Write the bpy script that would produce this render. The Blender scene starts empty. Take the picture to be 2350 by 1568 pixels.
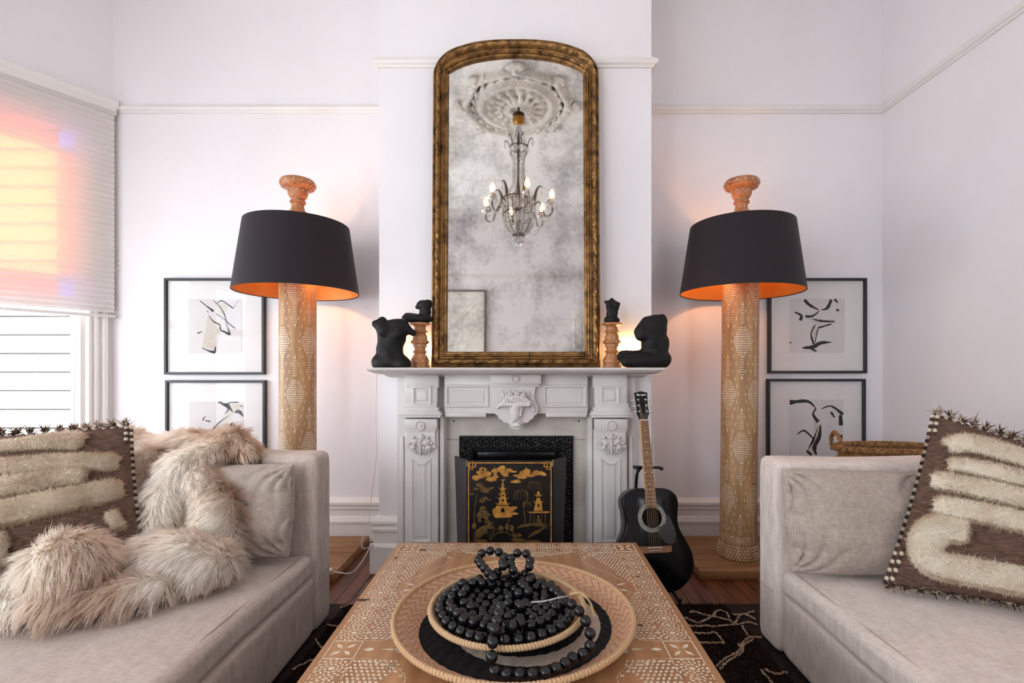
import bpy, bmesh, math, random
import numpy as np
from mathutils import Vector, Matrix

random.seed(7)
rng = np.random.default_rng(11)
SC = bpy.context.scene
COL = SC.collection
PI = math.pi

# ------------------------------------------------------------------ camera
cam_data = bpy.data.cameras.new('camera')
cam_data.sensor_width = 36.0
cam_data.sensor_fit = 'HORIZONTAL'
cam_data.lens = 1100.0 / 2350.0 * 36.0
cam_data.shift_x = -31.0 / 2350.0
cam_data.shift_y = 63.0 / 2350.0
cam_data.clip_start = 0.02
cam = bpy.data.objects.new('camera', cam_data)
COL.objects.link(cam)
cam.location = (0, 0, 1.18)
cam.rotation_euler = (PI / 2, 0, 0)
SC.camera = cam

# ------------------------------------------------------------------ world (bright overcast sky)
world = bpy.data.worlds.new('overcast_sky')
world.use_nodes = True
bg = world.node_tree.nodes['Background']
bg.inputs[0].default_value = (0.905, 0.965, 1.06, 1)
bg.inputs[1].default_value = 9.5
SC.world = world
SC.view_settings.view_transform = 'Standard'
SC.view_settings.look = 'None'
SC.view_settings.gamma = 1.0
SC.view_settings.use_curve_mapping = False
SC.view_settings.exposure = 0.06
SC.cycles.max_bounces = 7
SC.cycles.diffuse_bounces = 4
SC.cycles.glossy_bounces = 3
SC.cycles.transmission_bounces = 3
SC.cycles.transparent_max_bounces = 8
SC.cycles.sample_clamp_indirect = 6.0
SC.cycles.caustics_reflective = False
SC.cycles.caustics_refractive = False


def portal(name, loc, w, h, normal):
    """daylight portal lying in a window opening, facing into the room"""
    d = bpy.data.lights.new(name, 'AREA')
    d.shape = 'RECTANGLE'
    d.size = w
    d.size_y = h
    d.cycles.is_portal = True
    o = bpy.data.objects.new(name, d)
    COL.objects.link(o)
    o.location = loc
    o.rotation_euler = Vector(normal).to_track_quat('-Z', 'Z').to_euler()
    return o


# room measures (metres; camera stands at the origin, looks along +Y)
YW, YC, YR = 3.30, 2.80, -2.04          # alcove wall, chimney breast, rear wall
XL, XR, ZC = -2.84, 2.457, 3.90         # left / right wall, ceiling
CX0, CX1 = -0.855, 0.7355               # chimney breast
BAY_A = math.atan2(-0.83, -0.56)        # direction of the bay's slanting side
BD = Vector((math.cos(BAY_A), math.sin(BAY_A), 0))
BN = Vector((-math.sin(BAY_A), math.cos(BAY_A), 0))

portal('window_portal', Vector((XL, YW, 1.65)) + BD * 0.515 - BN * 0.06, 0.70, 2.3, BN)
portal('window_portal', (-3.46, 1.93, 1.65), 0.80, 2.3, (1, 0, 0))
portal('window_portal', (-3.46, 0.91, 1.65), 0.80, 2.3, (1, 0, 0))
portal('window_portal', (-3.20, -0.09, 1.65), 0.70, 2.3, (0.83, 0.56, 0))
portal('window_portal', (-2.16, YR - 0.06, 1.65), 1.08, 2.3, (0, 1, 0))  # portal of an added rear window, fill light from behind the camera
portal('window_portal', (XL - 0.06, -1.25, 1.65), 1.10, 2.3, (1, 0, 0))  # portal of the added left-wall window, fill for the right side
portal('window_portal', (2.11, YR - 0.06, 1.65), 0.42, 2.3, (0, 1, 0))  # portal of the narrow added rear window, also fill light


# ------------------------------------------------------------------ colour + material helpers
def lin(c):
    return c / 12.92 if c <= 0.04045 else ((c + 0.055) / 1.055) ** 2.4


def rgb(r, g, b):
    return (lin(r / 255), lin(g / 255), lin(b / 255), 1.0)


def new_mat(name):
    m = bpy.data.materials.new(name)
    m.use_nodes = True
    return m, m.node_tree, m.node_tree.nodes['Principled BSDF']


def mat(name, col, rough=0.6, metal=0.0, col2=None, scale=8.0, stretch=None, bump=0.0, bscale=None,
        detail=4.0, ramp=(0.35, 0.65), spec=None, coat=0.0, sheen=0.0):
    """principled material with noise-driven colour variation and relief"""
    m, nt, b = new_mat(name)
    b.inputs['Base Color'].default_value = col
    b.inputs['Roughness'].default_value = rough
    b.inputs['Metallic'].default_value = metal
    if spec is not None:
        b.inputs['Specular IOR Level'].default_value = spec
    if coat:
        b.inputs['Coat Weight'].default_value = coat
        b.inputs['Coat Roughness'].default_value = 0.08
    if sheen:
        b.inputs['Sheen Weight'].default_value = sheen
    N, L = nt.nodes, nt.links
    tc = N.new('ShaderNodeTexCoord')
    mp = N.new('ShaderNodeMapping')
    L.new(tc.outputs['Object'], mp.inputs[0])
    if stretch:
        mp.inputs['Scale'].default_value = stretch
    if col2 is not None:
        n = N.new('ShaderNodeTexNoise')
        n.inputs['Scale'].default_value = scale
        n.inputs['Detail'].default_value = detail
        L.new(mp.outputs[0], n.inputs['Vector'])
        r = N.new('ShaderNodeValToRGB')
        r.color_ramp.elements[0].position = ramp[0]
        r.color_ramp.elements[1].position = ramp[1]
        r.color_ramp.elements[0].color = col
        r.color_ramp.elements[1].color = col2
        L.new(n.outputs[0], r.inputs[0])
        L.new(r.outputs[0], b.inputs['Base Color'])
    if bump:
        n2 = N.new('ShaderNodeTexNoise')
        n2.inputs['Scale'].default_value = bscale or scale
        n2.inputs['Detail'].default_value = 3.0
        L.new(mp.outputs[0], n2.inputs['Vector'])
        bp = N.new('ShaderNodeBump')
        bp.inputs['Strength'].default_value = bump
        bp.inputs['Distance'].default_value = 0.01
        L.new(n2.outputs[0], bp.inputs['Height'])
        L.new(bp.outputs[0], b.inputs['Normal'])
    return m


def linen_mat(name, c1, c2, axes=((420, 40, 12), (40, 420, 12), (12, 12, 420)), w3=0.5):
    """woven linen: fine crossing threads plus slubs"""
    m, nt, b = new_mat(name)
    N, L = nt.nodes, nt.links
    b.inputs['Roughness'].default_value = 0.92
    b.inputs['Sheen Weight'].default_value = 0.15
    b.inputs['Specular IOR Level'].default_value = 0.15
    tc = N.new('ShaderNodeTexCoord')
    outs = []
    for st in axes:
        mp = N.new('ShaderNodeMapping')
        mp.inputs['Scale'].default_value = st
        L.new(tc.outputs['Object'], mp.inputs[0])
        n = N.new('ShaderNodeTexNoise')
        n.inputs['Scale'].default_value = 1.0
        n.inputs['Detail'].default_value = 2.0
        L.new(mp.outputs[0], n.inputs['Vector'])
        outs.append(n.outputs[0])
    a = N.new('ShaderNodeMath'); a.operation = 'ADD'
    L.new(outs[0], a.inputs[0]); L.new(outs[1], a.inputs[1])
    a2 = N.new('ShaderNodeMath'); a2.operation = 'ADD'
    a2.operation = 'MULTIPLY_ADD'
    L.new(outs[2], a2.inputs[0]); a2.inputs[1].default_value = w3; L.new(a.outputs[0], a2.inputs[2])
    a3 = N.new('ShaderNodeMath'); a3.operation = 'MULTIPLY'
    L.new(a2.outputs[0], a3.inputs[0]); a3.inputs[1].default_value = 1.0 / (2 + w3)
    r = N.new('ShaderNodeValToRGB')
    r.color_ramp.elements[0].position = 0.36
    r.color_ramp.elements[1].position = 0.62
    r.color_ramp.elements[0].color = c1
    r.color_ramp.elements[1].color = c2
    L.new(a3.outputs[0], r.inputs[0])
    L.new(r.outputs[0], b.inputs['Base Color'])
    n3 = N.new('ShaderNodeTexNoise')
    n3.inputs['Scale'].default_value = 7.0
    n3.inputs['Detail'].default_value = 3.0
    L.new(tc.outputs['Object'], n3.inputs['Vector'])
    bp0 = N.new('ShaderNodeBump')
    bp0.inputs['Strength'].default_value = 0.35
    bp0.inputs['Distance'].default_value = 0.03
    L.new(n3.outputs[0], bp0.inputs['Height'])
    bp = N.new('ShaderNodeBump')
    bp.inputs['Strength'].default_value = 0.25
    bp.inputs['Distance'].default_value = 0.002
    L.new(a3.outputs[0], bp.inputs['Height'])
    L.new(bp0.outputs[0], bp.inputs['Normal'])
    L.new(bp.outputs[0], b.inputs['Normal'])
    return m


def wood_mat(name, c1, c2, axis='y', rough=0.5, scale=5.0, rand=0.0, coat=0.0):
    """grain stretched along one axis; rand > 0 shifts brightness per object"""
    m, nt, b = new_mat(name)
    N, L = nt.nodes, nt.links
    b.inputs['Roughness'].default_value = rough
    if coat:
        b.inputs['Coat Weight'].default_value = coat
        b.inputs['Coat Roughness'].default_value = 0.2
    tc = N.new('ShaderNodeTexCoord')
    mp = N.new('ShaderNodeMapping')
    s = {'x': (0.7, 9, 9), 'y': (9, 0.7, 9), 'z': (9, 9, 0.7)}[axis]
    mp.inputs['Scale'].default_value = s
    L.new(tc.outputs['Object'], mp.inputs[0])
    if rand:
        oi = N.new('ShaderNodeObjectInfo')
        mm = N.new('ShaderNodeMath'); mm.operation = 'MULTIPLY'; mm.inputs[1].default_value = 37.0
        L.new(oi.outputs['Random'], mm.inputs[0])
        L.new(mm.outputs[0], mp.inputs['Location'])
    n = N.new('ShaderNodeTexNoise')
    n.inputs['Scale'].default_value = scale
    n.inputs['Detail'].default_value = 6.0
    n.inputs['Distortion'].default_value = 0.6
    L.new(mp.outputs[0], n.inputs['Vector'])
    r = N.new('ShaderNodeValToRGB')
    r.color_ramp.elements[0].position = 0.3
    r.color_ramp.elements[1].position = 0.7
    r.color_ramp.elements[0].color = c1
    r.color_ramp.elements[1].color = c2
    L.new(n.outputs[0], r.inputs[0])
    out = r.outputs[0]
    if rand:
        hs = N.new('ShaderNodeHueSaturation')
        mr = N.new('ShaderNodeMapRange')
        mr.inputs['To Min'].default_value = 1 - rand
        mr.inputs['To Max'].default_value = 1 + rand
        L.new(oi.outputs['Random'], mr.inputs[0])
        L.new(mr.outputs[0], hs.inputs['Value'])
        L.new(out, hs.inputs['Color'])
        out = hs.outputs[0]
    L.new(out, b.inputs['Base Color'])
    bp = N.new('ShaderNodeBump')
    bp.inputs['Strength'].default_value = 0.12
    bp.inputs['Distance'].default_value = 0.004
    L.new(n.outputs[0], bp.inputs['Height'])
    L.new(bp.outputs[0], b.inputs['Normal'])
    return m


def attr_mat(name, rough=0.8, translucent=0.0, bump=0.0, bscale=200.0):
    """colour from the mesh's own colour attribute (woven or grown-in colour)"""
    m, nt, b = new_mat(name)
    N, L = nt.nodes, nt.links
    at = N.new('ShaderNodeVertexColor')
    at.layer_name = 'Col'
    L.new(at.outputs[0], b.inputs['Base Color'])
    b.inputs['Roughness'].default_value = rough
    b.inputs['Specular IOR Level'].default_value = 0.2
    if translucent:
        t = N.new('ShaderNodeBsdfTranslucent')
        L.new(at.outputs[0], t.inputs[0])
        mx = N.new('ShaderNodeMixShader')
        mx.inputs[0].default_value = translucent
        L.new(b.outputs[0], mx.inputs[1])
        L.new(t.outputs[0], mx.inputs[2])
        L.new(mx.outputs[0], N['Material Output'].inputs[0])
    if bump:
        tc = N.new('ShaderNodeTexCoord')
        n2 = N.new('ShaderNodeTexNoise')
        n2.inputs['Scale'].default_value = bscale
        L.new(tc.outputs['Object'], n2.inputs['Vector'])
        bp = N.new('ShaderNodeBump')
        bp.inputs['Strength'].default_value = bump
        bp.inputs['Distance'].default_value = 0.004
        L.new(n2.outputs[0], bp.inputs['Height'])
        L.new(bp.outputs[0], b.inputs['Normal'])
    return m


def emit_mat(name, col, strength):
    m, nt, b = new_mat(name)
    b.inputs['Base Color'].default_value = (0.9, 0.8, 0.6, 1)
    b.inputs['Emission Color'].default_value = col
    b.inputs['Emission Strength'].default_value = strength
    return m


def pane_mat(name, col, gloss=0.06):
    """thin window pane: coloured transmission with a faint reflection"""
    m, nt, b = new_mat(name)
    N, L = nt.nodes, nt.links
    N.remove(b)
    t = N.new('ShaderNodeBsdfTransparent')
    t.inputs[0].default_value = col
    g = N.new('ShaderNodeBsdfGlossy')
    g.inputs['Roughness'].default_value = 0.02
    mx = N.new('ShaderNodeMixShader')
    mx.inputs[0].default_value = gloss
    L.new(t.outputs[0], mx.inputs[1])
    L.new(g.outputs[0], mx.inputs[2])
    L.new(mx.outputs[0], N['Material Output'].inputs[0])
    return m


# ------------------------------------------------------------------ mesh building
class MB:
    """collects vertices and faces of ONE mesh"""

    def __init__(s):
        s.v = []
        s.f = []

    def add(s, v, f):
        o = len(s.v)
        s.v.extend([tuple(float(c) for c in p) for p in v])
        s.f.extend([tuple(int(i) + o for i in q) for q in f])
        return s

    def box(s, x0, x1, y0, y1, z0, z1):
        v = [(x, y, z) for x in (x0, x1) for y in (y0, y1) for z in (z0, z1)]
        f = [(0, 1, 3, 2), (4, 6, 7, 5), (0, 4, 5, 1), (2, 3, 7, 6), (0, 2, 6, 4), (1, 5, 7, 3)]
        return s.add(v, f)

    def rbox(s, x0, x1, y0, y1, z0, z1, r=0.01, seg=2):
        bm = bmesh.new()
        bmesh.ops.create_cube(bm, size=1.0)
        bmesh.ops.scale(bm, vec=(x1 - x0, y1 - y0, z1 - z0), verts=bm.verts)
        bmesh.ops.translate(bm, vec=((x0 + x1) / 2, (y0 + y1) / 2, (z0 + z1) / 2), verts=bm.verts)
        bmesh.ops.bevel(bm, geom=list(bm.edges), offset=r, segments=seg, profile=0.5, affect='EDGES')
        s.bm(bm)
        return s

    def bm(s, bm, M=None):
        bm.verts.ensure_lookup_table()
        for i, x in enumerate(bm.verts):
            x.index = i
        s.add([(M @ x.co) if M else x.co for x in bm.verts], [[w.index for w in q.verts] for q in bm.faces])
        bm.free()
        return s

    def lathe(s, prof, n=32, c=(0, 0, 0), closed=False, M=None, fn=None):
        """prof: (radius, height) pairs turned about Z through c"""
        v = []
        for r, z in prof:
            for k in range(n):
                a = 2 * PI * k / n
                rr = fn(r, z, a) if fn else r
                p = Vector((rr * math.cos(a), rr * math.sin(a), z))
                if M:
                    p = M @ p
                v.append((p[0] + c[0], p[1] + c[1], p[2] + c[2]))
        f = []
        m = len(prof)
        for i in range(m - 1 + (1 if closed else 0)):
            j = (i + 1) % m
            for k in range(n):
                l = (k + 1) % n
                f.append((i * n + k, i * n + l, j * n + l, j * n + k))
        if not closed:
            if prof[0][0] > 1e-5:
                f.append(tuple(reversed(range(n))))
            if prof[-1][0] > 1e-5:
                f.append(tuple((m - 1) * n + k for k in range(n)))
        return s.add(v, f)

    def tube(s, path, r, n=8, closed=False, caps=True):
        P = [Vector(p) for p in path]
        m = len(P)
        R = r if isinstance(r, (list, tuple)) else [r] * m
        v = []
        up = Vector((0.123, 0.31, 0.94)).normalized()
        prev = None
        for i in range(m):
            a = P[(i - 1) % m] if (closed or i > 0) else P[i]
            b = P[(i + 1) % m] if (closed or i < m - 1) else P[i]
            t = (b - a).normalized() if (b - a).length > 1e-9 else Vector((0, 0, 1))
            if prev is None:
                u = up - t * up.dot(t)
                if u.length < 1e-3:
                    u = Vector((1, 0, 0)) - t * t.x
            else:
                u = prev - t * prev.dot(t)
            u.normalize()
            prev = u
            w = t.cross(u)
            for k in range(n):
                an = 2 * PI * k / n
                v.append(P[i] + (u * math.cos(an) + w * math.sin(an)) * R[i])
        f = []
        for i in range(m if closed else m - 1):
            j = (i + 1) % m
            for k in range(n):
                l = (k + 1) % n
                f.append((i * n + k, i * n + l, j * n + l, j * n + k))
        if caps and not closed:
            f.append(tuple(reversed(range(n))))
            f.append(tuple((m - 1) * n + k for k in range(n)))
        return s.add(v, f)

    def sph(s, c, r, nu=12, nv=8, M=None):
        if not isinstance(r, (tuple, list)):
            r = (r, r, r)
        v = [(0, 0, -1)]
        for j in range(1, nv):
            t = -PI / 2 + PI * j / nv
            for k in range(nu):
                a = 2 * PI * k / nu
                v.append((math.cos(t) * math.cos(a), math.cos(t) * math.sin(a), math.sin(t)))
        v.append((0, 0, 1))
        f = []
        for k in range(nu):
            f.append((0, 1 + (k + 1) % nu, 1 + k))
        for j in range(nv - 2):
            for k in range(nu):
                a = 1 + j * nu + k
                b = 1 + j * nu + (k + 1) % nu
                f.append((a, b, b + nu, a + nu))
        e = 1 + (nv - 2) * nu
        for k in range(nu):
            f.append((e + k, e + (k + 1) % nu, e + nu))
        w = []
        for p in v:
            q = Vector((p[0] * r[0], p[1] * r[1], p[2] * r[2]))
            if M:
                q = M @ q
            w.append((q[0] + c[0], q[1] + c[1], q[2] + c[2]))
        return s.add(w, f)

    def prism(s, poly, h0, h1, fn):
        """extrude a 2D polygon between heights h0,h1; fn(a,b,h) -> point"""
        n = len(poly)
        v = [fn(a, b, h0) for a, b in poly] + [fn(a, b, h1) for a, b in poly]
        f = [tuple(range(n)), tuple(reversed(range(n, 2 * n)))]
        for i in range(n):
            j = (i + 1) % n
            f.append((i, i + n, j + n, j))
        return s.add(v, f)

    def sweep(s, prof, pts, normals, up=(0, 0, 1), closed=False):
        """profile of (out, height) pairs swept along points with an outward normal each"""
        n = len(prof)
        U = Vector(up)
        v = []
        for p, nn in zip(pts, normals):
            for o, h in prof:
                v.append(Vector(p) + Vector(nn) * o + U * h)
        f = []
        m = len(pts)
        for i in range(m if closed else m - 1):
            j = (i + 1) % m
            for k in range(n - 1):
                f.append((i * n + k, i * n + k + 1, j * n + k + 1, j * n + k))
        if not closed:
            f.append(tuple(range(n)))
            f.append(tuple(reversed(range((m - 1) * n, m * n))))
        return s.add(v, f)

    def build(s, name, material, parent=None, smooth=35.0, loc=None, colors=None, off=None):
        me = bpy.data.meshes.new(name)
        vs = s.v
        if off is not None:
            vs = [(a - off[0], b - off[1], c - off[2]) for a, b, c in vs]
        me.from_pydata(vs, [], s.f)
        bm = bmesh.new()
        bm.from_mesh(me)
        bmesh.ops.recalc_face_normals(bm, faces=bm.faces)
        bm.to_mesh(me)
        bm.free()
        return finish(me, name, material, parent, smooth, loc, colors)


def finish(me, name, material, parent=None, smooth=35.0, loc=None, colors=None):
    me.materials.append(material)
    if smooth:
        me.polygons.foreach_set('use_smooth', [True] * len(me.polygons))
        if smooth < 180:
            me.set_sharp_from_angle(angle=math.radians(smooth))
    if colors is not None:
        ca = me.color_attributes.new('Col', 'FLOAT_COLOR', 'POINT')
        ca.data.foreach_set('color', np.asarray(colors, dtype=np.float32).ravel())
    o = bpy.data.objects.new(name, me)
    COL.objects.link(o)
    if parent is not None:
        o.parent = parent
    if loc is not None:
        o.location = loc
    return o


def np_obj(name, V, F, material, parent=None, smooth=0, colors=None, k=4):
    """fast mesh from numpy arrays (all faces with k corners)"""
    me = bpy.data.meshes.new(name)
    V = np.asarray(V, dtype=np.float32)
    F = np.asarray(F, dtype=np.int32)
    me.vertices.add(len(V))
    me.vertices.foreach_set('co', V.ravel())
    me.loops.add(F.size)
    me.loops.foreach_set('vertex_index', F.ravel())
    me.polygons.add(len(F))
    me.polygons.foreach_set('loop_start', np.arange(0, F.size, k, dtype=np.int32))
    me.update(calc_edges=True)
    me.validate()
    return finish(me, name, material, parent, smooth, None, colors)


def tag(o, label, cat, group=None, kind=None):
    o['label'] = label
    o['category'] = cat
    if group:
        o['group'] = group
    if kind:
        o['kind'] = kind
    return o


def thing(name, label, cat, loc=(0, 0, 0), rot=(0, 0, 0), group=None):
    o = bpy.data.objects.new(name, None)
    o.empty_display_size = 0.1
    COL.objects.link(o)
    o.location = loc
    o.rotation_euler = rot
    return tag(o, label, cat, group)


def struct(o, label=None):
    o['kind'] = 'structure'
    if label:
        o['label'] = label
    return o


def copy_tree(o, parent=None):
    c = o.copy()
    COL.objects.link(c)
    if parent is not None:
        c.parent = parent
    for ch in list(o.children):
        copy_tree(ch, c)
    return c


def at(px, py, D):
    """point at depth D on the sight line through a photograph pixel (used to take measures)"""
    return Vector(((px - 1206) * D / 1100.0, D, 1.18 - (py - 847) * D / 1100.0))


def smoothcurve(pts, n=8, closed=False):
    """Catmull-Rom through points"""
    P = [Vector(p) for p in pts]
    m = len(P)
    out = []
    for i in range(m if closed else m - 1):
        p0 = P[(i - 1) % m] if (closed or i > 0) else P[0]
        p1, p2 = P[i], P[(i + 1) % m]
        p3 = P[(i + 2) % m] if (closed or i < m - 2) else P[-1]
        for k in range(n):
            t = k / n
            out.append(0.5 * ((2 * p1) + (p2 - p0) * t + (2 * p0 - 5 * p1 + 4 * p2 - p3) * t * t + (3 * p1 - p0 - 3 * p2 + p3) * t ** 3))
    if not closed:
        out.append(P[-1].copy())
    return out


# ------------------------------------------------------------------ implicit shapes (carved and soft things)
def sd_ell(P, c, r):
    q = (P - np.array(c)) / np.array(r)
    k0 = np.linalg.norm(q, axis=-1)
    k1 = np.linalg.norm(q / np.array(r), axis=-1) + 1e-9
    return k0 * (k0 - 1.0) / k1


def sd_cone(P, a, b, ra, rb):
    a = np.array(a, float)
    b = np.array(b, float)
    d = b - a
    t = np.clip(((P - a) @ d) / max(d @ d, 1e-12), 0, 1)
    return np.linalg.norm(P - a - t[..., None] * d, axis=-1) - (ra + (rb - ra) * t)


def smin(a, b, k):
    h = np.clip(0.5 + 0.5 * (b - a) / k, 0, 1)
    return b * (1 - h) + a * h - k * h * (1 - h)


def surface_nets(fn, lo, hi, step):
    lo = np.array(lo, float)
    n = [int(math.ceil((h - l) / step)) + 1 for l, h in zip(lo, hi)]
    ax = [lo[i] + step * np.arange(n[i]) for i in range(3)]
    G = np.stack(np.meshgrid(*ax, indexing='ij'), -1)
    S = fn(G)
    ins = S < 0
    acc = np.zeros((n[0] - 1, n[1] - 1, n[2] - 1, 3))
    cnt = np.zeros((n[0] - 1, n[1] - 1, n[2] - 1))
    cs = [(i, j, k) for i in (0, 1) for j in (0, 1) for k in (0, 1)]

    def sl(A, c):
        return A[c[0]:A.shape[0] - 1 + c[0], c[1]:A.shape[1] - 1 + c[1], c[2]:A.shape[2] - 1 + c[2]]
    for a in cs:
        for b in cs:
            if sum(b) - sum(a) == 1 and all(y >= x for x, y in zip(a, b)):
                sa, sb = sl(S, a), sl(S, b)
                m = (sa < 0) != (sb < 0)
                t = np.where(m, sa / np.where(m, sa - sb, 1), 0)
                p = np.array(a) + t[..., None] * (np.array(b) - np.array(a))
                acc += p * m[..., None]
                cnt += m
    act = cnt > 0
    idx = -np.ones(act.shape, int)
    idx[act] = np.arange(act.sum())
    ci = np.argwhere(act)
    V = lo + step * (ci + acc[act] / cnt[act][:, None])
    F = []
    for d in range(3):
        e = [0, 0, 0]
        e[d] = 1
        A = ins[:n[0] - e[0], :n[1] - e[1], :n[2] - e[2]]
        B = ins[e[0]:, e[1]:, e[2]:]
        ch = A != B
        u, w = (d + 1) % 3, (d + 2) % 3
        I = np.argwhere(ch)
        ok = (I[:, u] > 0) & (I[:, w] > 0) & (I[:, u] < n[u] - 1) & (I[:, w] < n[w] - 1)
        I = I[ok]
        fl = A[I[:, 0], I[:, 1], I[:, 2]]
        q = []
        for du, dw in ((0, 0), (1, 0), (1, 1), (0, 1)):
            J = I.copy()
            J[:, u] -= du
            J[:, w] -= dw
            q.append(idx[J[:, 0], J[:, 1], J[:, 2]])
        q = np.stack(q, 1)
        q[~fl] = q[~fl][:, ::-1]
        F.append(q)
    F = np.concatenate(F)
    return V, F[:, ::-1] if False else F


def blob(name, prims, k, step, material, parent=None, smooth=180, noise=0.0, nscale=30.0, extra=None):
    """one continuous surface from blended ellipsoids ('e', centre, radii) and cones ('c', a, b, ra, rb)"""
    lo = np.array([1e9] * 3)
    hi = -lo
    for p in prims:
        if p[0] == 'e':
            c, r = np.array(p[1]), np.array(p[2])
            lo = np.minimum(lo, c - r)
            hi = np.maximum(hi, c + r)
        else:
            for c, r in ((p[1], p[3]), (p[2], p[4])):
                lo = np.minimum(lo, np.array(c) - r)
                hi = np.maximum(hi, np.array(c) + r)

    def fn(G):
        d = None
        for p in prims:
            e = sd_ell(G, p[1], p[2]) if p[0] == 'e' else sd_cone(G, p[1], p[2], p[3], p[4])
            d = e if d is None else smin(d, e, k)
        if noise:
            d = d + noise * (np.sin(G[..., 0] * nscale + 2 * np.sin(G[..., 1] * nscale * 0.7)) * np.sin(G[..., 2] * nscale * 1.1 + 1.3 * np.sin(G[..., 0] * nscale * .6)))
        if extra is not None:
            d = extra(G, d)
        return d
    V, F = surface_nets(fn, lo - 3 * step - noise, hi + 3 * step + noise, step)
    return np_obj(name, V, F, material, parent, smooth)


# ------------------------------------------------------------------ strands (fur, pile, tassels)
def fur_mat(name):
    """soft hair: lit like the skin it grows from (root normal kept on every strand)"""
    m, nt, b = new_mat(name)
    N, L = nt.nodes, nt.links
    N.remove(b)
    at_ = N.new('ShaderNodeVertexColor')
    at_.layer_name = 'Col'
    nr = N.new('ShaderNodeAttribute')
    nr.attribute_name = 'Nrm'
    d = N.new('ShaderNodeBsdfDiffuse')
    L.new(at_.outputs[0], d.inputs[0])
    L.new(nr.outputs['Vector'], d.inputs['Normal'])
    t = N.new('ShaderNodeBsdfTranslucent')
    L.new(at_.outputs[0], t.inputs[0])
    ng = N.new('ShaderNodeVectorMath')
    ng.operation = 'SCALE'
    ng.inputs['Scale'].default_value = -1.0
    L.new(nr.outputs['Vector'], ng.inputs[0])
    L.new(ng.outputs[0], t.inputs['Normal'])
    mx = N.new('ShaderNodeAddShader')
    L.new(d.outputs[0], mx.inputs[0])
    L.new(t.outputs[0], mx.inputs[1])
    L.new(mx.outputs[0], N['Material Output'].inputs[0])
    return m


def set_normals(o, Nn, per):
    a = o.data.attributes.new('Nrm', 'FLOAT_VECTOR', 'POINT')
    a.data.foreach_set('vector', np.repeat(Nn, per, axis=0).astype(np.float32).ravel())


def strand_arrays(R, D, L, W, C0, C1, segs=3, droop=0.0, bend=0.3, kink=None):
    """tapering flat hairs: roots R, directions D, lengths L, widths W, root / tip colours"""
    n = len(R)
    side = rng.normal(size=(n, 3))
    side -= D * (side * D).sum(1)[:, None]
    side /= np.linalg.norm(side, axis=1)[:, None] + 1e-9
    kink = rng.normal(size=(n, 3)) * bend + (0 if kink is None else kink)
    rows, cols = [], []
    for s in range(segs + 1):
        t = s / segs
        c = R + D * (L * t)[:, None] + kink * (L * t * t)[:, None]
        c[:, 2] -= droop * L * t * t
        w = W * (1 - 0.85 * t)
        rows += [c - side * w[:, None], c + side * w[:, None]]
        cc = np.ones((n, 4))
        cc[:, :3] = C0 * (1 - t) + C1 * t
        cols += [cc, cc]
    V = np.stack(rows, 1).reshape(-1, 3)
    C = np.stack(cols, 1).reshape(-1, 4)
    m = 2 * (segs + 1)
    base = (np.arange(n) * m)[:, None]
    F = [base + np.array([[2 * s, 2 * s + 1, 2 * s + 3, 2 * s + 2]]) for s in range(segs)]
    return V, np.concatenate(F), C


def tri_sample(V, F, n):
    """n random points on quads, with normals"""
    a, b, c, d = V[F[:, 0]], V[F[:, 1]], V[F[:, 2]], V[F[:, 3]]
    nr = np.cross(c - a, d - b)
    ar = np.linalg.norm(nr, axis=1) + 1e-12
    i = rng.choice(len(F), n, p=ar / ar.sum())
    u, v = rng.random(n)[:, None], rng.random(n)[:, None]
    P = (a[i] * (1 - u) + b[i] * u) * (1 - v) + (d[i] * (1 - u) + c[i] * u) * v
    return P, nr[i] / ar[i][:, None]


def vnoise(P, s, seed=0):
    """cheap smooth 3D pseudo noise in 0..1"""
    q = P * s + seed * 7.31
    x, y, z = q[..., 0], q[..., 1], q[..., 2]
    v = np.sin(x + 1.7 * np.sin(y * .8 + seed)) + np.sin(y * 1.1 + 1.3 * np.sin(z * .9 + 2)) + np.sin(z * 1.2 + 1.5 * np.sin(x * .7 + 4))
    return np.clip(v / 6 + 0.5, 0, 1)
# ------------------------------------------------------------------ materials of the room
M_wall = mat('white_wall_paint', rgb(243, 238, 240), 0.75, col2=rgb(239, 234, 236), scale=1.5, bump=0.03, bscale=60)
M_trim = mat('white_trim_paint', rgb(240, 235, 231), 0.4, col2=rgb(234, 228, 224), scale=3.0, bump=0.02, bscale=40)
M_ceil = mat('white_ceiling_paint', rgb(247, 244, 242), 0.8, col2=rgb(243, 240, 238), scale=2.0)
M_plank = wood_mat('fir_floor_boards', rgb(62, 30, 17), rgb(122, 68, 38), 'y', 0.38, 5.0, rand=0.28)
M_under = mat('subfloor', rgb(40, 24, 16), 0.9, col2=rgb(28, 17, 12))
M_siding = mat('white_siding_paint', rgb(240, 238, 232), 0.6, col2=rgb(232, 230, 224), scale=4)
M_pane = pane_mat('clear_pane', (0.97, 0.98, 0.97, 1))
M_yel = pane_mat('amber_pane', (1.0, 0.80, 0.38, 1), 0.03)
M_red = pane_mat('red_pane', (0.95, 0.26, 0.20, 1), 0.03)
M_blu = pane_mat('blue_pane', (0.42, 0.48, 1.0, 1), 0.03)
M_lead = mat('lead_came', rgb(60, 60, 62), 0.5, 0.6, col2=rgb(80, 80, 82), scale=20)
M_soot = mat('sooty_firebrick', rgb(24, 20, 18), 0.9, col2=rgb(12, 10, 10), scale=20, bump=0.3)

# ------------------------------------------------------------------ floor: base slab with boards running towards the fireplace
fl = MB()
fl.box(XL - 0.8, XR + 0.1, YR - 0.1, YW + 0.1, -0.12, -0.012)
floor = struct(fl.build('floor', M_under, smooth=0))
pw = 0.078
plank_meshes = {}


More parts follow.
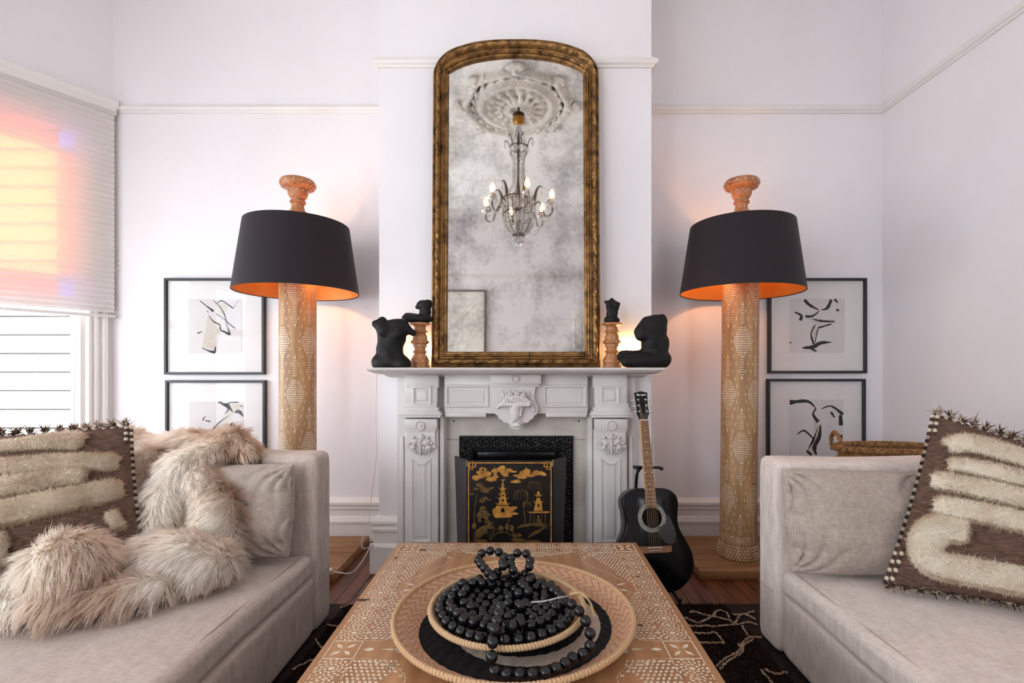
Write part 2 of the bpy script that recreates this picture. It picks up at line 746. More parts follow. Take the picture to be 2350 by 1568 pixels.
def plank(x, y0, y1):
    key = round(y1 - y0, 2)
    if key not in plank_meshes:
        b = MB()
        b.rbox(-pw / 2 + 0.0009, pw / 2 - 0.0009, -key / 2, key / 2, -0.014, 0.0, 0.0015, 1)
        o = b.build('plank', M_plank, floor, smooth=0)
        plank_meshes[key] = o.data
    else:
        o = bpy.data.objects.new('plank', plank_meshes[key])
        COL.objects.link(o)
        o.parent = floor
    o.location = (x, (y0 + y1) / 2, 0)


nrow = int((XR - (XL - 0.62)) / pw)
for i in range(nrow):
    x = XL - 0.62 + pw * (i + 0.5)
    cuts = sorted({YR, YW} | {round(YR + c, 1) for c in ((0.9, 2.5, 4.1) if i % 3 == 0 else (1.7, 3.4, 4.8) if i % 3 == 1 else (1.3, 3.0, 4.4))})
    for a, b in zip(cuts[:-1], cuts[1:]):
        plank(x, a, b)

# ------------------------------------------------------------------ walls and ceiling
T = 0.12
struct(MB().box(XL - T, XR + T, YW, YW + T, 0, ZC).build('wall_back', M_wall, smooth=0))
struct(MB().box(XR, XR + T, YR - T, YW, 0, ZC).build('wall_right', M_wall, smooth=0))
struct(MB().box(XL - 0.85, XR + T, YR - T, YW + T, ZC, ZC + T).build('ceiling', M_ceil, smooth=0))
# chimney breast, hollowed for the firebox
FX0, FX1, FZ = -0.33, 0.22, 0.70
b = MB()
b.box(CX0, FX0, YC, YW - 0.001, 0, ZC)
b.box(FX1, CX1, YC, YW - 0.001, 0, ZC)
b.box(FX0, FX1, YC, YW - 0.001, FZ, ZC)
wch = struct(b.build('wall_chimney', M_wall, smooth=0))
b = MB()
b.box(FX0, FX1, 3.18, 3.28, 0, FZ)
b.box(FX0, FX0 + 0.012, YC + 0.01, 3.18, 0, FZ)
b.box(FX1 - 0.012, FX1, YC + 0.01, 3.18, 0, FZ)
b.box(FX0, FX1, YC + 0.01, 3.18, FZ - 0.012, FZ)
b.box(FX0, FX1, YC + 0.01, 3.18, 0.0, 0.02)
b.build('firebox', M_soot, wch, smooth=0)


def holed_wall(name, o, ang, L, holes, z0, z1):
    """wall along local +x with window holes (x0, x1), room on local +y"""
    b = MB()
    x = 0.0
    for h0, h1 in holes:
        b.box(x, h0, -T, 0, 0, ZC)
        b.box(h0, h1, -T, 0, 0, z0)
        b.box(h0, h1, -T, 0, z1, ZC)
        x = h1
    b.box(x, L, -T, 0, 0, ZC)
    w = struct(b.build(name, M_wall, smooth=0))
    w.location = (o[0], o[1], 0)
    w.rotation_euler = (0, 0, ang)
    return w


WZ0, WZ1 = 0.50, 2.80
holed_wall('wall_left', (XL, -0.46), -PI / 2, -0.46 - YR, [(0.24, 1.34)], WZ0, WZ1)  # opening added for unseen fill light
holed_wall('wall_rear', (XL - T, YR), 0.0, XR - XL + 2 * T, [(-2.70 - XL + T, -1.62 - XL + T), (1.90 - XL + T, 2.32 - XL + T)], WZ0, WZ1)  # both openings added behind the camera for frontal fill light
holed_wall('wall_bay', (XL, YW), BAY_A, 1.0, [(0.152, 0.872)], WZ0, WZ1)
bp1 = Vector((XL, YW, 0)) + BD * 1.0
BX = bp1.x
holed_wall('wall_bay', (BX, bp1.y), -PI / 2, bp1.y - 0.37, [(0.14, 0.94), (1.16, 1.96)], WZ0, WZ1)
holed_wall('wall_bay', (BX, 0.37), math.atan2(-0.83, 0.56), 1.0, [(0.14, 0.86)], WZ0, WZ1)


def window(n, o, ang, h0, h1, stained=False):
    """sash window set in a hole of a bay wall or an added fill opening"""
    w = bpy.data.objects.new('window_%d' % n, None)
    COL.objects.link(w)
    w.location = (o[0], o[1], 0)
    w.rotation_euler = (0, 0, ang)
    w['kind'] = 'structure'
    zm = 1.62
    b = MB()                                            # jamb lining and stops
    b.box(h0 - 0.004, h0 + 0.018, -T, 0.004, WZ0, WZ1)
    b.box(h1 - 0.018, h1 + 0.004, -T, 0.004, WZ0, WZ1)
    b.box(h0, h1, -T, 0.004, WZ1 - 0.018, WZ1 + 0.004)
    b.box(h0 + 0.018, h0 + 0.03, -0.058, -0.048, WZ0, WZ1)
    b.box(h1 - 0.03, h1 - 0.018, -0.058, -0.048, WZ0, WZ1)
    b.build('jamb', M_trim, w, smooth=0)
    b = MB()
    b.rbox(h0 - 0.12, h1 + 0.12, -0.02, 0.05, WZ0 - 0.035, WZ0, 0.006)
    b.build('window_sill', M_trim, w, smooth=30)
    for z0, z1, oo in ((WZ0, zm, -0.075), (zm - 0.02, WZ1 - 0.018, -0.030)):
        s = MB()
        s.box(h0 + 0.018, h0 + 0.045, oo - 0.015, oo + 0.015, z0, z1)
        s.box(h1 - 0.045, h1 - 0.018, oo - 0.015, oo + 0.015, z0, z1)
        s.box(h0 + 0.045, h1 - 0.045, oo - 0.015, oo + 0.015, z0, z0 + 0.045)
        s.box(h0 + 0.045, h1 - 0.045, oo - 0.015, oo + 0.015, z1 - 0.045, z1)
        so = s.build('sash', M_trim, w, smooth=0)
        g0, g1, u0, u1 = h0 + 0.045, h1 - 0.045, z0 + 0.045, z1 - 0.045
        if stained and z0 > WZ0:
            bw, bz = 0.075, 0.14
            xs = [g0, g0 + bw, g1 - bw, g1]
            zs = [u0, u0 + bz, u1 - bz, u1]
            lead = MB()
            for i in range(3):
                for j in range(3):
                    edge = (i != 1) + (j != 1)
                    m = (M_yel, M_red, M_blu)[edge]
                    MB().box(xs[i] + 0.002, xs[i + 1] - 0.002, oo - 0.002, oo + 0.002, zs[j] + 0.002, zs[j + 1] - 0.002).build('pane', m, so, smooth=0)
            for q in xs[1:3]:
                lead.box(q - 0.004, q + 0.004, oo - 0.004, oo + 0.004, u0, u1)
            for q in zs[1:3]:
                lead.box(g0, g1, oo - 0.004, oo + 0.004, q - 0.004, q + 0.004)
            lead.build('lead_came', M_lead, so, smooth=0)
        else:
            MB().box(g0, g1, oo - 0.002, oo + 0.002, u0, u1).build('pane', M_pane, so, smooth=0)
    # fluted casing each side and a moulded head
    pr = [(0, 0), (0.004, 0.016), (0.016, 0.026), (0.030, 0.026), (0.034, 0.018), (0.044, 0.018), (0.048, 0.028),
          (0.058, 0.030), (0.068, 0.028), (0.072, 0.018), (0.086, 0.018), (0.092, 0.034), (0.112, 0.036), (0.116, 0.0)]
    for x0, sg in ((h0 - 0.004, -1), (h1 + 0.004, 1)):
        c = MB()
        c.prism([(x0 + sg * a, q) for a, q in pr], WZ0, WZ1 + 0.115, lambda a, q, h: (a, q, h))
        c.build('casing', M_trim, w, smooth=20)
    c = MB()
    c.prism([(q, WZ1 + a) for a, q in pr], h0 - 0.004, h1 + 0.004, lambda q, z, h: (h, q, z))
    c.build('head_casing', M_trim, w, smooth=20)
    c = MB()
    c.prism([(0, 2.915), (0.045, 2.915), (0.05, 2.93), (0.07, 2.95), (0.082, 2.985), (0.082, 3.0), (0.0, 3.0)], h0 - 0.16, h1 + 0.14,
            lambda q, z, h: (h, q, z))
    c.build('head_cornice', M_trim, w, smooth=25)
    return w


window(1, (XL, YW), BAY_A, 0.152, 0.872, True)
window(2, (BX, bp1.y), -PI / 2, 0.14, 0.94)
window(3, (BX, bp1.y), -PI / 2, 1.16, 1.96)
window(4, (BX, 0.37), math.atan2(-0.83, 0.56), 0.14, 0.86)
window(5, (0, YR), 0.0, -2.70, -1.62)  # added unseen rear window, lights surfaces facing the camera
window(7, (XL, -0.46), -PI / 2, 0.24, 1.34)  # added unseen window, fill light towards the right sofa and wall
window(6, (0, YR), 0.0, 1.90, 2.32)  # second added rear window, unseen, more fill from behind

# ------------------------------------------------------------------ pleated blind over window 1
m, nt, pb = new_mat('pleated_blind_fabric')
N, L = nt.nodes, nt.links
N.remove(pb)
df = N.new('ShaderNodeBsdfDiffuse'); df.inputs[0].default_value = rgb(238, 232, 229)
tl = N.new('ShaderNodeBsdfTranslucent'); tl.inputs[0].default_value = rgb(240, 234, 230)
tp = N.new('ShaderNodeBsdfTransparent'); tp.inputs[0].default_value = (0.95, 0.93, 0.92, 1)
m1 = N.new('ShaderNodeMixShader'); m1.inputs[0].default_value = 0.055
m2 = N.new('ShaderNodeMixShader'); m2.inputs[0].default_value = 0.042
L.new(df.outputs[0], m1.inputs[1]); L.new(tl.outputs[0], m1.inputs[2])
L.new(m1.outputs[0], m2.inputs[1]); L.new(tp.outputs[0], m2.inputs[2])
L.new(m2.outputs[0], N['Material Output'].inputs[0])
M_blind = m
pitch = 0.0225
z, k = 2.93, 0
pts = []
zb = 1.545
while z > zb:
    pts.append((0.060 if k % 2 == 0 else 0.040, z))
    z -= pitch / 2 * 1.6
    k += 1
b = MB()
v, f = [], []
for q, zz in pts:
    v += [(0.006, q, zz), (0.95, q, zz)]
for i in range(len(pts) - 1):
    f.append((2 * i, 2 * i + 1, 2 * i + 3, 2 * i + 2))
b.add(v, f)
bl = thing('pleated_blind', 'white pleated window blind half lowered over coloured glass in the bay', 'blind', (XL, YW, 0), (0, 0, BAY_A))
b.build('pleated_fabric', M_blind, bl, smooth=0)
MB().rbox(0.004, 0.95, 0.038, 0.078, 2.925, 2.965, 0.004).build('headrail', M_trim, bl, smooth=30)
MB().rbox(0.004, 0.95, 0.040, 0.060, zb - 0.018, zb + 0.002, 0.003).build('bottom_rail', M_trim, bl, smooth=30)

for lab, o_, an, x0, x1 in (('white pleated blind added to dim the unseen bay window facing the room, nearer the fireplace', (BX, bp1.y), -PI / 2, 0.06, 1.035),
                            ('white pleated blind added to dim the unseen bay window facing the room, nearer the rear', (BX, bp1.y), -PI / 2, 1.055, 2.02),
                            ('white pleated blind added to dim the unseen slanting bay window opposite the coloured glass', (BX, 0.37), math.atan2(-0.83, 0.56), 0.07, 0.96)):
    b2 = thing('pleated_blind', lab, 'blind', (o_[0], o_[1], 0), (0, 0, an))  # blinds added on unseen windows to cut light on the left wall
    c = MB()
    c.add([(x0 + (x1 - x0) * (p[0] - 0.006) / 0.944, p[1], 2.93 + (p[2] - 2.93) * 0.62) for p in b.v], b.f)
    c.build('pleated_fabric', M_blind, b2, smooth=0)
    MB().rbox(x0, x1, 0.038, 0.078, 2.925, 2.965, 0.004).build('headrail', M_trim, b2, smooth=30)
    MB().rbox(x0, x1, 0.040, 0.060, 2.052, 2.072, 0.003).build('bottom_rail', M_trim, b2, smooth=30)

# ------------------------------------------------------------------ neighbouring house seen through the window
hs = thing('exterior_house', 'bright white clapboard house wall outside the bay window', 'house', (-5.2, 5.4, -2.0))
MB().box(-3.4, 3.4, 0.06, 0.2, 0, 6.5).build('wall_sheathing', M_siding, hs, smooth=0)
bd = MB()
bd.prism([(0, 0), (0.055, 0), (0.055, 0.02), (0.03, 0.215), (0, 0.215)], -3.4, 3.4, lambda a, z, h: (h, 0.06 - a, z))
o0 = bd.build('siding_board', M_siding, hs, smooth=0)
for i in range(1, 30):
    o = o0.copy()
    COL.objects.link(o)
    o.location = (0, 0, 0.21 * i)
M_board_shadow = mat('painted_board_shadow', rgb(40, 36, 28), 0.9, col2=rgb(32, 28, 22), scale=8)  # dark colour stands in for the shadow line under each siding board
j0 = MB().box(-3.4, 3.4, 0.0, 0.03, 0.196, 0.2125).build('board_shadow_strip', M_board_shadow, hs, smooth=0)
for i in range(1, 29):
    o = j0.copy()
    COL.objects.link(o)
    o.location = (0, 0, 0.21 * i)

# ------------------------------------------------------------------ picture rails (trim) and baseboards
rail = [(0, 0), (0.012, 0), (0.016, 0.010), (0.028, 0.016), (0.034, 0.028), (0.030, 0.040), (0.018, 0.046), (0.014, 0.058), (0, 0.060)]
ZRL = 2.937


def run(name, prof, pts, norms, z, material=M_trim):
    b = MB()
    b.sweep(prof, [(p[0], p[1], z) for p in pts], [(n[0], n[1], 0) for n in norms])
    return struct(b.build(name, material, smooth=25))


run('trim_1', rail, [(XL + 0.02, YW), (CX0, YW)], [(0, -1), (0, -1)], ZRL)
run('trim_2', rail, [(CX0, YW), (CX0, YC), (CX1, YC), (CX1, YW)], [(-1, 0), (-1, -1), (1, -1), (1, 0)], ZRL)
run('trim_3', rail, [(CX1, YW), (XR, YW), (XR, YR)], [(0, -1), (-1, -1), (-1, 0)], ZRL)
run('trim_4', rail, [(XR, YR), (XL, YR), (XL, -0.46)], [(-1, 1), (1, 1), (1, 0)], ZRL)
skirt = [(0, 0), (0.028, 0), (0.028, 0.118), (0.034, 0.124), (0.036, 0.140), (0.030, 0.152), (0.024, 0.168), (0.018, 0.172), (0.018, 0.212),
         (0.026, 0.222), (0.026, 0.240), (0.034, 0.252), (0.034, 0.268), (0.022, 0.280), (0.010, 0.292), (0, 0.294)]
run('baseboard_back_left', skirt, [(XL + 0.03, YW), (CX0, YW)], [(0, -1), (0, -1)], 0)
run('baseboard_back_right', skirt, [(CX1, YW), (XR, YW)], [(0, -1), (0, -1)], 0)
run('baseboard_right', skirt, [(XR, YW), (XR, YR)], [(-1, 0), (-1, 0)], 0)
run('baseboard_rear', skirt, [(XR, YR), (XL, YR)], [(0, 1), (0, 1)], 0)
plinth = [(0, 0), (0.042, 0), (0.042, 0.150), (0.036, 0.162), (0.026, 0.170), (0.026, 0.232), (0.034, 0.240), (0.036, 0.256), (0.030, 0.264), (0.030, 0.276),
          (0.036, 0.284), (0.034, 0.300), (0.018, 0.318), (0, 0.322)]
run('baseboard_chimney_left', plinth, [(CX0, YW - 0.04), (CX0, YC), (CX0 + 0.14, YC)], [(-1, 0), (-1, -1), (0, -1)], 0)
run('baseboard_chimney_right', plinth, [(CX1 - 0.11, YC), (CX1, YC), (CX1, YW - 0.04)], [(0, -1), (1, -1), (1, 0)], 0)
# door casing on the rear wall, seen in the mirror
b = MB()
b.prism([(0, 0), (0.01, 0.012), (0.03, 0.022), (0.045, 0.022), (0.05, 0.014), (0.062, 0.014), (0.066, 0.024), (0.09, 0.028), (0.1, 0.018), (0.13, 0.03), (0.14, 0.0)],
        0, 2.27, lambda a, q, h: (0.735 + a, YR + q, h))
cs = struct(b.build('trim_5', M_trim, smooth=20))
b = MB()
b.rbox(0.735, 0.875, YR, YR + 0.034, 2.27, 2.43, 0.006)
b.lathe([(0.0, 0.03), (0.03, 0.05), (0.05, 0.04), (0.06, 0.046), (0.066, 0.03)], 24, (0.805, YR, 2.35), M=Matrix.Rotation(-PI / 2, 3, 'X'))
b.lathe([(0.0, 0.06), (0.014, 0.055), (0.02, 0.03)], 16, (0.805, YR, 2.35), M=Matrix.Rotation(-PI / 2, 3, 'X'))
b.build('rosette_block', M_trim, cs, smooth=30)
b = MB()
b.prism([(0, 0), (0.01, 0.012), (0.03, 0.022), (0.045, 0.022), (0.05, 0.014), (0.062, 0.014), (0.066, 0.024), (0.09, 0.028), (0.1, 0.018), (0.13, 0.03), (0.14, 0.0)],
        0.875, 1.75, lambda a, q, h: (h, YR + q, 2.28 + a))
b.build('head_casing', M_trim, cs, smooth=20)
b = MB()
b.box(0.875, 1.75, YR, YR + 0.02, 0.0, 2.28)
dr = struct(b.build('door_1', M_trim, smooth=0))
for z0, z1 in ((0.18, 0.95), (1.1, 2.1)):
    for x0, x1 in ((0.98, 1.27), (1.36, 1.65)):
        MB().rbox(x0, x1, YR + 0.014, YR + 0.03, z0, z1, 0.008).build('door_panel', M_trim, dr, smooth=30)
# ------------------------------------------------------------------ marble mantelpiece
M_marble = mat('white_marble', rgb(222, 216, 213), 0.38, col2=rgb(200, 192, 188), scale=3.2, detail=8, ramp=(0.42, 0.75), bump=0.02, bscale=30)
M_marble_in = mat('weathered_marble_slip', rgb(206, 198, 190), 0.45, col2=rgb(168, 156, 148), scale=5, detail=8, ramp=(0.4, 0.75))
M_iron = mat('black_cast_iron', rgb(20, 19, 20), 0.32, 0.4, col2=rgb(12, 12, 13), scale=30, bump=0.1)
XM = -0.053
YP = 2.66
mantel = thing('fireplace_mantel', 'carved white marble fireplace mantel with corbels and flower basket keystone', 'fireplace', (XM, YP, 0))


def rel(mb, outline, loops, y0, close=True):
    """relief panel: outline(inset) -> (x, z) points; loops of (inset, height towards the room)"""
    rings = [[(x, y0 - h, z) for x, z in outline(i)] for i, h in loops]
    n = len(rings[0])
    v = [p for r in rings for p in r]
    f = []
    for a in range(len(rings) - 1):
        for k in range(n):
            l = (k + 1) % n
            f.append((a * n + k, a * n + l, (a + 1) * n + l, (a + 1) * n + k))
    if close:
        f.append(tuple((len(rings) - 1) * n + k for k in range(n)))
    return mb.add(v, f)


def rect(x0, x1, z0, z1):
    return lambda i: [(x0 + i, z0 + i), (x1 - i, z0 + i), (x1 - i, z1 - i), (x0 + i, z1 - i)]


def archtop(x0, x1, z0, z1, sag):
    """rectangle whose top edge dips in the middle"""
    def fn(i):
        top = []
        for k in range(9):
            t = k / 8
            top.append((x1 - i - (x1 - x0 - 2 * i) * t, z1 - i - sag * math.sin(PI * t)))
        return [(x0 + i, z0 + i), (x1 - i, z0 + i)] + top
    return fn


MOULD = [(0, 0), (0.003, 0.006), (0.008, 0.008), (0.012, 0.003), (0.017, -0.006), (0.022, -0.006), (0.028, 0.001), (0.034, 0.004)]
# body: backing, frieze
b = MB()
b.box(-0.675, -0.40, 0.06, YC - YP - 0.001, 0, 1.15)
b.box(0.40, 0.675, 0.06, YC - YP - 0.001, 0, 1.15)
b.box(-0.40, 0.40, 0.03, YC - YP - 0.001, 0.935, 1.15)
b.build('backing', M_marble, mantel, smooth=0)
b = MB()
b.rbox(-0.40, 0.40, 0.014, 0.06, 0.930, 1.15, 0.003)
b.rbox(-0.395, -0.165, -0.002, 0.03, 0.912, 0.936, 0.005)
b.rbox(0.165, 0.395, -0.002, 0.03, 0.912, 0.936, 0.005)
b.build('frieze', M_marble, mantel, smooth=30)
for sx in (-1, 1):
    p = MB()
    x0, x1 = sorted((sx * 0.395, sx * 0.150))
    rel(p, rect(x0, x1, 0.965, 1.092), [(0, 0.001), (0.004, 0.009), (0.012, 0.010), (0.016, 0.004), (0.022, -0.003), (0.030, 0.004), (0.034, 0.004)], 0.014)
    p.build('frieze_panel', M_marble, mantel, smooth=30)
# shelf with ogee underside, ends mitred
b = MB()
prof = [(0.0, -0.036), (0.10, -0.036), (0.128, -0.030), (0.150, -0.020), (0.160, -0.012), (0.162, -0.004), (0.158, 0.0), (0.0, 0.0)]
xs = 0.618
pts = [(-xs, YC - YP - 0.001), (-xs, 0.0), (xs, 0.0), (xs, YC - YP - 0.001)]
b.sweep(prof, [(x, y, 1.187) for x, y in pts], [(-1, 0, 0), (-1, -1, 0), (1, -1, 0), (1, 0, 0)])
b.box(-xs, xs, 0, YC - YP - 0.001, 1.151, 1.187)
b.build('shelf', M_marble, mantel, smooth=30)
b = MB()
b.sweep([(0, 0), (0.028, 0), (0.05, 0.012), (0.056, 0.022), (0, 0.022)], [(-0.68, 0.12, 1.132), (-0.68, 0.06, 1.132), (0.68, 0.06, 1.132), (0.68, 0.12, 1.132)],
        [(-1, 0, 0), (-1, -1, 0), (1, -1, 0), (1, 0, 0)])
b.build('bed_mould', M_marble, mantel, smooth=30)
# pilasters
for sx in (-1, 1):
    xa, xb = -0.619, -0.433
    m = (lambda x: x) if sx < 0 else (lambda x: -x)

    def mx(mb):
        if sx > 0:
            mb.v = [(-x, y, z) for x, y, z in mb.v]
            mb.f = [tuple(reversed(q)) for q in mb.f]
        return mb
    p = MB()
    p.rbox(xa, xb, 0.006, 0.062, 0.0, 0.845, 0.004)
    p.rbox(xa - 0.012, xb + 0.012, -0.004, 0.062, 0.0, 0.15, 0.005)
    pil = mx(p).build('pilaster', M_marble, mantel, smooth=30)
    p = MB()
    rel(p, archtop(xa + 0.036, xb - 0.036, 0.215, 0.685, 0.028),
        [(0, 0.0005), (0.003, 0.006), (0.009, 0.007), (0.013, 0.0), (0.018, -0.004), (0.026, -0.004), (0.034, 0.005), (0.040, 0.006)], 0.006)
    mx(p).build('pilaster_panel', M_marble, pil, smooth=30)
    p = MB()                                       # strip beside the pilaster
    p.rbox(xb + 0.003, -0.405, 0.03, 0.06, 0.0, 0.93, 0.003)
    p.rbox(xa - 0.04, xa - 0.014, 0.04, 0.06, 0.17, 0.80, 0.006)
    mx(p).build('pilaster_strip', M_marble, pil, smooth=30)
    p = MB()                                       # capital block above
    p.rbox(xa + 0.004, xb - 0.002, -0.012, 0.06, 0.985, 1.15, 0.004)
    p.rbox(xa + 0.014, xb + 0.006, -0.014, 0.06, 1.075, 1.148, 0.004)
    for z0, z1, e in ((0.912, 0.924, 0.028), (0.924, 0.934, 0.034), (0.934, 0.946, 0.026), (0.946, 0.966, 0.014), (0.966, 0.99, 0.004)):
        p.rbox(xa - e, xb + e - 0.008, -0.012 - e * 0.8, 0.06, z0, z1 + 0.001, 0.003)
    cap = mx(p).build('capital', M_marble, mantel, smooth=30)
    p = MB()
    rel(p, rect(xa + 0.045, xb - 0.030, 0.968 + 0.01, 1.088), [(0, 0.001), (0.004, 0.008), (0.012, 0.009), (0.016, 0.003), (0.022, -0.004), (0.030, 0.006), (0.034, 0.007)], -0.012)
    mx(p).build('capital_panel', M_marble, cap, smooth=30)
    p = MB()                                       # bracket under the capital with its roundel
    p.rbox(xa + 0.002, xb - 0.002, -0.020, 0.05, 0.846, 0.905, 0.004)
    p.rbox(xa + 0.008, xb - 0.008, -0.015, 0.05, 0.832, 0.848, 0.003)
    xc = (xa + xb) / 2
    p.lathe([(0.0, 0.03), (0.010, 0.03), (0.013, 0.024), (0.020, 0.024), (0.024, 0.03), (0.027, 0.024), (0.027, 0.0)], 24, (xc, 0.0, 0.868), M=Matrix.Rotation(PI / 2, 3, 'X'))
    p.prism([(xa + 0.014, 0.836), (xb - 0.014, 0.836), (xb - 0.014, 0.765), (xb - 0.006, 0.745), (xb - 0.028, 0.738), (xb - 0.045, 0.718), (xc, 0.702), (xa + 0.045, 0.718),
             (xa + 0.028, 0.738), (xa + 0.006, 0.745), (xa + 0.014, 0.765)], -0.012, 0.04, lambda x, z, h: (x, h, z))
    br = mx(p).build('bracket', M_marble, mantel, smooth=30)
    pr = [('c', (xc, -0.022, 0.712), (xc, -0.026, 0.785), 0.006, 0.008)]
    r5 = random.Random(5)
    for k in range(9):                                  # fan of acanthus leaves
        a = PI * (k + 0.5) / 9
        L = 0.052 if k % 2 else 0.062
        x, z = xc + L * math.cos(a), 0.762 + L * 0.85 * math.sin(a)
        pr.append(('c', (xc + 0.012 * math.cos(a), -0.014, 0.762), (x, -0.018, z), 0.010, 0.0055))
        pr.append(('e', (x, -0.022, z), (0.0085, 0.007, 0.0085)))
    for fx_, fz_ in ((-0.030, 0.776), (0.032, 0.772), (0.004, 0.802), (-0.04, 0.748), (0.044, 0.746)):
        for k in range(6):
            t_ = 2 * PI * k / 6
            pr.append(('e', (xc + fx_ + 0.0095 * math.cos(t_), -0.026, fz_ + 0.0095 * math.sin(t_)), (0.0062, 0.006, 0.0062)))
        pr.append(('e', (xc + fx_, -0.031, fz_), (0.0048, 0.006, 0.0048)))
    for k in range(5):
        x = xc - 0.034 + 0.017 * k
        pr.append(('c', (x, -0.016, 0.745), (xc + (x - xc) * 0.8, -0.014, 0.715), 0.0085, 0.005))
    cv = blob('carving', pr, 0.0022, 0.0021, M_marble, br)
    if sx > 0:
        cv.scale = (-1, 1, 1)
# keystone: top block, shield and flower basket
b = MB()
b.rbox(-0.138, 0.138, -0.035, 0.05, 1.096, 1.15, 0.004)
b.rbox(-0.130, 0.130, -0.022, 0.05, 1.082, 1.098, 0.003)
b.lathe([(0, .012), (.012, .012), (.016, .006), (.020, .012), (.022, 0)], 20, (0, -0.030, 1.124), M=Matrix.Rotation(PI / 2, 3, 'X'))
b.prism([(-0.112, 1.09), (0.112, 1.09), (0.106, 1.07), (0.10, 1.02), (0.115, 0.985), (0.124, 0.955), (0.114, 0.93), (0.10, 0.922), (0.094, 0.906), (0.076, 0.898), (0.068, 0.884),
         (0.040, 0.880), (0.036, 0.866), (0.018, 0.850), (0.0, 0.846), (-0.018, 0.850), (-0.036, 0.866), (-0.040, 0.880), (-0.068, 0.884), (-0.076, 0.898), (-0.094, 0.906),
         (-0.10, 0.922), (-0.114, 0.93), (-0.124, 0.955), (-0.115, 0.985), (-0.10, 1.02), (-0.106, 1.07)], -0.014, 0.04, lambda x, z, h: (x, h, z))
key = b.build('keystone', M_marble, mantel, smooth=30)
r5 = random.Random(9)
pr = [('c', (-0.075, -0.045, 0.985), (0.072, -0.045, 0.985), 0.013, 0.013), ('c', (0, -0.026, 0.976), (0, -0.022, 0.915), 0.034, 0.026),
      ('c', (-0.1, -0.02, 0.966), (-0.07, -0.03, 1.0), 0.008, 0.010), ('c', (0.1, -0.02, 0.95), (0.078, -0.03, 1.0), 0.010, 0.012),
      ('e', (0.0, -0.02, 0.885), (0.036, 0.012, 0.024)), ('e', (-0.018, -0.030, 0.893), (0.010, 0.008, 0.008)), ('e', (0.018, -0.030, 0.893), (0.010, 0.008, 0.008)),
      ('e', (0.0, -0.028, 0.868), (0.022, 0.008, 0.008))]
for fx_, fz_, fr_ in ((-0.045, 1.008, 1.5), (-0.012, 1.018, 1.2), (0.020, 1.012, 1.35), (0.052, 1.006, 1.2), (-0.030, 1.036, 1.0), (0.006, 1.042, 1.05), (0.038, 1.034, 1.0), (-0.066, 0.998, 0.8), (0.072, 0.998, 0.8)):
    for k in range(7):
        t_ = 2 * PI * k / 7 + fx_ * 40
        pr.append(('e', (fx_ + 0.0105 * fr_ * math.cos(t_), -0.050 + abs(fx_) * 0.1, fz_ + 0.0105 * fr_ * math.sin(t_)), (0.0062 * fr_, 0.008, 0.0062 * fr_)))
    pr.append(('e', (fx_, -0.058 + abs(fx_) * 0.1, fz_), (0.005 * fr_, 0.006, 0.005 * fr_)))
    pr.append(('e', (fx_, -0.036, fz_), (0.013 * fr_, 0.012, 0.013 * fr_)))
for k in range(9):
    x = -0.066 + 0.0165 * k
    pr.append(('c', (x, -0.020, 1.03), (x * 1.15, -0.016, 1.062 - 0.012 * (k % 2)), 0.009, 0.003))
for k in range(6):
    z = 0.922 + 0.010 * k
    w_ = 0.027 + 0.0016 * k
    pr.append(('c', (-w_, -0.030, z - 0.004), (w_, -0.040, z + 0.004), 0.0048, 0.0048))
blob('flower_basket', pr, 0.0022, 0.0022, M_marble, key)
# inner slips and black iron insert
b = MB()
b.box(-0.402, -0.30, 0.10, 0.138, 0.0, 0.772)
b.box(0.30, 0.402, 0.10, 0.138, 0.0, 0.772)
b.box(-0.402, 0.402, 0.10, 0.138, 0.774, 0.94)
slip = b.build('slip', M_marble_in, mantel, smooth=0)
for sx in (-1, 1):
    MB().sph((sx * 0.36, 0.10, 0.88), (0.005, 0.003, 0.005), 8, 6).build('slip_screw', M_iron, slip)
IY = 0.086


def iron_relief(x0, x1, z0, z1, nx, nz):
    X, Z = np.meshgrid(np.linspace(x0, x1, nx), np.linspace(z0, z1, nz), indexing='ij')
    e = np.minimum(np.minimum(X - x0, x1 - X), np.minimum(Z - z0, z1 - Z))
    h = 0.006 * (0.5 + 0.5 * np.sin(X * 130 + 3.2 * np.sin(Z * 150))) * (0.4 + 0.6 * np.abs(np.sin(Z * 120 + 2.5 * np.sin(X * 90)))) + 0.003 * np.sin(X * 260 + Z * 190) * np.sin(Z * 280 - X * 60)
    h = h * np.clip(e / 0.006, 0, 1)
    V = np.stack([X, IY - 0.004 - h, Z], -1).reshape(-1, 3)
    i = np.arange(nx * nz).reshape(nx, nz)
    F = np.stack([i[:-1, :-1], i[1:, :-1], i[1:, 1:], i[:-1, 1:]], -1).reshape(-1, 4)
    return V, F


Vs, Fs, n0 = [], [], 0
for a in ((-0.318, 0.318, 0.722, 0.788, 230, 30), (-0.318, -0.252, 0.02, 0.722, 30, 240), (0.252, 0.318, 0.02, 0.722, 30, 240)):
    V, F = iron_relief(*a)
    Vs.append(V); Fs.append(F + n0); n0 += len(V)
b = MB()
b.box(-0.326, -0.246, IY, 0.138, 0, 0.796)
b.box(0.246, 0.326, IY, 0.138, 0, 0.796)
b.box(-0.326, 0.326, IY, 0.138, 0.716, 0.796)
for x0, x1, z0, z1 in ((-0.326, 0.326, 0.788, 0.796), (-0.326, -0.318, 0, 0.79), (0.318, 0.326, 0, 0.79), (-0.252, 0.252, 0.714, 0.722), (-0.252, -0.246, 0, 0.72), (0.246, 0.252, 0, 0.72)):
    b.box(x0, x1, IY - 0.010, IY + 0.01, z0, z1)
ins = b.build('iron_insert', M_iron, mantel, smooth=0)
np_obj('cast_ornament', np.concatenate(Vs), np.concatenate(Fs), M_iron, ins, 60)
b = MB()
b.box(-0.246, 0.246, 0.115, 0.13, 0.62, 0.714)
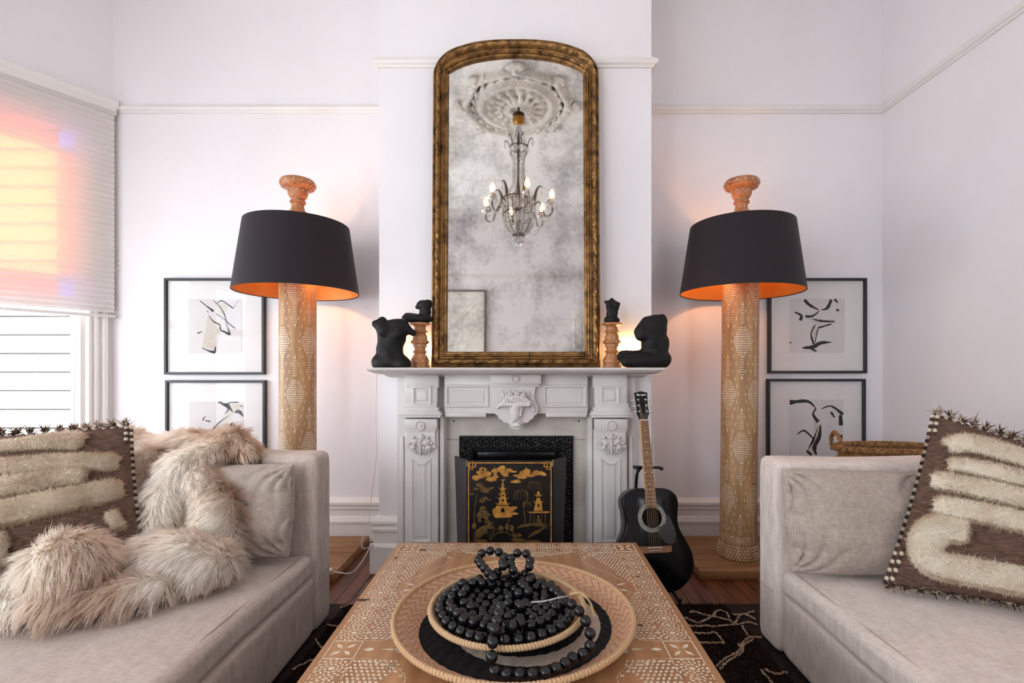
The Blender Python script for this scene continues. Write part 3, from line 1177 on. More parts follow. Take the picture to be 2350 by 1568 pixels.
b.rbox(-0.225, 0.225, 0.105, 0.12, 0.655, 0.700, 0.004)
b.rbox(-0.16, 0.06, 0.098, 0.11, 0.688, 0.694, 0.002)
b.build('smoke_hood', M_iron, ins, smooth=30)
b = MB()
b.rbox(-0.70, 0.70, -0.25, 0.1, 0.0005, 0.012, 0.003)
b.build('hearth_slab', mat('dark_slate', rgb(60, 57, 55), 0.5, col2=rgb(45, 43, 42), scale=12), mantel, smooth=30)

# ------------------------------------------------------------------ folding fire screen with gilt painted landscape
M_lacq = mat('black_lacquer', rgb(16, 13, 13), 0.35, col2=rgb(26, 20, 18), scale=6)
M_lacq2 = mat('worn_black_lacquer', rgb(34, 30, 32), 0.45, col2=rgb(22, 19, 20), scale=9)
M_gilt = mat('gilt_paint', rgb(205, 148, 66), 0.45, 0.15, col2=rgb(160, 104, 40), scale=25)
M_gilt2 = mat('faded_gilt_paint', rgb(112, 84, 34), 0.55, 0.1, col2=rgb(72, 52, 22), scale=40)
YS = 2.50
fs = thing('fire_screen', 'three-panel black lacquer fire screen painted with a gold pagoda landscape', 'fire screen', (-0.0818, YS, 0.0125))
SH = 0.689
b = MB()
b.rbox(-0.223, 0.223, 0, 0.014, 0, SH, 0.002, 1)
cp = b.build('centre_panel', M_lacq, fs, smooth=0)
for sx in (-1, 1):
    w = MB()
    X0, X1, X1b = sx * 0.226, sx * 0.307, sx * 0.278
    y1 = 0.125
    w.add([(X0, 0, 0), (X1b, y1 * 0.64, 0), (X1, y1, SH), (X0, 0, SH), (X0 - sx * 0.008, 0.012, 0), (X1b - sx * 0.008, y1 * 0.64 + 0.012, 0), (X1 - sx * 0.008, y1 + 0.012, SH), (X0 - sx * 0.008, 0.012, SH)],
          [(0, 1, 2, 3), (7, 6, 5, 4), (0, 4, 5, 1), (1, 5, 6, 2), (2, 6, 7, 3), (3, 7, 4, 0)])
    w.build('side_panel', M_lacq2, fs, smooth=0)
    MB().tube([(sx * 0.2245, -0.002, SH - 0.03), (sx * 0.2245, -0.002, SH + 0.004)], 0.003, 8).build('hinge', mat('brass_hinge', rgb(170, 150, 110), 0.4, 0.8), fs)


def sp(x, y):
    """painting coordinates: crop pixels (255..1335, 440..1470) -> panel metres; 1070 px wide"""
    return ((x - 795) / 1080.0 * 0.442, SH - 0.004 - (y - 440) / 1080.0 * 0.442 * 1.0)


class Paint:
    def __init__(s):
        s.mb = MB()
        s.k = 0

    def poly(s, pts, y=-0.0006):
        s.k += 1
        yy = y - 0.000004 * s.k
        v = []
        for p in pts:
            a, c = sp(*p)
            v.append((a, yy, c))
        s.mb.add(v, [tuple(range(len(v)))])

    def ell(s, cx, cy, rx, ry, ang=0, n=14):
        r6 = random.Random(int(cx * 31 + cy))
        pts = []
        for i in range(n):
            a = 2 * PI * i / n
            q = 1 + r6.uniform(-0.14, 0.14)
            x, y = rx * q * math.cos(a), ry * q * math.sin(a)
            pts.append((cx + x * math.cos(ang) - y * math.sin(ang), cy + x * math.sin(ang) + y * math.cos(ang)))
        s.poly(pts)

    def line(s, pts, w):
        P = [Vector((p[0], p[1])) for p in pts]
        L, R = [], []
        for i in range(len(P)):
            t = (P[min(i + 1, len(P) - 1)] - P[max(i - 1, 0)]).normalized()
            nrm = Vector((-t.y, t.x))
            ww = w[i] if isinstance(w, (list, tuple)) else w
            L.append(tuple(P[i] + nrm * ww / 2))
            R.append(tuple(P[i] - nrm * ww / 2))
        for i in range(len(P) - 1):
            s.poly([L[i], L[i + 1], R[i + 1], R[i]])


g, h, dk = Paint(), Paint(), Paint()
# border with square fret corners
g.line([(268, 540), (268, 1990)], 16); g.line([(1322, 540), (1322, 1990)], 16)
g.line([(345, 458), (1245, 458)], 16)
for s0, cx in ((1, 262), (-1, 1328)):
    X = lambda d: cx + s0 * d
    for pts in ([(X(0), 455), (X(95), 455), (X(95), 510), (X(0), 510), (X(0), 455)], [(X(14), 440), (X(14), 540)], [(X(60), 440), (X(60), 540), (X(0), 540)], [(X(95), 458), (X(95), 510)]):
        g.line(pts, 14)
# clouds and hills
for c in ((360, 650, 50, 34), (430, 630, 55, 32), (500, 600, 60, 36), (560, 665, 70, 34), (620, 620, 40, 40), (680, 560, 60, 50), (700, 520, 40, 28), (740, 600, 40, 40), (780, 555, 50, 26), (840, 570, 50, 12),
          (450, 545, 50, 30), (400, 580, 34, 22), (610, 560, 50, 30), (930, 620, 90, 20), (990, 590, 70, 40), (1010, 560, 50, 26), (950, 640, 60, 24), (1060, 620, 60, 20), (1130, 585, 50, 34), (1180, 590, 60, 28),
          (1225, 605, 36, 20), (870, 700, 70, 18), (880, 688, 36, 16)):
    g.ell(*c)
dk.ell(655, 600, 26, 30); dk.ell(455, 545, 16, 14)
g.poly([(980, 560), (1002, 505), (1022, 560)]); g.poly([(590, 560), (603, 505), (615, 560)])
# central pagoda
g.poly([(695, 740), (705, 665), (718, 740)]); g.poly([(675, 675), (705, 668), (735, 660), (728, 684), (704, 690)])
for i, (yb, hw) in enumerate(((800, 26), (870, 36), (920, 48), (990, 70))):
    g.poly([(705 - hw * 0.6, yb - 70), (705 + hw * 0.6, yb - 70), (705 + hw * 0.85, yb), (705 - hw * 0.85, yb)])
    g.poly([(705 - hw - 34, yb - 28), (705 - hw, yb - 12), (705 + hw, yb - 12), (705 + hw + 34, yb - 28), (705 + hw * 0.9, yb + 6), (705 - hw * 0.9, yb + 6)])
    dk.ell(705, yb - 46 if i < 3 else yb - 56, 8 + 2 * i, 10 + 2 * i)
g.poly([(620, 1005), (790, 1005), (815, 1100), (595, 1110)])
dk.poly([(682, 1090), (682, 1045), (705, 1030), (728, 1045), (728, 1090)])
for c in ((610, 1080, 36, 50), (640, 1130, 50, 30), (720, 1120, 60, 34), (770, 1130, 60, 30), (830, 1105, 70, 18), (800, 1050, 60, 30), (850, 1030, 40, 20), (690, 1140, 50, 20)):
    g.ell(*c)
# right temple
for yb, hw in ((880, 24), (965, 40)):
    g.poly([(1160 - hw * .5, yb - 60), (1160 + hw * .5, yb - 60), (1160 + hw, yb), (1160 - hw, yb)])
    g.poly([(1160 - hw - 36, yb - 30), (1160 - hw, yb - 8), (1160 + hw, yb - 8), (1160 + hw + 36, yb - 30), (1160 + hw, yb + 10), (1160 - hw, yb + 10)])
g.poly([(1120, 970), (1200, 970), (1215, 1070), (1100, 1070)])
dk.ell(1160, 1000, 14, 22); dk.ell(1160, 880, 8, 14)
g.poly([(1010, 1080), (1300, 1075), (1300, 1095), (1060, 1100)])
for x in (1060, 1110, 1200, 1250):
    h.line([(x, 1100), (x - 8, 1235)], 10)
h.ell(1157, 1190, 26, 40); g.ell(1160, 1140, 9, 12)
h.line([(1050, 1240), (1310, 1245)], 10)
# left temple
h.poly([(430, 1010), (480, 1010), (510, 1050), (400, 1055)]); h.poly([(420, 1060), (490, 1060), (560, 1135), (350, 1140)])
h.poly([(385, 1140), (520, 1140), (520, 1180), (385, 1220)]); dk.ell(455, 1185, 26, 30)
# trees
for c in ((400, 735, 36, 26), (360, 790, 40, 16), (465, 800, 50, 36), (430, 760, 26, 40), (545, 790, 50, 16, -.4), (310, 855, 30, 18), (490, 830, 36, 16), (440, 940, 40, 30), (480, 910, 36, 20), (530, 930, 30, 14)):
    h.ell(*c)
h.line([(370, 860), (365, 940), (345, 1040), (340, 1130), (350, 1240)], 12)
for cx, cy, R in ((1110, 740, 90), (940, 860, 100), (1015, 985, 60)):
    for k in range(7):
        a = PI * (0.95 - 0.14 * k)
        tip = (cx + R * math.cos(a) * 1.0, cy + R * 0.7)
        h.line([(cx + 8 * math.cos(a), cy - R * 0.5), (cx + R * 0.8 * math.cos(a), cy - R * 0.35), (cx + R * math.cos(a), cy + R * 0.3), tip], [9, 8, 6, 2])
h.line([(1020, 830), (1015, 930), (975, 980), (975, 1080), (990, 1150), (985, 1220)], [6, 10, 10, 12, 14, 16])
h.line([(1020, 850), (970, 800), (920, 770)], 6)
# rocks, bridge, figures
for i in range(9):
    h.line([(330 + 12 * i, 1440 - 4 * i), (360 + 22 * i, 1330 - 9 * i), (440 + 20 * i, 1270 - 9 * i)], [4, 16, 10])
for i in range(9):
    h.line([(880 + 20 * i, 1290 - 3 * i), (950 + 30 * i, 1250 - 4 * i), (1010 + 34 * i, 1240 + 6 * i)], [4, 18, 8])
    h.line([(1010 + 20 * i, 1430 - 10 * i), (1070 + 20 * i, 1360 - 10 * i), (1130 + 16 * i, 1320 - 4 * i)], [3, 14, 8])
br = [(540, 1440), (590, 1380), (650, 1348), (710, 1342), (770, 1350), (830, 1385), (880, 1440)]
h.line(br, 12); h.line([(x, y - 62) for x, y in br[:]], 8)
for x, y in br:
    h.line([(x, y - 62), (x, y)], 8)
for c in ((680, 1290, 24, 40), (760, 1270, 26, 50), (820, 1290, 24, 44), (782, 1195, 14, 20), (890, 1380, 60, 26), (340, 1260, 30, 40), (510, 1210, 40, 20), (560, 1280, 44, 22), (470, 1340, 50, 24), (900, 1440, 80, 26), (420, 1450, 90, 20), (1080, 1460, 120, 20)):
    h.ell(*c)
for q in range(14):
    h.line([(330 + 37 * (q % 4), 1540 + 30 * q), (560 + 60 * (q % 3), 1530 + 30 * q), (760 + 120 * (q % 5), 1545 + 30 * q)], [3, 10, 3])
g.mb.build('gilt_painting', M_gilt, cp, smooth=0)
h.mb.build('faded_painting', M_gilt2, cp, smooth=0)
dk.mb.v = [(a, y - 0.0008, c) for a, y, c in dk.mb.v]
dk.mb.build('painted_openings', M_lacq, cp, smooth=0)['kind'] = 'stuff'

# ------------------------------------------------------------------ gilt mirror leaning on the chimney breast
M_gold = mat('old_gilding', rgb(158, 118, 70), 0.40, 0.7, col2=rgb(66, 42, 24), scale=22, detail=8, ramp=(0.42, 0.72), bump=0.35, bscale=90)
m, nt, pb = new_mat('foxed_mirror_glass')
N, L = nt.nodes, nt.links
pb.inputs['Metallic'].default_value = 1.0
pb.inputs['Base Color'].default_value = (0.86, 0.85, 0.82, 1)
pb.inputs['Roughness'].default_value = 0.03
tc = N.new('ShaderNodeTexCoord')
n1 = N.new('ShaderNodeTexNoise'); n1.inputs['Scale'].default_value = 5.0; n1.inputs['Detail'].default_value = 3
n2 = N.new('ShaderNodeTexNoise'); n2.inputs['Scale'].default_value = 45.0; n2.inputs['Detail'].default_value = 5
L.new(tc.outputs['Object'], n1.inputs['Vector']); L.new(tc.outputs['Object'], n2.inputs['Vector'])
sx = N.new('ShaderNodeSeparateXYZ'); L.new(tc.outputs['Object'], sx.inputs[0])
ab = N.new('ShaderNodeMath'); ab.operation = 'ABSOLUTE'; L.new(sx.outputs[0], ab.inputs[0])
e1 = N.new('ShaderNodeMapRange'); e1.inputs[1].default_value = 0.10; e1.inputs[2].default_value = 0.40; e1.inputs[3].default_value = -0.03; e1.inputs[4].default_value = 0.10
L.new(ab.outputs[0], e1.inputs[0])
ad = N.new('ShaderNodeMath'); ad.operation = 'ADD'; L.new(n1.outputs[0], ad.inputs[0]); L.new(e1.outputs[0], ad.inputs[1])
ad2 = N.new('ShaderNodeMath'); ad2.operation = 'MULTIPLY_ADD'; L.new(n2.outputs[0], ad2.inputs[0]); ad2.inputs[1].default_value = 0.34; L.new(ad.outputs[0], ad2.inputs[2])
rp = N.new('ShaderNodeValToRGB')
rp.color_ramp.elements[0].position = 0.62; rp.color_ramp.elements[0].color = (0, 0, 0, 1)
rp.color_ramp.elements[1].position = 1.0; rp.color_ramp.elements[1].color = (0.75, 0.75, 0.75, 1)
L.new(ad2.outputs[0], rp.inputs[0])
dfm = N.new('ShaderNodeBsdfDiffuse'); dfm.inputs[0].default_value = rgb(104, 98, 92)
mxs = N.new('ShaderNodeMixShader')
L.new(rp.outputs[0], mxs.inputs[0]); L.new(pb.outputs[0], mxs.inputs[1]); L.new(dfm.outputs[0], mxs.inputs[2])
L.new(mxs.outputs[0], N['Material Output'].inputs[0])
M_mirror = m

mir = thing('gilt_mirror', 'tall arched antique mirror in carved gilt frame leaning above the mantel', 'mirror', (-0.054, 2.699, 1.1885), (math.radians(-2.0), 0, 0))
outA = [(0.473, 1.60), (0.473, 1.66), (0.468, 1.705), (0.437, 1.763), (0.378, 1.815), (0.254, 1.857), (0.127, 1.874), (0, 1.878)]
inA = [(0.385, 1.60), (0.385, 1.65), (0.3845, 1.675), (0.382, 1.690), (0.300, 1.732), (0.21, 1.758), (0.085, 1.775), (0, 1.778)]
oC = [p.to_tuple() for p in smoothcurve([(a, c, 0) for a, c in outA], 10)]
iC = [p.to_tuple() for p in smoothcurve([(a, c, 0) for a, c in inA], 10)]
O = [(0, 0), (0.473, 0)] + [p[:2] for p in oC]
I = [(0, 0.088), (0.385, 0.088)] + [p[:2] for p in iC]
O = O + [(-x, z) for x, z in reversed(O[1:-1])]
I = I + [(-x, z) for x, z in reversed(I[1:-1])]
rO, rI, ss = [], [], []
s_acc = 0
for i in range(len(O)):
    j = (i + 1) % len(O)
    d = math.dist(O[i], O[j])
    n = max(1, int(d / 0.0075))
    for k in range(n):
        t = k / n
        rO.append((O[i][0] * (1 - t) + O[j][0] * t, O[i][1] * (1 - t) + O[j][1] * t))
        rI.append((I[i][0] * (1 - t) + I[j][0] * t, I[i][1] * (1 - t) + I[j][1] * t))
        ss.append(s_acc + d * t)
    s_acc += d
prof = [(0, 0.0), (0, 0.022), (0.06, 0.034), (0.12, 0.036), (0.16, 0.030), (0.20, 0.040), (0.27, 0.052), (0.35, 0.056), (0.43, 0.052), (0.50, 0.040), (0.54, 0.026), (0.58, 0.022),
        (0.64, 0.022), (0.68, 0.032), (0.74, 0.036), (0.80, 0.032), (0.83, 0.024), (0.88, 0.026), (0.93, 0.024), (1.0, 0.014), (1.0, 0.004)]
v, f = [], []
for (ox, oz), (ix, iz), s in zip(rO, rI, ss):
    for u, hgt in prof:
        hh = hgt
        if 0.18 < u < 0.52:
            leaf = abs(math.sin(PI * s / 0.075 + 9 * (u - 0.35) * (1 if math.sin(PI * s / 0.6) > 0 else -1)))
            hh += -0.009 * leaf ** 3 + 0.003 * math.sin(s * 170 + u * 40)
        elif 0.64 < u < 0.84:
            hh += 0.0025 * math.sin(s * 2 * PI / 0.02)
        v.append((ox * (1 - u) + ix * u, -hh, oz * (1 - u) + iz * u))
n, k = len(rO), len(prof)
for i in range(n):
    j = (i + 1) % n
    for q in range(k - 1):
        f.append((i * k + q, i * k + q + 1, j * k + q + 1, j * k + q))
MB().add(v, f).build('frame', M_gold, mir, smooth=60)
gl = [(x * 1.02, z) for x, z in [(-0.386, 0.086), (0.386, 0.086)] + [p[:2] for p in iC] + [(-p[0], p[1]) for p in reversed(iC[:-1])]]
MB().add([(x * 1.012, -0.006, 0.95 + (z - 0.95) * 1.012) for x, z in gl], [tuple(range(len(gl)))]).build('mirror_glass', M_mirror, mir, smooth=0)
MB().add([(x * 0.985, -0.003, z) for x, z in rO], [tuple(range(len(rO)))]).build('backing_board', mat('mirror_backboard', rgb(90, 66, 44), 0.8, col2=rgb(70, 50, 34)), mir, smooth=0)
# ------------------------------------------------------------------ inlay pieces (bone set in wood)
M_bone = mat('bone_inlay', rgb(236, 222, 202), 0.45, col2=rgb(214, 194, 168), scale=60)
M_mango = wood_mat('light_mango_wood', rgb(146, 108, 70), rgb(192, 152, 106), 'z', 0.5, 3.0)
M_turned = wood_mat('turned_orange_wood', rgb(150, 92, 56), rgb(200, 140, 94), 'z', 0.42, 3.0)
M_slabw = wood_mat('oak_slab', rgb(126, 86, 54), rgb(172, 126, 82), 'x', 0.55, 3.0)


def piece(kind, a, b, ang, l, w):
    """outline of one inlay piece at (a, b), long axis turned by ang"""
    if kind == 'leaf':
        q = [(-l, 0), (-l * .4, w * .9), (l * .3, w), (l, 0), (l * .3, -w), (-l * .4, -w * .9)]
    elif kind == 'dia':
        q = [(-l, 0), (0, w), (l, 0), (0, -w)]
    elif kind == 'tri':
        q = [(-l, w), (l, 0), (-l, -w)]
    elif kind == 'bar':
        q = [(-l, -w), (l, -w), (l, w), (-l, w)]
    else:
        q = [(l * math.cos(t), w * math.sin(t)) for t in [k * PI / 4 for k in range(8)]]
    c, s = math.cos(ang), math.sin(ang)
    return [(a + x * c - y * s, b + x * s + y * c) for x, y in q]


def lozenge(out, a0, b0, H, W, half=False):
    """tall leaf-filled lozenge centred at (a0, b0)"""
    for sg in (1, -1):
        out.append(piece('tri', a0, b0 + sg * H * .5, sg * PI / 2, 0.012, 0.006))
        for i in range(7):
            y = H * (0.445 - 0.033 * i)
            for e in (-1, 1):
                out.append(piece('leaf', a0 + e * 0.0055, b0 + sg * y, sg * e * -0.5 + (0 if sg * e > 0 else PI), 0.0056, 0.0028))
    n = 13
    for j in range(-n // 2, n // 2 + 1):
        y = j * H * 0.030
        hw = W * 0.5 * (1 - (abs(j) / (n * .60)) ** 1.4)
        k = max(1, int(hw / 0.0094))
        for i in range(-k, k + 1):
            x = i * hw / k + (0.003 if j % 2 else 0)
            if abs(x) < 0.006 and abs(y) < 0.01:
                continue
            ang = math.atan2(y, x) + 0.8
            out.append(piece('leaf', a0 + x, b0 + y, ang, 0.0058, 0.0034))
    out.append(piece('dot', a0, b0, 0, 0.006, 0.006))
    for e in (-1, 1):                                   # dashed outline
        for i in range(-9, 10):
            t = i / 10
            if abs(i) % 2 == 0:
                x = W * 0.62 * (1 - abs(t) ** 1.3)
                out.append(piece('bar', a0 + e * (x + 0.004), b0 + t * H * .5, PI / 2 + e * 0.24 * (1 if t > 0 else -1), 0.009, 0.0017))


def on_cylinder(polys, r, name, parent, z0=0.0, taper=0.0):
    mb = MB()
    for p in polys:
        v = []
        for a, z in p:
            rr = r + 0.0006 - taper * (z - z0)
            v.append((rr * math.cos(a / r), rr * math.sin(a / r), z))
        mb.add(v, [tuple(range(len(v)))])
    o = mb.build(name, M_bone, parent, smooth=0)
    o['kind'] = 'stuff'
    return o


def ring_dots(mb, r, z, n, s=0.0035, slope=0.0, ph=0.0):
    for k in range(n):
        a = 2 * PI * k / n + ph
        mb.sph((r * math.cos(a), r * math.sin(a), z), (s, s, s), 6, 4)


# ------------------------------------------------------------------ black shades with golden lining
m, nt, pb = new_mat('black_shade_cloth')
pb.inputs['Base Color'].default_value = rgb(30, 20, 26)
pb.inputs['Roughness'].default_value = 0.85
pb.inputs['Sheen Weight'].default_value = 0.08
pb.inputs['Sheen Roughness'].default_value = 0.4
N, L = nt.nodes, nt.links
tc = N.new('ShaderNodeTexCoord')
nz = N.new('ShaderNodeTexNoise'); nz.inputs['Scale'].default_value = 400
L.new(tc.outputs['Object'], nz.inputs['Vector'])
bp_ = N.new('ShaderNodeBump'); bp_.inputs['Strength'].default_value = 0.2; bp_.inputs['Distance'].default_value = 0.002
L.new(nz.outputs[0], bp_.inputs['Height']); L.new(bp_.outputs[0], pb.inputs['Normal'])
M_shade = m
M_lining = mat('golden_shade_lining', rgb(204, 134, 60), 0.42, 0.35, col2=rgb(194, 122, 50), scale=6)
M_bulb = emit_mat('warm_bulb', (1.0, 0.48, 0.17, 1), 205.0)
M_brass = mat('dull_brass', rgb(150, 120, 70), 0.4, 0.8, col2=rgb(110, 84, 46), scale=30)

FIN = [(0.030, 2.02), (0.056, 2.03), (0.056, 2.05), (0.040, 2.07), (0.036, 2.085), (0.044, 2.10), (0.055, 2.118), (0.053, 2.128), (0.042, 2.136), (0.036, 2.15), (0.034, 2.168), (0.036, 2.176),
       (0.045, 2.182), (0.045, 2.192), (0.037, 2.197), (0.040, 2.202), (0.040, 2.208), (0.048, 2.216), (0.055, 2.23), (0.058, 2.245), (0.057, 2.262), (0.062, 2.266), (0.080, 2.268), (0.094, 2.275), (0.102, 2.290), (0.101, 2.306), (0.092, 2.318),
       (0.05, 2.322), (0.0, 2.322)]


def floor_lamp(label, loc, lean, bulb_dx, ph):
    lamp = thing('floor_lamp', label, 'floor lamp', loc, (0, lean, 0))
    r = 0.104
    prof = [(0.0, 0.0), (0.108, 0.0), (0.113, 0.008), (0.114, 0.03), (0.110, 0.055), (0.105, 0.075), (r, 0.10), (r, 1.96), (0.098, 1.98), (0.0, 1.985)]
    col = MB().lathe(prof, 48).build('column', M_mango, lamp, smooth=30)
    polys = []
    C = 2 * PI * r
    for k in range(8):
        a = C * k / 8 + ph
        for j in range(-1, 5):
            z = 0.36 + 0.62 * j + (0.31 if k % 2 else 0)
            if -0.1 < z < 2.1:
                q = []
                lozenge(q, a, z, 0.44, 0.092)
                polys += [p for p in q if all(0.11 < t[1] < 1.95 for t in p)]
    for j in range(4):
        for k in range(44):
            polys.append(piece('leaf', C * k / 44 + (0.006 if j % 2 else 0), 0.105 + 0.011 * j, PI / 2 + (0.5 if j % 2 else -0.5), 0.0045, 0.003))
    on_cylinder(polys, r, 'inlay', col)
    ft = MB()
    for j in range(5):
        z = 0.012 + 0.017 * j
        rr = 0.1135 if z < 0.05 else 0.1095 - (z - 0.05) * 0.12
        for k in range(40):
            a = 2 * PI * (k + 0.5 * (j % 2)) / 40
            ft.sph((rr * math.cos(a), rr * math.sin(a), z), (0.004, 0.004, 0.005), 6, 4)
    fi = ft.build('foot_inlay', M_bone, col)
    fi['kind'] = 'stuff'
    base = -loc[2]
    fin = MB().lathe([(q, z + base) for q, z in FIN], 36).build('finial', M_turned, lamp, smooth=40)
    d = MB()
    ring_dots(d, 0.1015, 2.297 + base, 14, 0.0045)
    ring_dots(d, 0.0575, 2.25 + base, 10, 0.004)
    ring_dots(d, 0.049, 2.218 + base, 9, 0.003, ph=.3)
    ring_dots(d, 0.038, 2.155 + base, 8, 0.004)
    ring_dots(d, 0.092, 2.273 + base, 22, 0.0028)
    di = d.build('finial_inlay', M_bone, fin)
    di['kind'] = 'stuff'
    z0, z1, r0, r1 = 1.64 + base, 2.046 + base, 0.349, 0.292
    sh = MB().lathe([(r0, z0), (r0 + .002, z0), (r1 + .002, z1), (r1, z1), (r1 - .001, z1), (r0 - .001, z0)], 72, closed=True).build('lamp_shade', M_shade, lamp, smooth=30)
    MB().lathe([(r0 - .003, z0 + .004), (r1 - .003, z1 - .004), (r1 - .005, z1 - .004), (r0 - .005, z0 + .004)], 72, closed=True).build('shade_lining', M_lining, sh, smooth=30)
    rg = MB()
    ringp = [((r1 - .006) * math.cos(2 * PI * k / 48), (r1 - .006) * math.sin(2 * PI * k / 48), z1 - 0.03) for k in range(48)]
    rg.tube(ringp, 0.003, 6, closed=True)
    for k in range(3):
        a = 2 * PI * k / 3 + 0.4
        rg.tube([(0.09 * math.cos(a), 0.09 * math.sin(a), z1 - 0.06), ((r1 - .006) * math.cos(a), (r1 - .006) * math.sin(a), z1 - 0.03)], 0.003, 6)
    rg.build('shade_spider', M_brass, sh)
    for dx in (bulb_dx, -bulb_dx):
        s = MB()
        s.tube([(0.09 * (1 if dx > 0 else -1), 0, 1.74 + base), (dx, 0, 1.74 + base)], 0.007, 8)
        s.lathe([(0.0, -0.03), (0.018, -0.03), (0.018, 0.02), (0.013, 0.03), (0, 0.03)], 16, (dx, 0, 1.75 + base))
        so = s.build('bulb_socket', M_brass, lamp)
        MB().sph((dx, 0, 1.815 + base), (0.024, 0.024, 0.036), 12, 8).build('bulb', M_bulb if dx == bulb_dx else M_bulb2, so, smooth=180)
    return lamp


M_bulb2 = emit_mat('warm_bulb_dim', (1.0, 0.48, 0.17, 1), 40.0)
SLZ = 0.052
floor_lamp('tall bone-inlaid column floor lamp with black shade, by the bay window', (-1.377, 2.90, SLZ + 0.0005), 0.0, 0.19, 0.03)
floor_lamp('tall bone-inlaid column floor lamp with black shade, beside the guitar', (1.285, 2.90, SLZ + 0.0005), 0.010, -0.19, 0.05)
for lab, x0, x1, y0 in (('wooden slab on the floor under the lamp by the bay window', -1.86, -1.054, 2.635),
                        ('wooden slab on the floor under the lamp beside the guitar', 0.975, 1.78, 2.675)):
    sl = thing('lamp_slab', lab, 'wooden slab', ((x0 + x1) / 2, (y0 + 3.24) / 2, 0), group='slabs under the floor lamps')
    hw, hd = (x1 - x0) / 2, (3.24 - y0) / 2
    for k in range(2):
        MB().rbox(-hw, hw, -hd + hd * k + 0.0006, -hd + hd * (k + 1) - 0.0006, 0.0005, SLZ, 0.005).build('board', M_slabw, sl, smooth=30)

# ------------------------------------------------------------------ candlesticks on the mantel shelf
SZ = 1.1875
CS = [(0.0, 0.0), (0.050, 0.0), (0.052, 0.006), (0.050, 0.016), (0.046, 0.020), (0.048, 0.026), (0.050, 0.036), (0.048, 0.046), (0.040, 0.060), (0.033, 0.072), (0.030, 0.078), (0.036, 0.082),
      (0.040, 0.088), (0.034, 0.093), (0.030, 0.098), (0.030, 0.106), (0.036, 0.116), (0.038, 0.122), (0.036, 0.128), (0.046, 0.132), (0.052, 0.140), (0.048, 0.147), (0.040, 0.152), (0.038, 0.164),
      (0.036, 0.178), (0.032, 0.184), (0.030, 0.190), (0.040, 0.194), (0.042, 0.200), (0.032, 0.206), (0.030, 0.222), (0.036, 0.230), (0.054, 0.236), (0.056, 0.242), (0.054, 0.246), (0.0, 0.244)]


def candlestick(label, x, y):
    t = thing('candlestick', label, 'candlestick', (x, y, SZ))
    st = MB().lathe(CS, 32).build('turned_stem', M_turned, t, smooth=40)
    d = MB()
    for r, z, n, s in ((0.0515, 0.010, 10, .0035), (0.050, 0.036, 9, .003), (0.037, 0.063, 7, .004), (0.0375, 0.119, 7, .004), (0.051, 0.138, 12, .0028), (0.0385, 0.165, 7, .004)):
        ring_dots(d, r, z, n, s, ph=0.3)
    o = d.build('inlay', M_bone, st)
    o['kind'] = 'stuff'
    return t


CSL, CSR = (-0.583, 2.648), (0.477, 2.648)
candlestick('turned wooden candlestick with white dots behind the leaning black torso', *CSL)
candlestick('turned wooden candlestick with white dots beside the seated black torso', *CSR)

# ------------------------------------------------------------------ black torso sculptures
M_clay = mat('matt_black_ceramic', rgb(17, 14, 16), 0.6, col2=rgb(12, 10, 11), scale=14, bump=0.35, bscale=26, spec=0.3)


def torso(name, label, loc, prims, k, step, rotz=0, group=None, noise=0.0026):
    def cut(G, d):
        return np.maximum(d, -G[..., 2])               # flat underside
    o = blob(name, prims, k, step, M_clay, None, 180, noise, 48, cut)
    o.location = loc
    o.rotation_euler = (0, 0, rotz)
    return tag(o, label, 'sculpture', group)


# coordinates in metres about the middle of each sculpture's base
torso('torso_sculpture', 'large headless black torso with raised shoulder, leaning at the shelf end', (-0.718, 2.556, SZ), [
    ('e', (-0.005, 0, 0.030), (0.098, 0.052, 0.060)), ('e', (0.062, -0.022, 0.012), (0.045, 0.045, 0.045)), ('e', (-0.005, 0, 0.095), (0.070, 0.044, 0.060)),
    ('e', (0.004, 0, 0.155), (0.074, 0.044, 0.062)), ('e', (0.008, 0, 0.200), (0.084, 0.042, 0.048)), ('c', (-0.05, 0, 0.225), (-0.078, -0.008, 0.232), 0.030, 0.018),
    ('c', (-0.045, 0, 0.232), (-0.045, -0.002, 0.250), 0.030, 0.020), ('c', (0.058, 0, 0.222), (0.118, -0.01, 0.185), 0.034, 0.016), ('e', (0.035, 0, 0.235), (0.045, 0.034, 0.026)),
    ('e', (0.036, -0.036, 0.180), (0.030, 0.018, 0.028)), ('e', (-0.038, -0.034, 0.190), (0.026, 0.018, 0.026))], 0.020, 0.006, 0.15)
torso('torso_sculpture', 'large seated black torso with folded thigh at the shelf end by the guitar', (0.640, 2.560, SZ), [
    ('e', (0.055, 0, 0.045), (0.082, 0.055, 0.062)), ('c', (0.050, -0.02, 0.036), (-0.105, -0.035, 0.034), 0.046, 0.032), ('c', (0.03, 0.02, 0.060), (-0.120, 0.005, 0.060), 0.038, 0.030),
    ('e', (0.052, 0, 0.12), (0.076, 0.048, 0.08)), ('e', (0.036, 0, 0.205), (0.082, 0.046, 0.062)), ('e', (0.055, 0, 0.240), (0.062, 0.042, 0.042)),
    ('c', (0.01, -0.005, 0.235), (-0.035, -0.01, 0.190), 0.034, 0.028), ('c', (0.085, 0, 0.25), (0.088, 0.002, 0.268), 0.026, 0.018), ('e', (-0.028, -0.02, 0.165), (0.030, 0.025, 0.025))], 0.016, 0.006, 0.0)
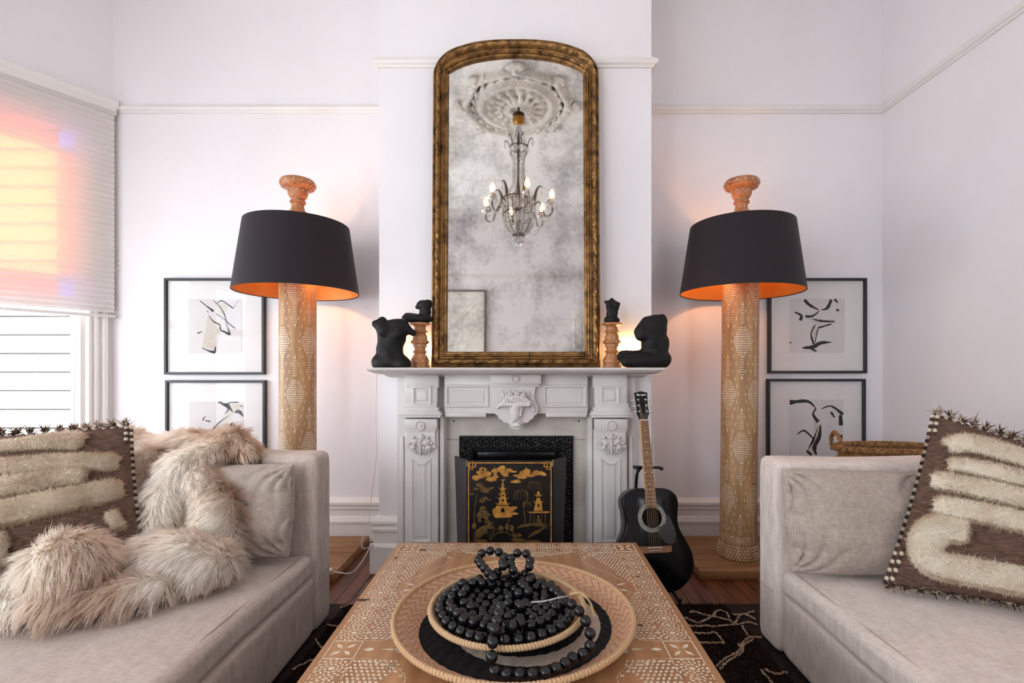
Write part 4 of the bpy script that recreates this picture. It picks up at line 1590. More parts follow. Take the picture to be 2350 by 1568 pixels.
torso('torso_sculpture', 'small black seated figure with outstretched thigh on top of a candlestick', (CSL[0] + 0.004, CSL[1], SZ + 0.2462), [
    ('e', (0.020, 0, 0.022), (0.048, 0.030, 0.024)), ('c', (0.02, -0.008, 0.022), (-0.078, -0.018, 0.026), 0.024, 0.022), ('c', (0.02, 0.012, 0.024), (-0.082, 0.014, 0.040), 0.022, 0.018),
    ('e', (0.025, 0, 0.06), (0.032, 0.026, 0.04)), ('e', (0.018, 0, 0.098), (0.044, 0.028, 0.030)), ('c', (0.0, 0, 0.10), (-0.018, -0.005, 0.088), 0.018, 0.012), ('e', (0.04, 0, 0.11), (0.024, 0.022, 0.022))], 0.008, 0.0036)
torso('torso_sculpture', 'small upright black headless torso on top of a candlestick', (CSR[0], CSR[1], SZ + 0.2462), [
    ('e', (0.0, 0, 0.014), (0.046, 0.032, 0.026)), ('e', (0.002, 0, 0.05), (0.030, 0.024, 0.034)), ('e', (0.003, 0, 0.092), (0.037, 0.026, 0.036)), ('c', (-0.02, 0, 0.110), (-0.034, 0, 0.116), 0.016, 0.011),
    ('c', (0.022, 0, 0.105), (0.036, 0, 0.106), 0.018, 0.012), ('c', (0.0, 0, 0.11), (0.0, 0, 0.126), 0.016, 0.012), ('e', (-0.012, -0.02, 0.098), (0.013, 0.011, 0.012)), ('e', (0.018, -0.02, 0.096), (0.013, 0.011, 0.012))], 0.008, 0.0036)

# ------------------------------------------------------------------ little flame lamps glowing behind the sculptures
M_flame = emit_mat('flame_bulb', (1.0, 0.56, 0.20, 1), 130.0)
M_candle = mat('ivory_candle_sleeve', rgb(232, 214, 180), 0.5, col2=rgb(222, 200, 164), scale=20)


def flame_lamp(label, x, y):
    t = thing('flame_bulb_lamp', label, 'lamp', (x, y, SZ))
    MB().lathe([(0, 0), (0.028, 0), (0.028, 0.006), (0.012, 0.012), (0.010, 0.02), (0, 0.02)], 20).build('base', M_brass, t, smooth=40)
    MB().lathe([(0, 0.018), (0.009, 0.018), (0.009, 0.075), (0, 0.075)], 14).build('sleeve', M_candle, t, smooth=40)
    MB().lathe([(0, 0.074), (0.008, 0.076), (0.014, 0.095), (0.013, 0.112), (0.007, 0.132), (0.0, 0.150)], 14).build('flame_bulb', M_flame, t, smooth=80)
    return t


flame_lamp('small flame bulb lamp behind the candlestick by the leaning torso', -0.590, 2.765)
flame_lamp('small flame bulb lamp glowing behind the seated torso', 0.606, 2.748)
M_cord = mat('pale_cord', rgb(226, 216, 208), 0.5, col2=rgb(210, 200, 192), scale=20)
M_plug = mat('white_plastic', rgb(232, 226, 226), 0.35, col2=rgb(224, 218, 218), scale=20)
c1 = smoothcurve([(-0.862, 2.775, 1.15), (-0.866, 2.775, 0.9), (-0.868, 2.785, 0.66), (-0.895, 2.78, 0.42), (-0.905, 2.76, 0.28), (-0.93, 2.73, 0.21), (-0.92, 2.71, 0.165), (-0.885, 2.735, 0.168)], 8)
cd = thing('power_cord', 'thin white cord hanging from the shelf by the leaning torso, with inline switch', 'cord', c1[0])
b = MB()
b.tube(c1, 0.0022, 6)
b.tube(smoothcurve([(-0.885, 2.735, 0.168), (-0.91, 2.68, 0.11), (-0.95, 2.62, 0.066), (-1.03, 2.645, 0.0566), (-1.075, 2.66, 0.0566)], 8), 0.0028, 6)
b.tube([(-1.135, 2.665, 0.0566), (-1.2, 2.67, 0.0566), (-1.3, 2.69, 0.0566)], 0.0028, 6)
b.build('wire', M_cord, cd, off=c1[0])
b = MB()
b.rbox(-1.136, -1.074, 2.652, 2.676, 0.0528, 0.072, 0.007, 3)
b.build('inline_switch', M_plug, cd, off=c1[0])
b = MB()
b.rbox(-0.892, -0.872, 2.737, 2.757, 0.155, 0.180, 0.004)
b.build('plug', M_plug, cd, off=c1[0])
c2 = smoothcurve([(0.748, 2.775, 1.15), (0.752, 2.775, 1.0), (0.742, 2.78, 0.8), (0.745, 2.76, 0.5), (0.75, 2.74, 0.335), (0.79, 2.70, 0.1), (0.80, 2.68, 0.003)], 8)
b = MB()
b.tube(c2, 0.0022, 6)
tag(b.build('power_cord', M_cord, off=c2[0], loc=c2[0]), 'thin white cord hanging from the shelf behind the guitar', 'cord')
# ------------------------------------------------------------------ linen sofas
M_linen = linen_mat('beige_linen', rgb(184, 167, 156), rgb(216, 201, 191))
M_linen_r = linen_mat('oat_linen', rgb(203, 187, 177), rgb(234, 220, 211))
M_linen_p = linen_mat('pillow_linen', rgb(160, 144, 133), rgb(192, 178, 167), ((420, 5, 40), (40, 5, 420), (60, 3, 60)), 0.6)
M_thread = mat('seam_thread', rgb(186, 168, 150), 0.8, col2=rgb(170, 150, 132), scale=200)


def soft_box(x0, x1, y0, y1, z0, z1, r, n=14, fn=None):
    """rounded upholstered box; fn(p, c) -> moved point (c: relative -1..1)"""
    H = np.array([(x1 - x0) / 2, (y1 - y0) / 2, (z1 - z0) / 2])
    C = np.array([(x0 + x1) / 2, (y0 + y1) / 2, (z0 + z1) / 2])
    h = np.maximum(H - r, 1e-4)
    mb = MB()
    t = np.linspace(-1, 1, n)
    # denser sampling near edges
    t = np.sign(t) * (1 - (1 - np.abs(t)) ** 1.6)
    for ax in range(3):
        for sg in (-1, 1):
            A, B = np.meshgrid(t, t, indexing='ij')
            p = np.zeros((n, n, 3))
            p[..., ax] = sg
            p[..., (ax + 1) % 3] = A
            p[..., (ax + 2) % 3] = B
            q = p * H
            c = np.clip(q, -h, h)
            d = q - c
            ln = np.linalg.norm(d, axis=-1, keepdims=True)
            o = c + np.where(ln > 1e-9, d / np.maximum(ln, 1e-9) * r, 0)
            if fn is not None:
                o = fn(o, o / H)
            i = np.arange(n * n).reshape(n, n)
            F = np.stack([i[:-1, :-1], i[1:, :-1], i[1:, 1:], i[:-1, 1:]], -1).reshape(-1, 4)
            if sg < 0:
                F = F[:, ::-1]
            mb.add((o + C).reshape(-1, 3), F)
    return mb


def weld(mb, name, material, parent, off=None, smooth=60):
    o = mb.build(name, material, parent, smooth=smooth, off=off)
    bm = bmesh.new()
    bm.from_mesh(o.data)
    bmesh.ops.remove_doubles(bm, verts=bm.verts, dist=0.0004)
    bmesh.ops.recalc_face_normals(bm, faces=bm.faces)
    bm.to_mesh(o.data)
    bm.free()
    return o


def sofa(label, xf, xb, y0, y1, material):
    """front plane xf, back plane xb, from y0 (near end) to y1 (end by the fireplace)"""
    sg = 1 if xf > xb else -1                           # +1: faces +X
    t = thing('sofa', label, 'sofa', ((xf + xb) / 2, (y0 + y1) / 2, 0), group='pair of linen sofas')
    off = t.location.copy()
    X0, X1 = min(xf, xb), max(xf, xb)
    aw = 0.165

    def slack(o, c):
        o = o.copy()
        o[..., 2] += 0.004 * np.sin(o[..., 0] * 7 + o[..., 1] * 5)
        return o
    weld(soft_box(X0 + 0.02, X1 - (0.006 if sg > 0 else 0.0), y0 + aw, y1 - aw, 0.03, 0.272, 0.018), 'base', material, t, off)
    for ya, yb in ((y1 - aw, y1), (y0, y0 + aw)):
        a = weld(soft_box(X0, X1, ya, yb, 0.02, 0.805, 0.036, 16, slack), 'arm', material, t, off)
        sm = MB()
        xe = xf + sg * 0.0006
        sm.tube([(xe, ya + 0.03, 0.266), (xe, (ya + yb) / 2, 0.262), (xe, yb - 0.02, 0.266)], 0.0016, 6)
        sm.build('seam', M_thread, a, off=off)
    xi0, xi1 = (xb, xb + 0.16) if sg > 0 else (xb - 0.16, xb)
    weld(soft_box(xi0, xi1, y0 + aw, y1 - aw, 0.02, 0.805, 0.036, 16, slack), 'back', material, t, off)

    def crown(o, c):
        o = o.copy()
        top = np.clip(c[..., 2], 0, 1)
        o[..., 2] += top * (0.022 * (1 - c[..., 0] ** 4) * (1 - c[..., 1] ** 6) + 0.005 * np.sin(o[..., 0] * 11 + 1.5 * np.sin(o[..., 1] * 6)) * np.sin(o[..., 1] * 8))
        o[..., 0] += 0.006 * np.sin(o[..., 1] * 9) * (np.abs(c[..., 0]) > 0.9)
        return o
    cx0, cx1 = (xi1 + 0.004, xf - 0.012) if sg > 0 else (xf + 0.012, xi0 - 0.004)
    cu = weld(soft_box(cx0, cx1, y0 + aw + 0.004, y1 - aw - 0.004, 0.274, 0.372, 0.030, 34, crown), 'seat_cushion', material, t, off)
    xs = (xf - sg * 0.045)
    ys = np.linspace(y0 + aw + 0.05, y1 - aw - 0.05, 40)
    pts = [(xs, y, 0.372 + 0.004) for y in ys]
    sm = MB()
    sm.tube(pts, 0.0016, 6)
    sm.build('cushion_seam', M_thread, cu, off=off)
    for x in (X0 + 0.06, X1 - 0.06):
        for y in (y0 + 0.07, y1 - 0.07):
            MB().box(x - 0.02, x + 0.02, y - 0.02, y + 0.02, 0.0165, 0.022).build('leg', M_lacq, t, smooth=0, off=off)
    return t


sofa('beige linen sofa with fur throw, standing by the bay window', -0.915, -2.30, -0.15, 2.265, M_linen)
sofa('oat linen sofa standing along the plain wall by the woven basket', 1.014, 2.25, -0.30, 2.10, M_linen_r)


# ------------------------------------------------------------------ pillows
class Pillow:
    """soft pillow spanned by four corners (BL, BR, TR, TL seen from its front)"""

    def __init__(s, BL, BR, TR, TL, thick, wr=0.0, power=0.42, sag=0.03, seed=0, pinch=0.02):
        s.c = [np.array(x, float) for x in (BL, BR, TR, TL)]
        u = s.c[1] - s.c[0] + s.c[2] - s.c[3]
        v = s.c[3] - s.c[0] + s.c[2] - s.c[1]
        n = np.cross(u, v)
        s.N = n / np.linalg.norm(n)
        s.T, s.wr, s.pw, s.seed, s.pin = thick, wr, power, seed, pinch

    def P(s, u, v, side=1, lift=0.0):
        u, v = np.asarray(u, float), np.asarray(v, float)
        uu = u + s.pin * np.sin(PI * v) * (1 - 2 * u) * 1.0
        vv = v + s.pin * np.sin(PI * u) * (1 - 2 * v) * 1.0
        a, b, c, d = [x[None] if False else x for x in s.c]
        p = ((1 - uu) * (1 - vv))[..., None] * a + (uu * (1 - vv))[..., None] * b + (uu * vv)[..., None] * c + ((1 - uu) * vv)[..., None] * d
        h = s.T * (1.0 if side > 0 else 0.4) * np.clip(16 * u * (1 - u) * v * (1 - v), 0, 1) ** s.pw
        if s.wr:
            g = np.clip(h / (s.T * 0.45), 0, 1)
            for q, (cu, cv) in enumerate(((0, 0), (1, 0), (1, 1), (0, 1))):
                du, dv = (u - cu) * 1.5, v - cv
                d = np.hypot(du, dv)
                an = np.arctan2(np.abs(dv), np.abs(du))
                h = h + s.wr * 1.3 * g * np.clip(d / 0.16, 0, 1) ** 2 * np.exp(-d / 0.26) * (1 - np.abs(np.sin(an * 7.0 + s.seed + q * 1.7 + 1.2 * np.sin(d * 9)))) ** 1.5 * -1.6
            for q, dd in enumerate((u, 1 - u)):
                h = h - s.wr * 0.9 * g * np.exp(-dd / 0.10) * (1 - np.abs(np.sin(v * 15 + s.seed * 2 + q + np.sin(v * 7)))) ** 2
            h = h + 0.5 * s.wr * np.sin(u * 9 + v * 5 + s.seed) * np.sin(v * 7 - u * 4) * g
        return p + (h + lift)[..., None] * s.N * side

    def mesh(s, n=76):
        t = np.linspace(0, 1, n)
        t = 0.5 - 0.5 * np.cos(PI * t)
        U, V = np.meshgrid(t, t, indexing='ij')
        mb = MB()
        i = np.arange(n * n).reshape(n, n)
        F = np.stack([i[:-1, :-1], i[1:, :-1], i[1:, 1:], i[:-1, 1:]], -1).reshape(-1, 4)
        mb.add(s.P(U, V, 1).reshape(-1, 3), F)
        mb.add(s.P(U, V, -1).reshape(-1, 3), F[:, ::-1])
        return mb


def linen_pillow(label, corners, thick, material, seed):
    P = Pillow(*corners, thick, 0.020, 0.36, seed=seed, pinch=-0.015)
    t = thing('linen_pillow', label, 'pillow', corners[0], group=None)
    weld(P.mesh(), 'cover', material, t, corners[0], smooth=70)
    e = []
    for k in range(60):
        q = k / 60 * 4
        i, f = int(q), q - int(q)
        u, v = ((f, 0), (1, f), (1 - f, 1), (0, 1 - f))[i]
        e.append(P.P(np.array(u), np.array(v)))
    b = MB()
    b.tube(e, 0.0035, 6, closed=True)
    b.build('edge_seam', material, t, off=corners[0])
    return P


linen_pillow('plump beige linen pillow under the fur throw, against the sofa arm',
             [(-1.56, 1.955, 0.406), (-0.978, 1.975, 0.406), (-0.985, 2.035, 0.772), (-1.58, 2.025, 0.755)], 0.105, M_linen_p, 1.0)
linen_pillow('creased oat linen pillow in the corner of the sofa below the woven basket',
             [(1.015, 1.825, 0.406), (1.57, 1.815, 0.406), (1.57, 1.88, 0.765), (1.008, 1.885, 0.782)], 0.095, M_linen_p, 4.0)

M_kilim = mat('brown_woven_wool', rgb(116, 88, 72), 0.95, col2=rgb(74, 52, 42), scale=40, stretch=(1, 1, 6), detail=6, bump=0.5, bscale=140)
M_wool = attr_mat('tassel_wool', 0.95, 0.3)
M_shag = fur_mat('shaggy_wool')
M_woolb = mat('wool_pile_base', rgb(244, 232, 214), 0.95, col2=rgb(230, 214, 192), scale=60, bump=0.6, bscale=120)


def kilim_pillow(label, corners, thick, stripes, wool, n_per):
    P = Pillow(*corners, thick, 0.0, 0.45, pinch=0.015)
    o0 = np.array(corners[0])
    t = thing('kilim_pillow', label, 'pillow', corners[0])
    weld(P.mesh(40), 'cover', M_kilim, t, corners[0], smooth=70)
    w0 = np.array(wool[0][:3])
    w1 = np.array(wool[1][:3])
    for path, hw in stripes:
        pts = np.array([q.to_tuple()[:2] for q in smoothcurve([(a, b, 0) for a, b in path], 10)])
        hws = np.interp(np.linspace(0, 1, len(pts)), np.linspace(0, 1, len(hw)), hw) if isinstance(hw, (list, tuple)) else np.full(len(pts), hw)
        hws = hws * 1.2
        S = P.P(pts[:, 0], pts[:, 1])
        tn = np.gradient(S, axis=0)
        tn /= np.linalg.norm(tn, axis=1)[:, None]
        side = np.cross(P.N, tn)
        side /= np.linalg.norm(side, axis=1)[:, None]
        K = 11
        cap = np.minimum(np.arange(len(pts)), np.arange(len(pts))[::-1])
        sc = np.clip(np.sqrt((cap + 0.6) / 2.5), 0.35, 1)
        rows = []
        for k in range(K):
            x = -1 + 2 * k / (K - 1)
            rows.append(S + side * (hws * sc * x)[:, None] + P.N * (0.004 + 0.020 * sc * math.sqrt(max(0, 1 - x * x)))[:, None] - P.N * (0.012 if abs(x) == 1 else 0))
        V = np.stack(rows, 1).reshape(-1, 3) - o0
        i = np.arange(len(pts) * K).reshape(len(pts), K)
        F = np.stack([i[:-1, :-1], i[1:, :-1], i[1:, 1:], i[:-1, 1:]], -1).reshape(-1, 4)
        band = np_obj('wool_band', V, F, M_woolb, t, 180)
        L = np.linalg.norm(np.diff(S, axis=0), axis=1).sum()
        n = int(n_per * L * hws.mean() * 2)
        R, Nn = tri_sample(V, F, n)
        Nn = np.where(((Nn @ P.N) < 0)[:, None], -Nn, Nn)
        D = Nn * 0.9 + rng.normal(size=(n, 3)) * 0.38 + np.array([0, 0, -0.25])
        D /= np.linalg.norm(D, axis=1)[:, None]
        tone = (0.45 + 0.75 * vnoise(R, 55, 3) * rng.uniform(0.92, 1.08, n))[:, None]
        c = w0 * (1 - np.clip(tone - .3, 0, 1)) + w1 * np.clip(tone - .3, 0, 1)
        Vv, Ff, Cc = strand_arrays(R, D, rng.uniform(0.003, 0.0062, n), np.full(n, 0.0011), c * 0.9, c, 2, 0.0, 1.1)
        so = np_obj('wool_pile', Vv, Ff, M_shag, band, 0, Cc)
        set_normals(so, Nn, 6)
        so['kind'] = 'stuff'
    # braided edge and tassels
    Vl, Fl, Cl, n0 = [], [], [], 0
    dark, pale = np.array(rgb(78, 56, 44)[:3]), np.array(rgb(214, 196, 174)[:3])
    for side_, u0, v0, u1, v1, m, ln in (('top', 0, 1, 1, 1, 15, 0.028), ('bot', 0, 0, 1, 0, 15, 0.022)):
        for k in range(m):
            f = (k + 0.5) / m
            p = P.P(np.array(u0 + (u1 - u0) * f), np.array(v0 + (v1 - v0) * f)) - o0
            up = (s_up(P) if side_ == 'top' else -s_up(P) * 0.5 + P.N)
            n = 64
            D = up[None] + rng.normal(size=(n, 3)) * 0.75
            D /= np.linalg.norm(D, axis=1)[:, None]
            R = p + rng.normal(size=(n, 3)) * 0.004 + up * (0.012 if side_ == 'top' else 0.0)
            cc = np.where(rng.random(n)[:, None] < 0.6, dark, pale)
            V, F, C = strand_arrays(R, D, rng.uniform(0.6, 1.0, n) * ln, np.full(n, 0.0032), cc, cc, 2, 0.0, 0.3)
            Vl.append(V); Fl.append(F + n0); Cl.append(C); n0 += len(V)
    Vl = np.concatenate(Vl)
    Vl[:, 2] = np.maximum(Vl[:, 2], 0.404 - o0[2])
    so = np_obj('tassel_fringe', Vl, np.concatenate(Fl), M_wool, t, 0, np.concatenate(Cl))
    so['kind'] = 'stuff'
    for nm, col, ph in (('dark_braid', rgb(70, 50, 40), 0), ('pale_braid', rgb(214, 198, 178), 1)):
        b = MB()
        for (ua, va, ub, vb) in ((0, 0, 0, 1), (1, 0, 1, 1), (0, 1, 1, 1)):
            m = 44
            for k in range(m):
                if k % 2 != ph:
                    continue
                for rowi in range(2 if va != vb else 1):
                    f = (k + 0.5) / m
                    u, v = ua + (ub - ua) * f, va + (vb - va) * f
                    ins = 0.004 + 0.024 * rowi * (1 if (f < 0.2 or f > 0.86) else 0)
                    uu = ins if ua == 0 and ub == 0 else (1 - ins if ua == 1 and ub == 1 else u)
                    q = P.P(np.array(uu), np.array(v)) - o0
                    b.sph(q, (0.0075, 0.0075, 0.0085), 8, 5)
        o = b.build(nm, mat(nm + '_yarn', col, 0.9, col2=col, bump=0.4, bscale=200), t)
        o['kind'] = 'stuff'
    return P


def s_up(P):
    v = P.c[3] - P.c[0] + P.c[2] - P.c[1]
    return v / np.linalg.norm(v)


W_pale = (rgb(214, 196, 172), rgb(248, 236, 218))
W_tan = (rgb(186, 164, 140), rgb(236, 218, 196))
kilim_pillow('large brown kilim pillow with cream shag bands, on the oat sofa',
             [(1.262, 1.69, 0.420), (1.80, 1.41, 0.420), (2.03, 1.60, 0.83), (1.560, 1.84, 1.005)], 0.085, [
                 ([(0.10, 0.80), (0.20, 0.855), (0.40, 0.85), (0.60, 0.83), (0.9, 0.83)], [0.026, 0.029, 0.026, 0.026]),
                 ([(0.12, 0.70), (0.25, 0.71), (0.5, 0.71), (0.9, 0.71)], [0.021, 0.024, 0.026]),
                 ([(0.06, 0.595), (0.3, 0.59), (0.6, 0.58), (0.93, 0.58)], [0.027, 0.030, 0.030]),
                 ([(0.10, 0.455), (0.35, 0.45), (0.6, 0.44), (0.93, 0.44)], [0.030, 0.030, 0.030]),
                 ([(0.27, 0.33), (0.16, 0.33), (0.12, 0.24), (0.17, 0.145), (0.3, 0.13), (0.6, 0.12), (0.93, 0.12)], [0.036, 0.042, 0.04, 0.038, 0.036]),
             ], W_pale, 900000)
kilim_pillow('large brown kilim pillow with tan shag bands, half behind the fur throw',
             [(-1.985, 1.50, 0.44), (-1.372, 1.75, 0.422), (-1.600, 1.95, 0.945), (-2.17, 1.70, 0.925)], 0.085, [
                 ([(0.10, 0.86), (0.45, 0.885), (0.62, 0.90), (0.78, 0.885)], [0.020, 0.018, 0.027, 0.031]),
                 ([(0.05, 0.745), (0.4, 0.735), (0.7, 0.735), (0.94, 0.72)], [0.026, 0.026, 0.028, 0.030]),
                 ([(0.05, 0.60), (0.4, 0.60), (0.65, 0.63), (0.80, 0.635)], [0.034, 0.034, 0.032, 0.024]),
                 ([(0.05, 0.40), (0.4, 0.43), (0.7, 0.49), (0.95, 0.545)], [0.040, 0.040, 0.040, 0.035]),
                 ([(0.88, 0.33), (0.93, 0.36)], [0.034, 0.034]),
                 ([(0.05, 0.2), (0.3, 0.2), (0.46, 0.22)], [0.06, 0.06, 0.055]),
             ], W_tan, 900000)

# ------------------------------------------------------------------ fur throw
M_fur = fur_mat('cream_fur')
M_furb = mat('fur_underside', rgb(232, 220, 206), 0.95, col2=rgb(212, 194, 176), scale=9)


def A(px, py, D):
    return tuple(at(px, py, D))


fur_prims = [
    ('c', A(300, 1040, 2.20), A(430, 1030, 2.17), 0.055, 0.062), ('c', A(430, 1030, 2.17), A(530, 1022, 2.14), 0.062, 0.062), ('c', A(530, 1022, 2.14), A(570, 1036, 2.10), 0.060, 0.042),
    ('c', A(500, 1040, 2.06), A(420, 1075, 1.98), 0.050, 0.062), ('c', A(420, 1075, 1.98), A(385, 1150, 1.92), 0.062, 0.066), ('c', A(385, 1150, 1.92), A(365, 1235, 1.86), 0.066, 0.072),
    ('c', A(330, 1060, 2.06), A(320, 1180, 1.95), 0.060, 0.070), ('c', A(320, 1180, 1.95), A(330, 1260, 1.88), 0.070, 0.08),
    ('c', A(460, 1105, 1.95), A(505, 1165, 1.90), 0.055, 0.062), ('c', A(505, 1165, 1.90), A(495, 1240, 1.85), 0.062, 0.072), ('c', A(495, 1240, 1.85), A(440, 1270, 1.82), 0.072, 0.08),
    ('e', A(385, 1285, 1.68), (0.135, 0.10, 0.085)), ('e', A(475, 1300, 1.72), (0.09, 0.11, 0.070)),
    ('e', A(160, 1300, 1.50), (0.108, 0.09, 0.092)),
    ('c', A(-20, 1385, 1.46), A(130, 1384, 1.44), 0.045, 0.045), ('c', A(130, 1384, 1.44), A(260, 1370, 1.50), 0.045, 0.042), ('c', A(260, 1365, 1.50), A(360, 1350, 1.56), 0.042, 0.036),
    ('c', A(-20, 1365, 1.58), A(250, 1345, 1.62), 0.06, 0.06), ('c', A(250, 1345, 1.62), A(440, 1320, 1.70), 0.06, 0.05),
    ('c', A(160, 1015, 2.28), A(300, 1020, 2.24), 0.05, 0.06),
]


def fur_floor(G, d):
    d = np.maximum(d, 0.402 - G[..., 2])
    return np.maximum(d, np.minimum(G[..., 1] - 2.094, 0.812 - G[..., 2]))


fb = blob('fur_throw', fur_prims, 0.020, 0.014, M_furb, None, 180, 0.006, 16, fur_floor)
tag(fb, 'long-haired cream fur throw heaped over the sofa arm and seat', 'throw')
V = np.empty(len(fb.data.vertices) * 3, np.float32)
fb.data.vertices.foreach_get('co', V)
V = V.reshape(-1, 3).astype(float)
F = np.array([list(p.vertices) for p in fb.data.polygons])
n = 95000
R, Nn = tri_sample(V, F, n)
keep = (R[:, 2] > 0.405) & ~((R[:, 1] > 2.085) & (R[:, 2] < 0.81))
R, Nn = R[keep], Nn[keep]
cen = V.mean(0)
if ((R - Nn * 0.01)[:, 2].mean() > R[:, 2].mean()):
    Nn = -Nn
n = len(R)
flow = np.stack([np.sin(R[:, 2] * 11 + 2 * np.sin(R[:, 0] * 7)), np.sin(R[:, 0] * 9 + R[:, 2] * 5) * 0.6 - 0.4, -0.9 + 0.5 * np.sin(R[:, 0] * 8 + R[:, 1] * 6)], 1)
flow -= Nn * (flow * Nn).sum(1)[:, None]
D = Nn * 0.75 + flow * 0.75 + rng.normal(size=(n, 3)) * 0.16
D /= np.linalg.norm(D, axis=1)[:, None]
low = R[:, 2] < 0.45
D[low, 2] = np.abs(D[low, 2]) * 0.5
D /= np.linalg.norm(D, axis=1)[:, None]
t = np.clip((vnoise(R, 10, 2) - 0.38) * 3.0, 0, 1)[:, None]
cream, tan, pink = np.array(rgb(255, 245, 231)[:3]), np.array(rgb(186, 152, 124)[:3]), np.array(rgb(240, 224, 214)[:3])
root = cream * 0.96 * (1 - t) + tan * 0.95 * t
t2 = vnoise(R, 14, 5)[:, None]
tip = (cream * (1 - t2) + pink * t2) * (1 - 0.55 * t) + tan * 0.55 * t
Lh = rng.uniform(0.034, 0.066, n)
from mathutils import kdtree
gi = rng.choice(n, n // 30, replace=False)
kd = kdtree.KDTree(len(gi))
for q_, i_ in enumerate(gi):
    kd.insert(R[i_], q_)
kd.balance()
near = np.array([gi[kd.find(p)[1]] for p in R])
tipg = R[near] + D[near] * Lh[near][:, None]
kk = (tipg - (R + D * Lh[:, None])) / Lh[:, None] * 0.62
root = root * (0.9 + 0.2 * ((near * 7919) % 97 / 97.0))[:, None]
root = np.clip(root, 0, 0.97)
Vv, Ff, Cc = strand_arrays(R, D, Lh, rng.uniform(0.0009, 0.0016, n), root, tip, 3, 0.25, 0.10, kk)
Vv[:, 2] = np.maximum(Vv[:, 2], 0.402)
so = np_obj('fur', Vv, Ff, M_fur, fb, 0, Cc)
set_normals(so, Nn, 8)
so['kind'] = 'stuff'
# ------------------------------------------------------------------ rug
RY1 = 2.385
M_rugb = mat('dark_rug_backing', rgb(26, 17, 14), 0.98, col2=rgb(44, 26, 20), scale=26, detail=5, bump=0.8, bscale=120)
M_pile = attr_mat('dark_wool_pile', 0.95, 0.1)
rug = thing('shag_rug', 'dark brown and black shag rug with wandering cream lines', 'rug', (0.05, 1.0, 0))
off = rug.location.copy()
b = MB()
b.rbox(-1.40, 1.50, -0.6, RY1, 0.0005, 0.012, 0.003, 1)
b.build('rug_base', M_rugb, rug, smooth=0, off=off)
zones = [(-0.895, -0.50, 1.0, RY1 - 0.015, 22000), (0.42, 0.99, 0.95, RY1 - 0.015, 38000), (-0.5, 0.42, 2.02, RY1 - 0.015, 9000)]
Vs, Fs, Cs, n0 = [], [], [], 0
for x0, x1, y0, y1, n in zones:
    R = np.stack([rng.uniform(x0, x1, n), rng.uniform(y0, y1, n), np.full(n, 0.011)], 1)
    D = np.stack([rng.normal(0, .5, n), rng.normal(0, .5, n), np.ones(n)], 1)
    D /= np.linalg.norm(D, axis=1)[:, None]
    t = (vnoise(R, 40, 1) * 0.6 + rng.random(n) * 0.5)[:, None]
    c = np.array(rgb(16, 11, 10)[:3]) * (1 - t) + np.array(rgb(62, 36, 27)[:3]) * t
    V, F, C = strand_arrays(R, D, rng.uniform(0.008, 0.016, n), np.full(n, 0.0019), c * .6, c, 2, 0.1, 0.5)
    Vs.append(V - np.array(off)); Fs.append(F + n0); Cs.append(C); n0 += len(V)
o = np_obj('rug_pile', np.concatenate(Vs), np.concatenate(Fs), M_pile, rug, 0, np.concatenate(Cs))
o['kind'] = 'stuff'
M_line = mat('cream_rug_yarn', rgb(196, 172, 148), 0.95, col2=rgb(150, 118, 98), scale=50, bump=0.6, bscale=160)


def rugpt(px, py):
    D = 1100 * (1.18 - 0.022) / (py - 847)
    return ((px - 1206) * D / 1100, D, 0.020)


RC = lambda x, y: rugpt(1560 + x / 8.339, 1380 + y / 8.339)
lines = [
    [(190, 210), (260, 190), (390, 225), (560, 275), (680, 285), (800, 320), (930, 350), (1020, 400), (1090, 380), (1140, 260)],
    [(110, 310), (350, 405), (480, 360), (620, 280), (690, 190), (800, 170), (900, 220), (950, 310)],
    [(150, 460), (400, 470), (520, 460), (650, 480), (850, 455), (1000, 450), (1200, 420), (1330, 395), (1470, 440)],
    [(1000, 240), (1180, 250), (1430, 185)], [(1250, 240), (1340, 280), (1450, 340)],
    [(280, 600), (540, 610), (690, 600), (850, 790)], [(380, 785), (620, 788), (860, 790)],
    [(700, 1240), (870, 1090), (1130, 950), (1200, 800), (1340, 680), (1560, 690)], [(760, 1300), (920, 1140), (1180, 980), (1230, 830), (1400, 720)],
    [(1560, 1320), (1750, 1530), (1900, 1700)], [(1640, 1300), (1850, 1380), (2060, 1350)], [(1120, 820), (1190, 900)], [(1190, 470), (1300, 640)]]
for ln in lines:
    pts = smoothcurve([RC(x, y) for x, y in ln], 10)
    pts = [p + Vector((0.003 * math.sin(i * 1.9), 0.003 * math.cos(i * 2.3), 0.0015 * math.sin(i * 1.3))) for i, p in enumerate(pts)]
    MB().tube(pts, [0.0040 + 0.0010 * math.sin(i * 2.1) for i in range(len(pts))], 6).build('cream_line', M_line, rug, off=off)
for k in range(9):
    r8 = random.Random(40 + k)
    y = 2.33 - 0.145 * k
    pts = smoothcurve([(-0.90 + 0.06 * i, y + r8.uniform(-0.05, 0.05), 0.020) for i in range(8)], 8)
    pts = [p + Vector((0.003 * math.sin(i * 1.9), 0.003 * math.cos(i * 2.3), 0)) for i, p in enumerate(pts)]
    MB().tube(pts, 0.0040, 6).build('cream_line', M_line, rug, off=off)

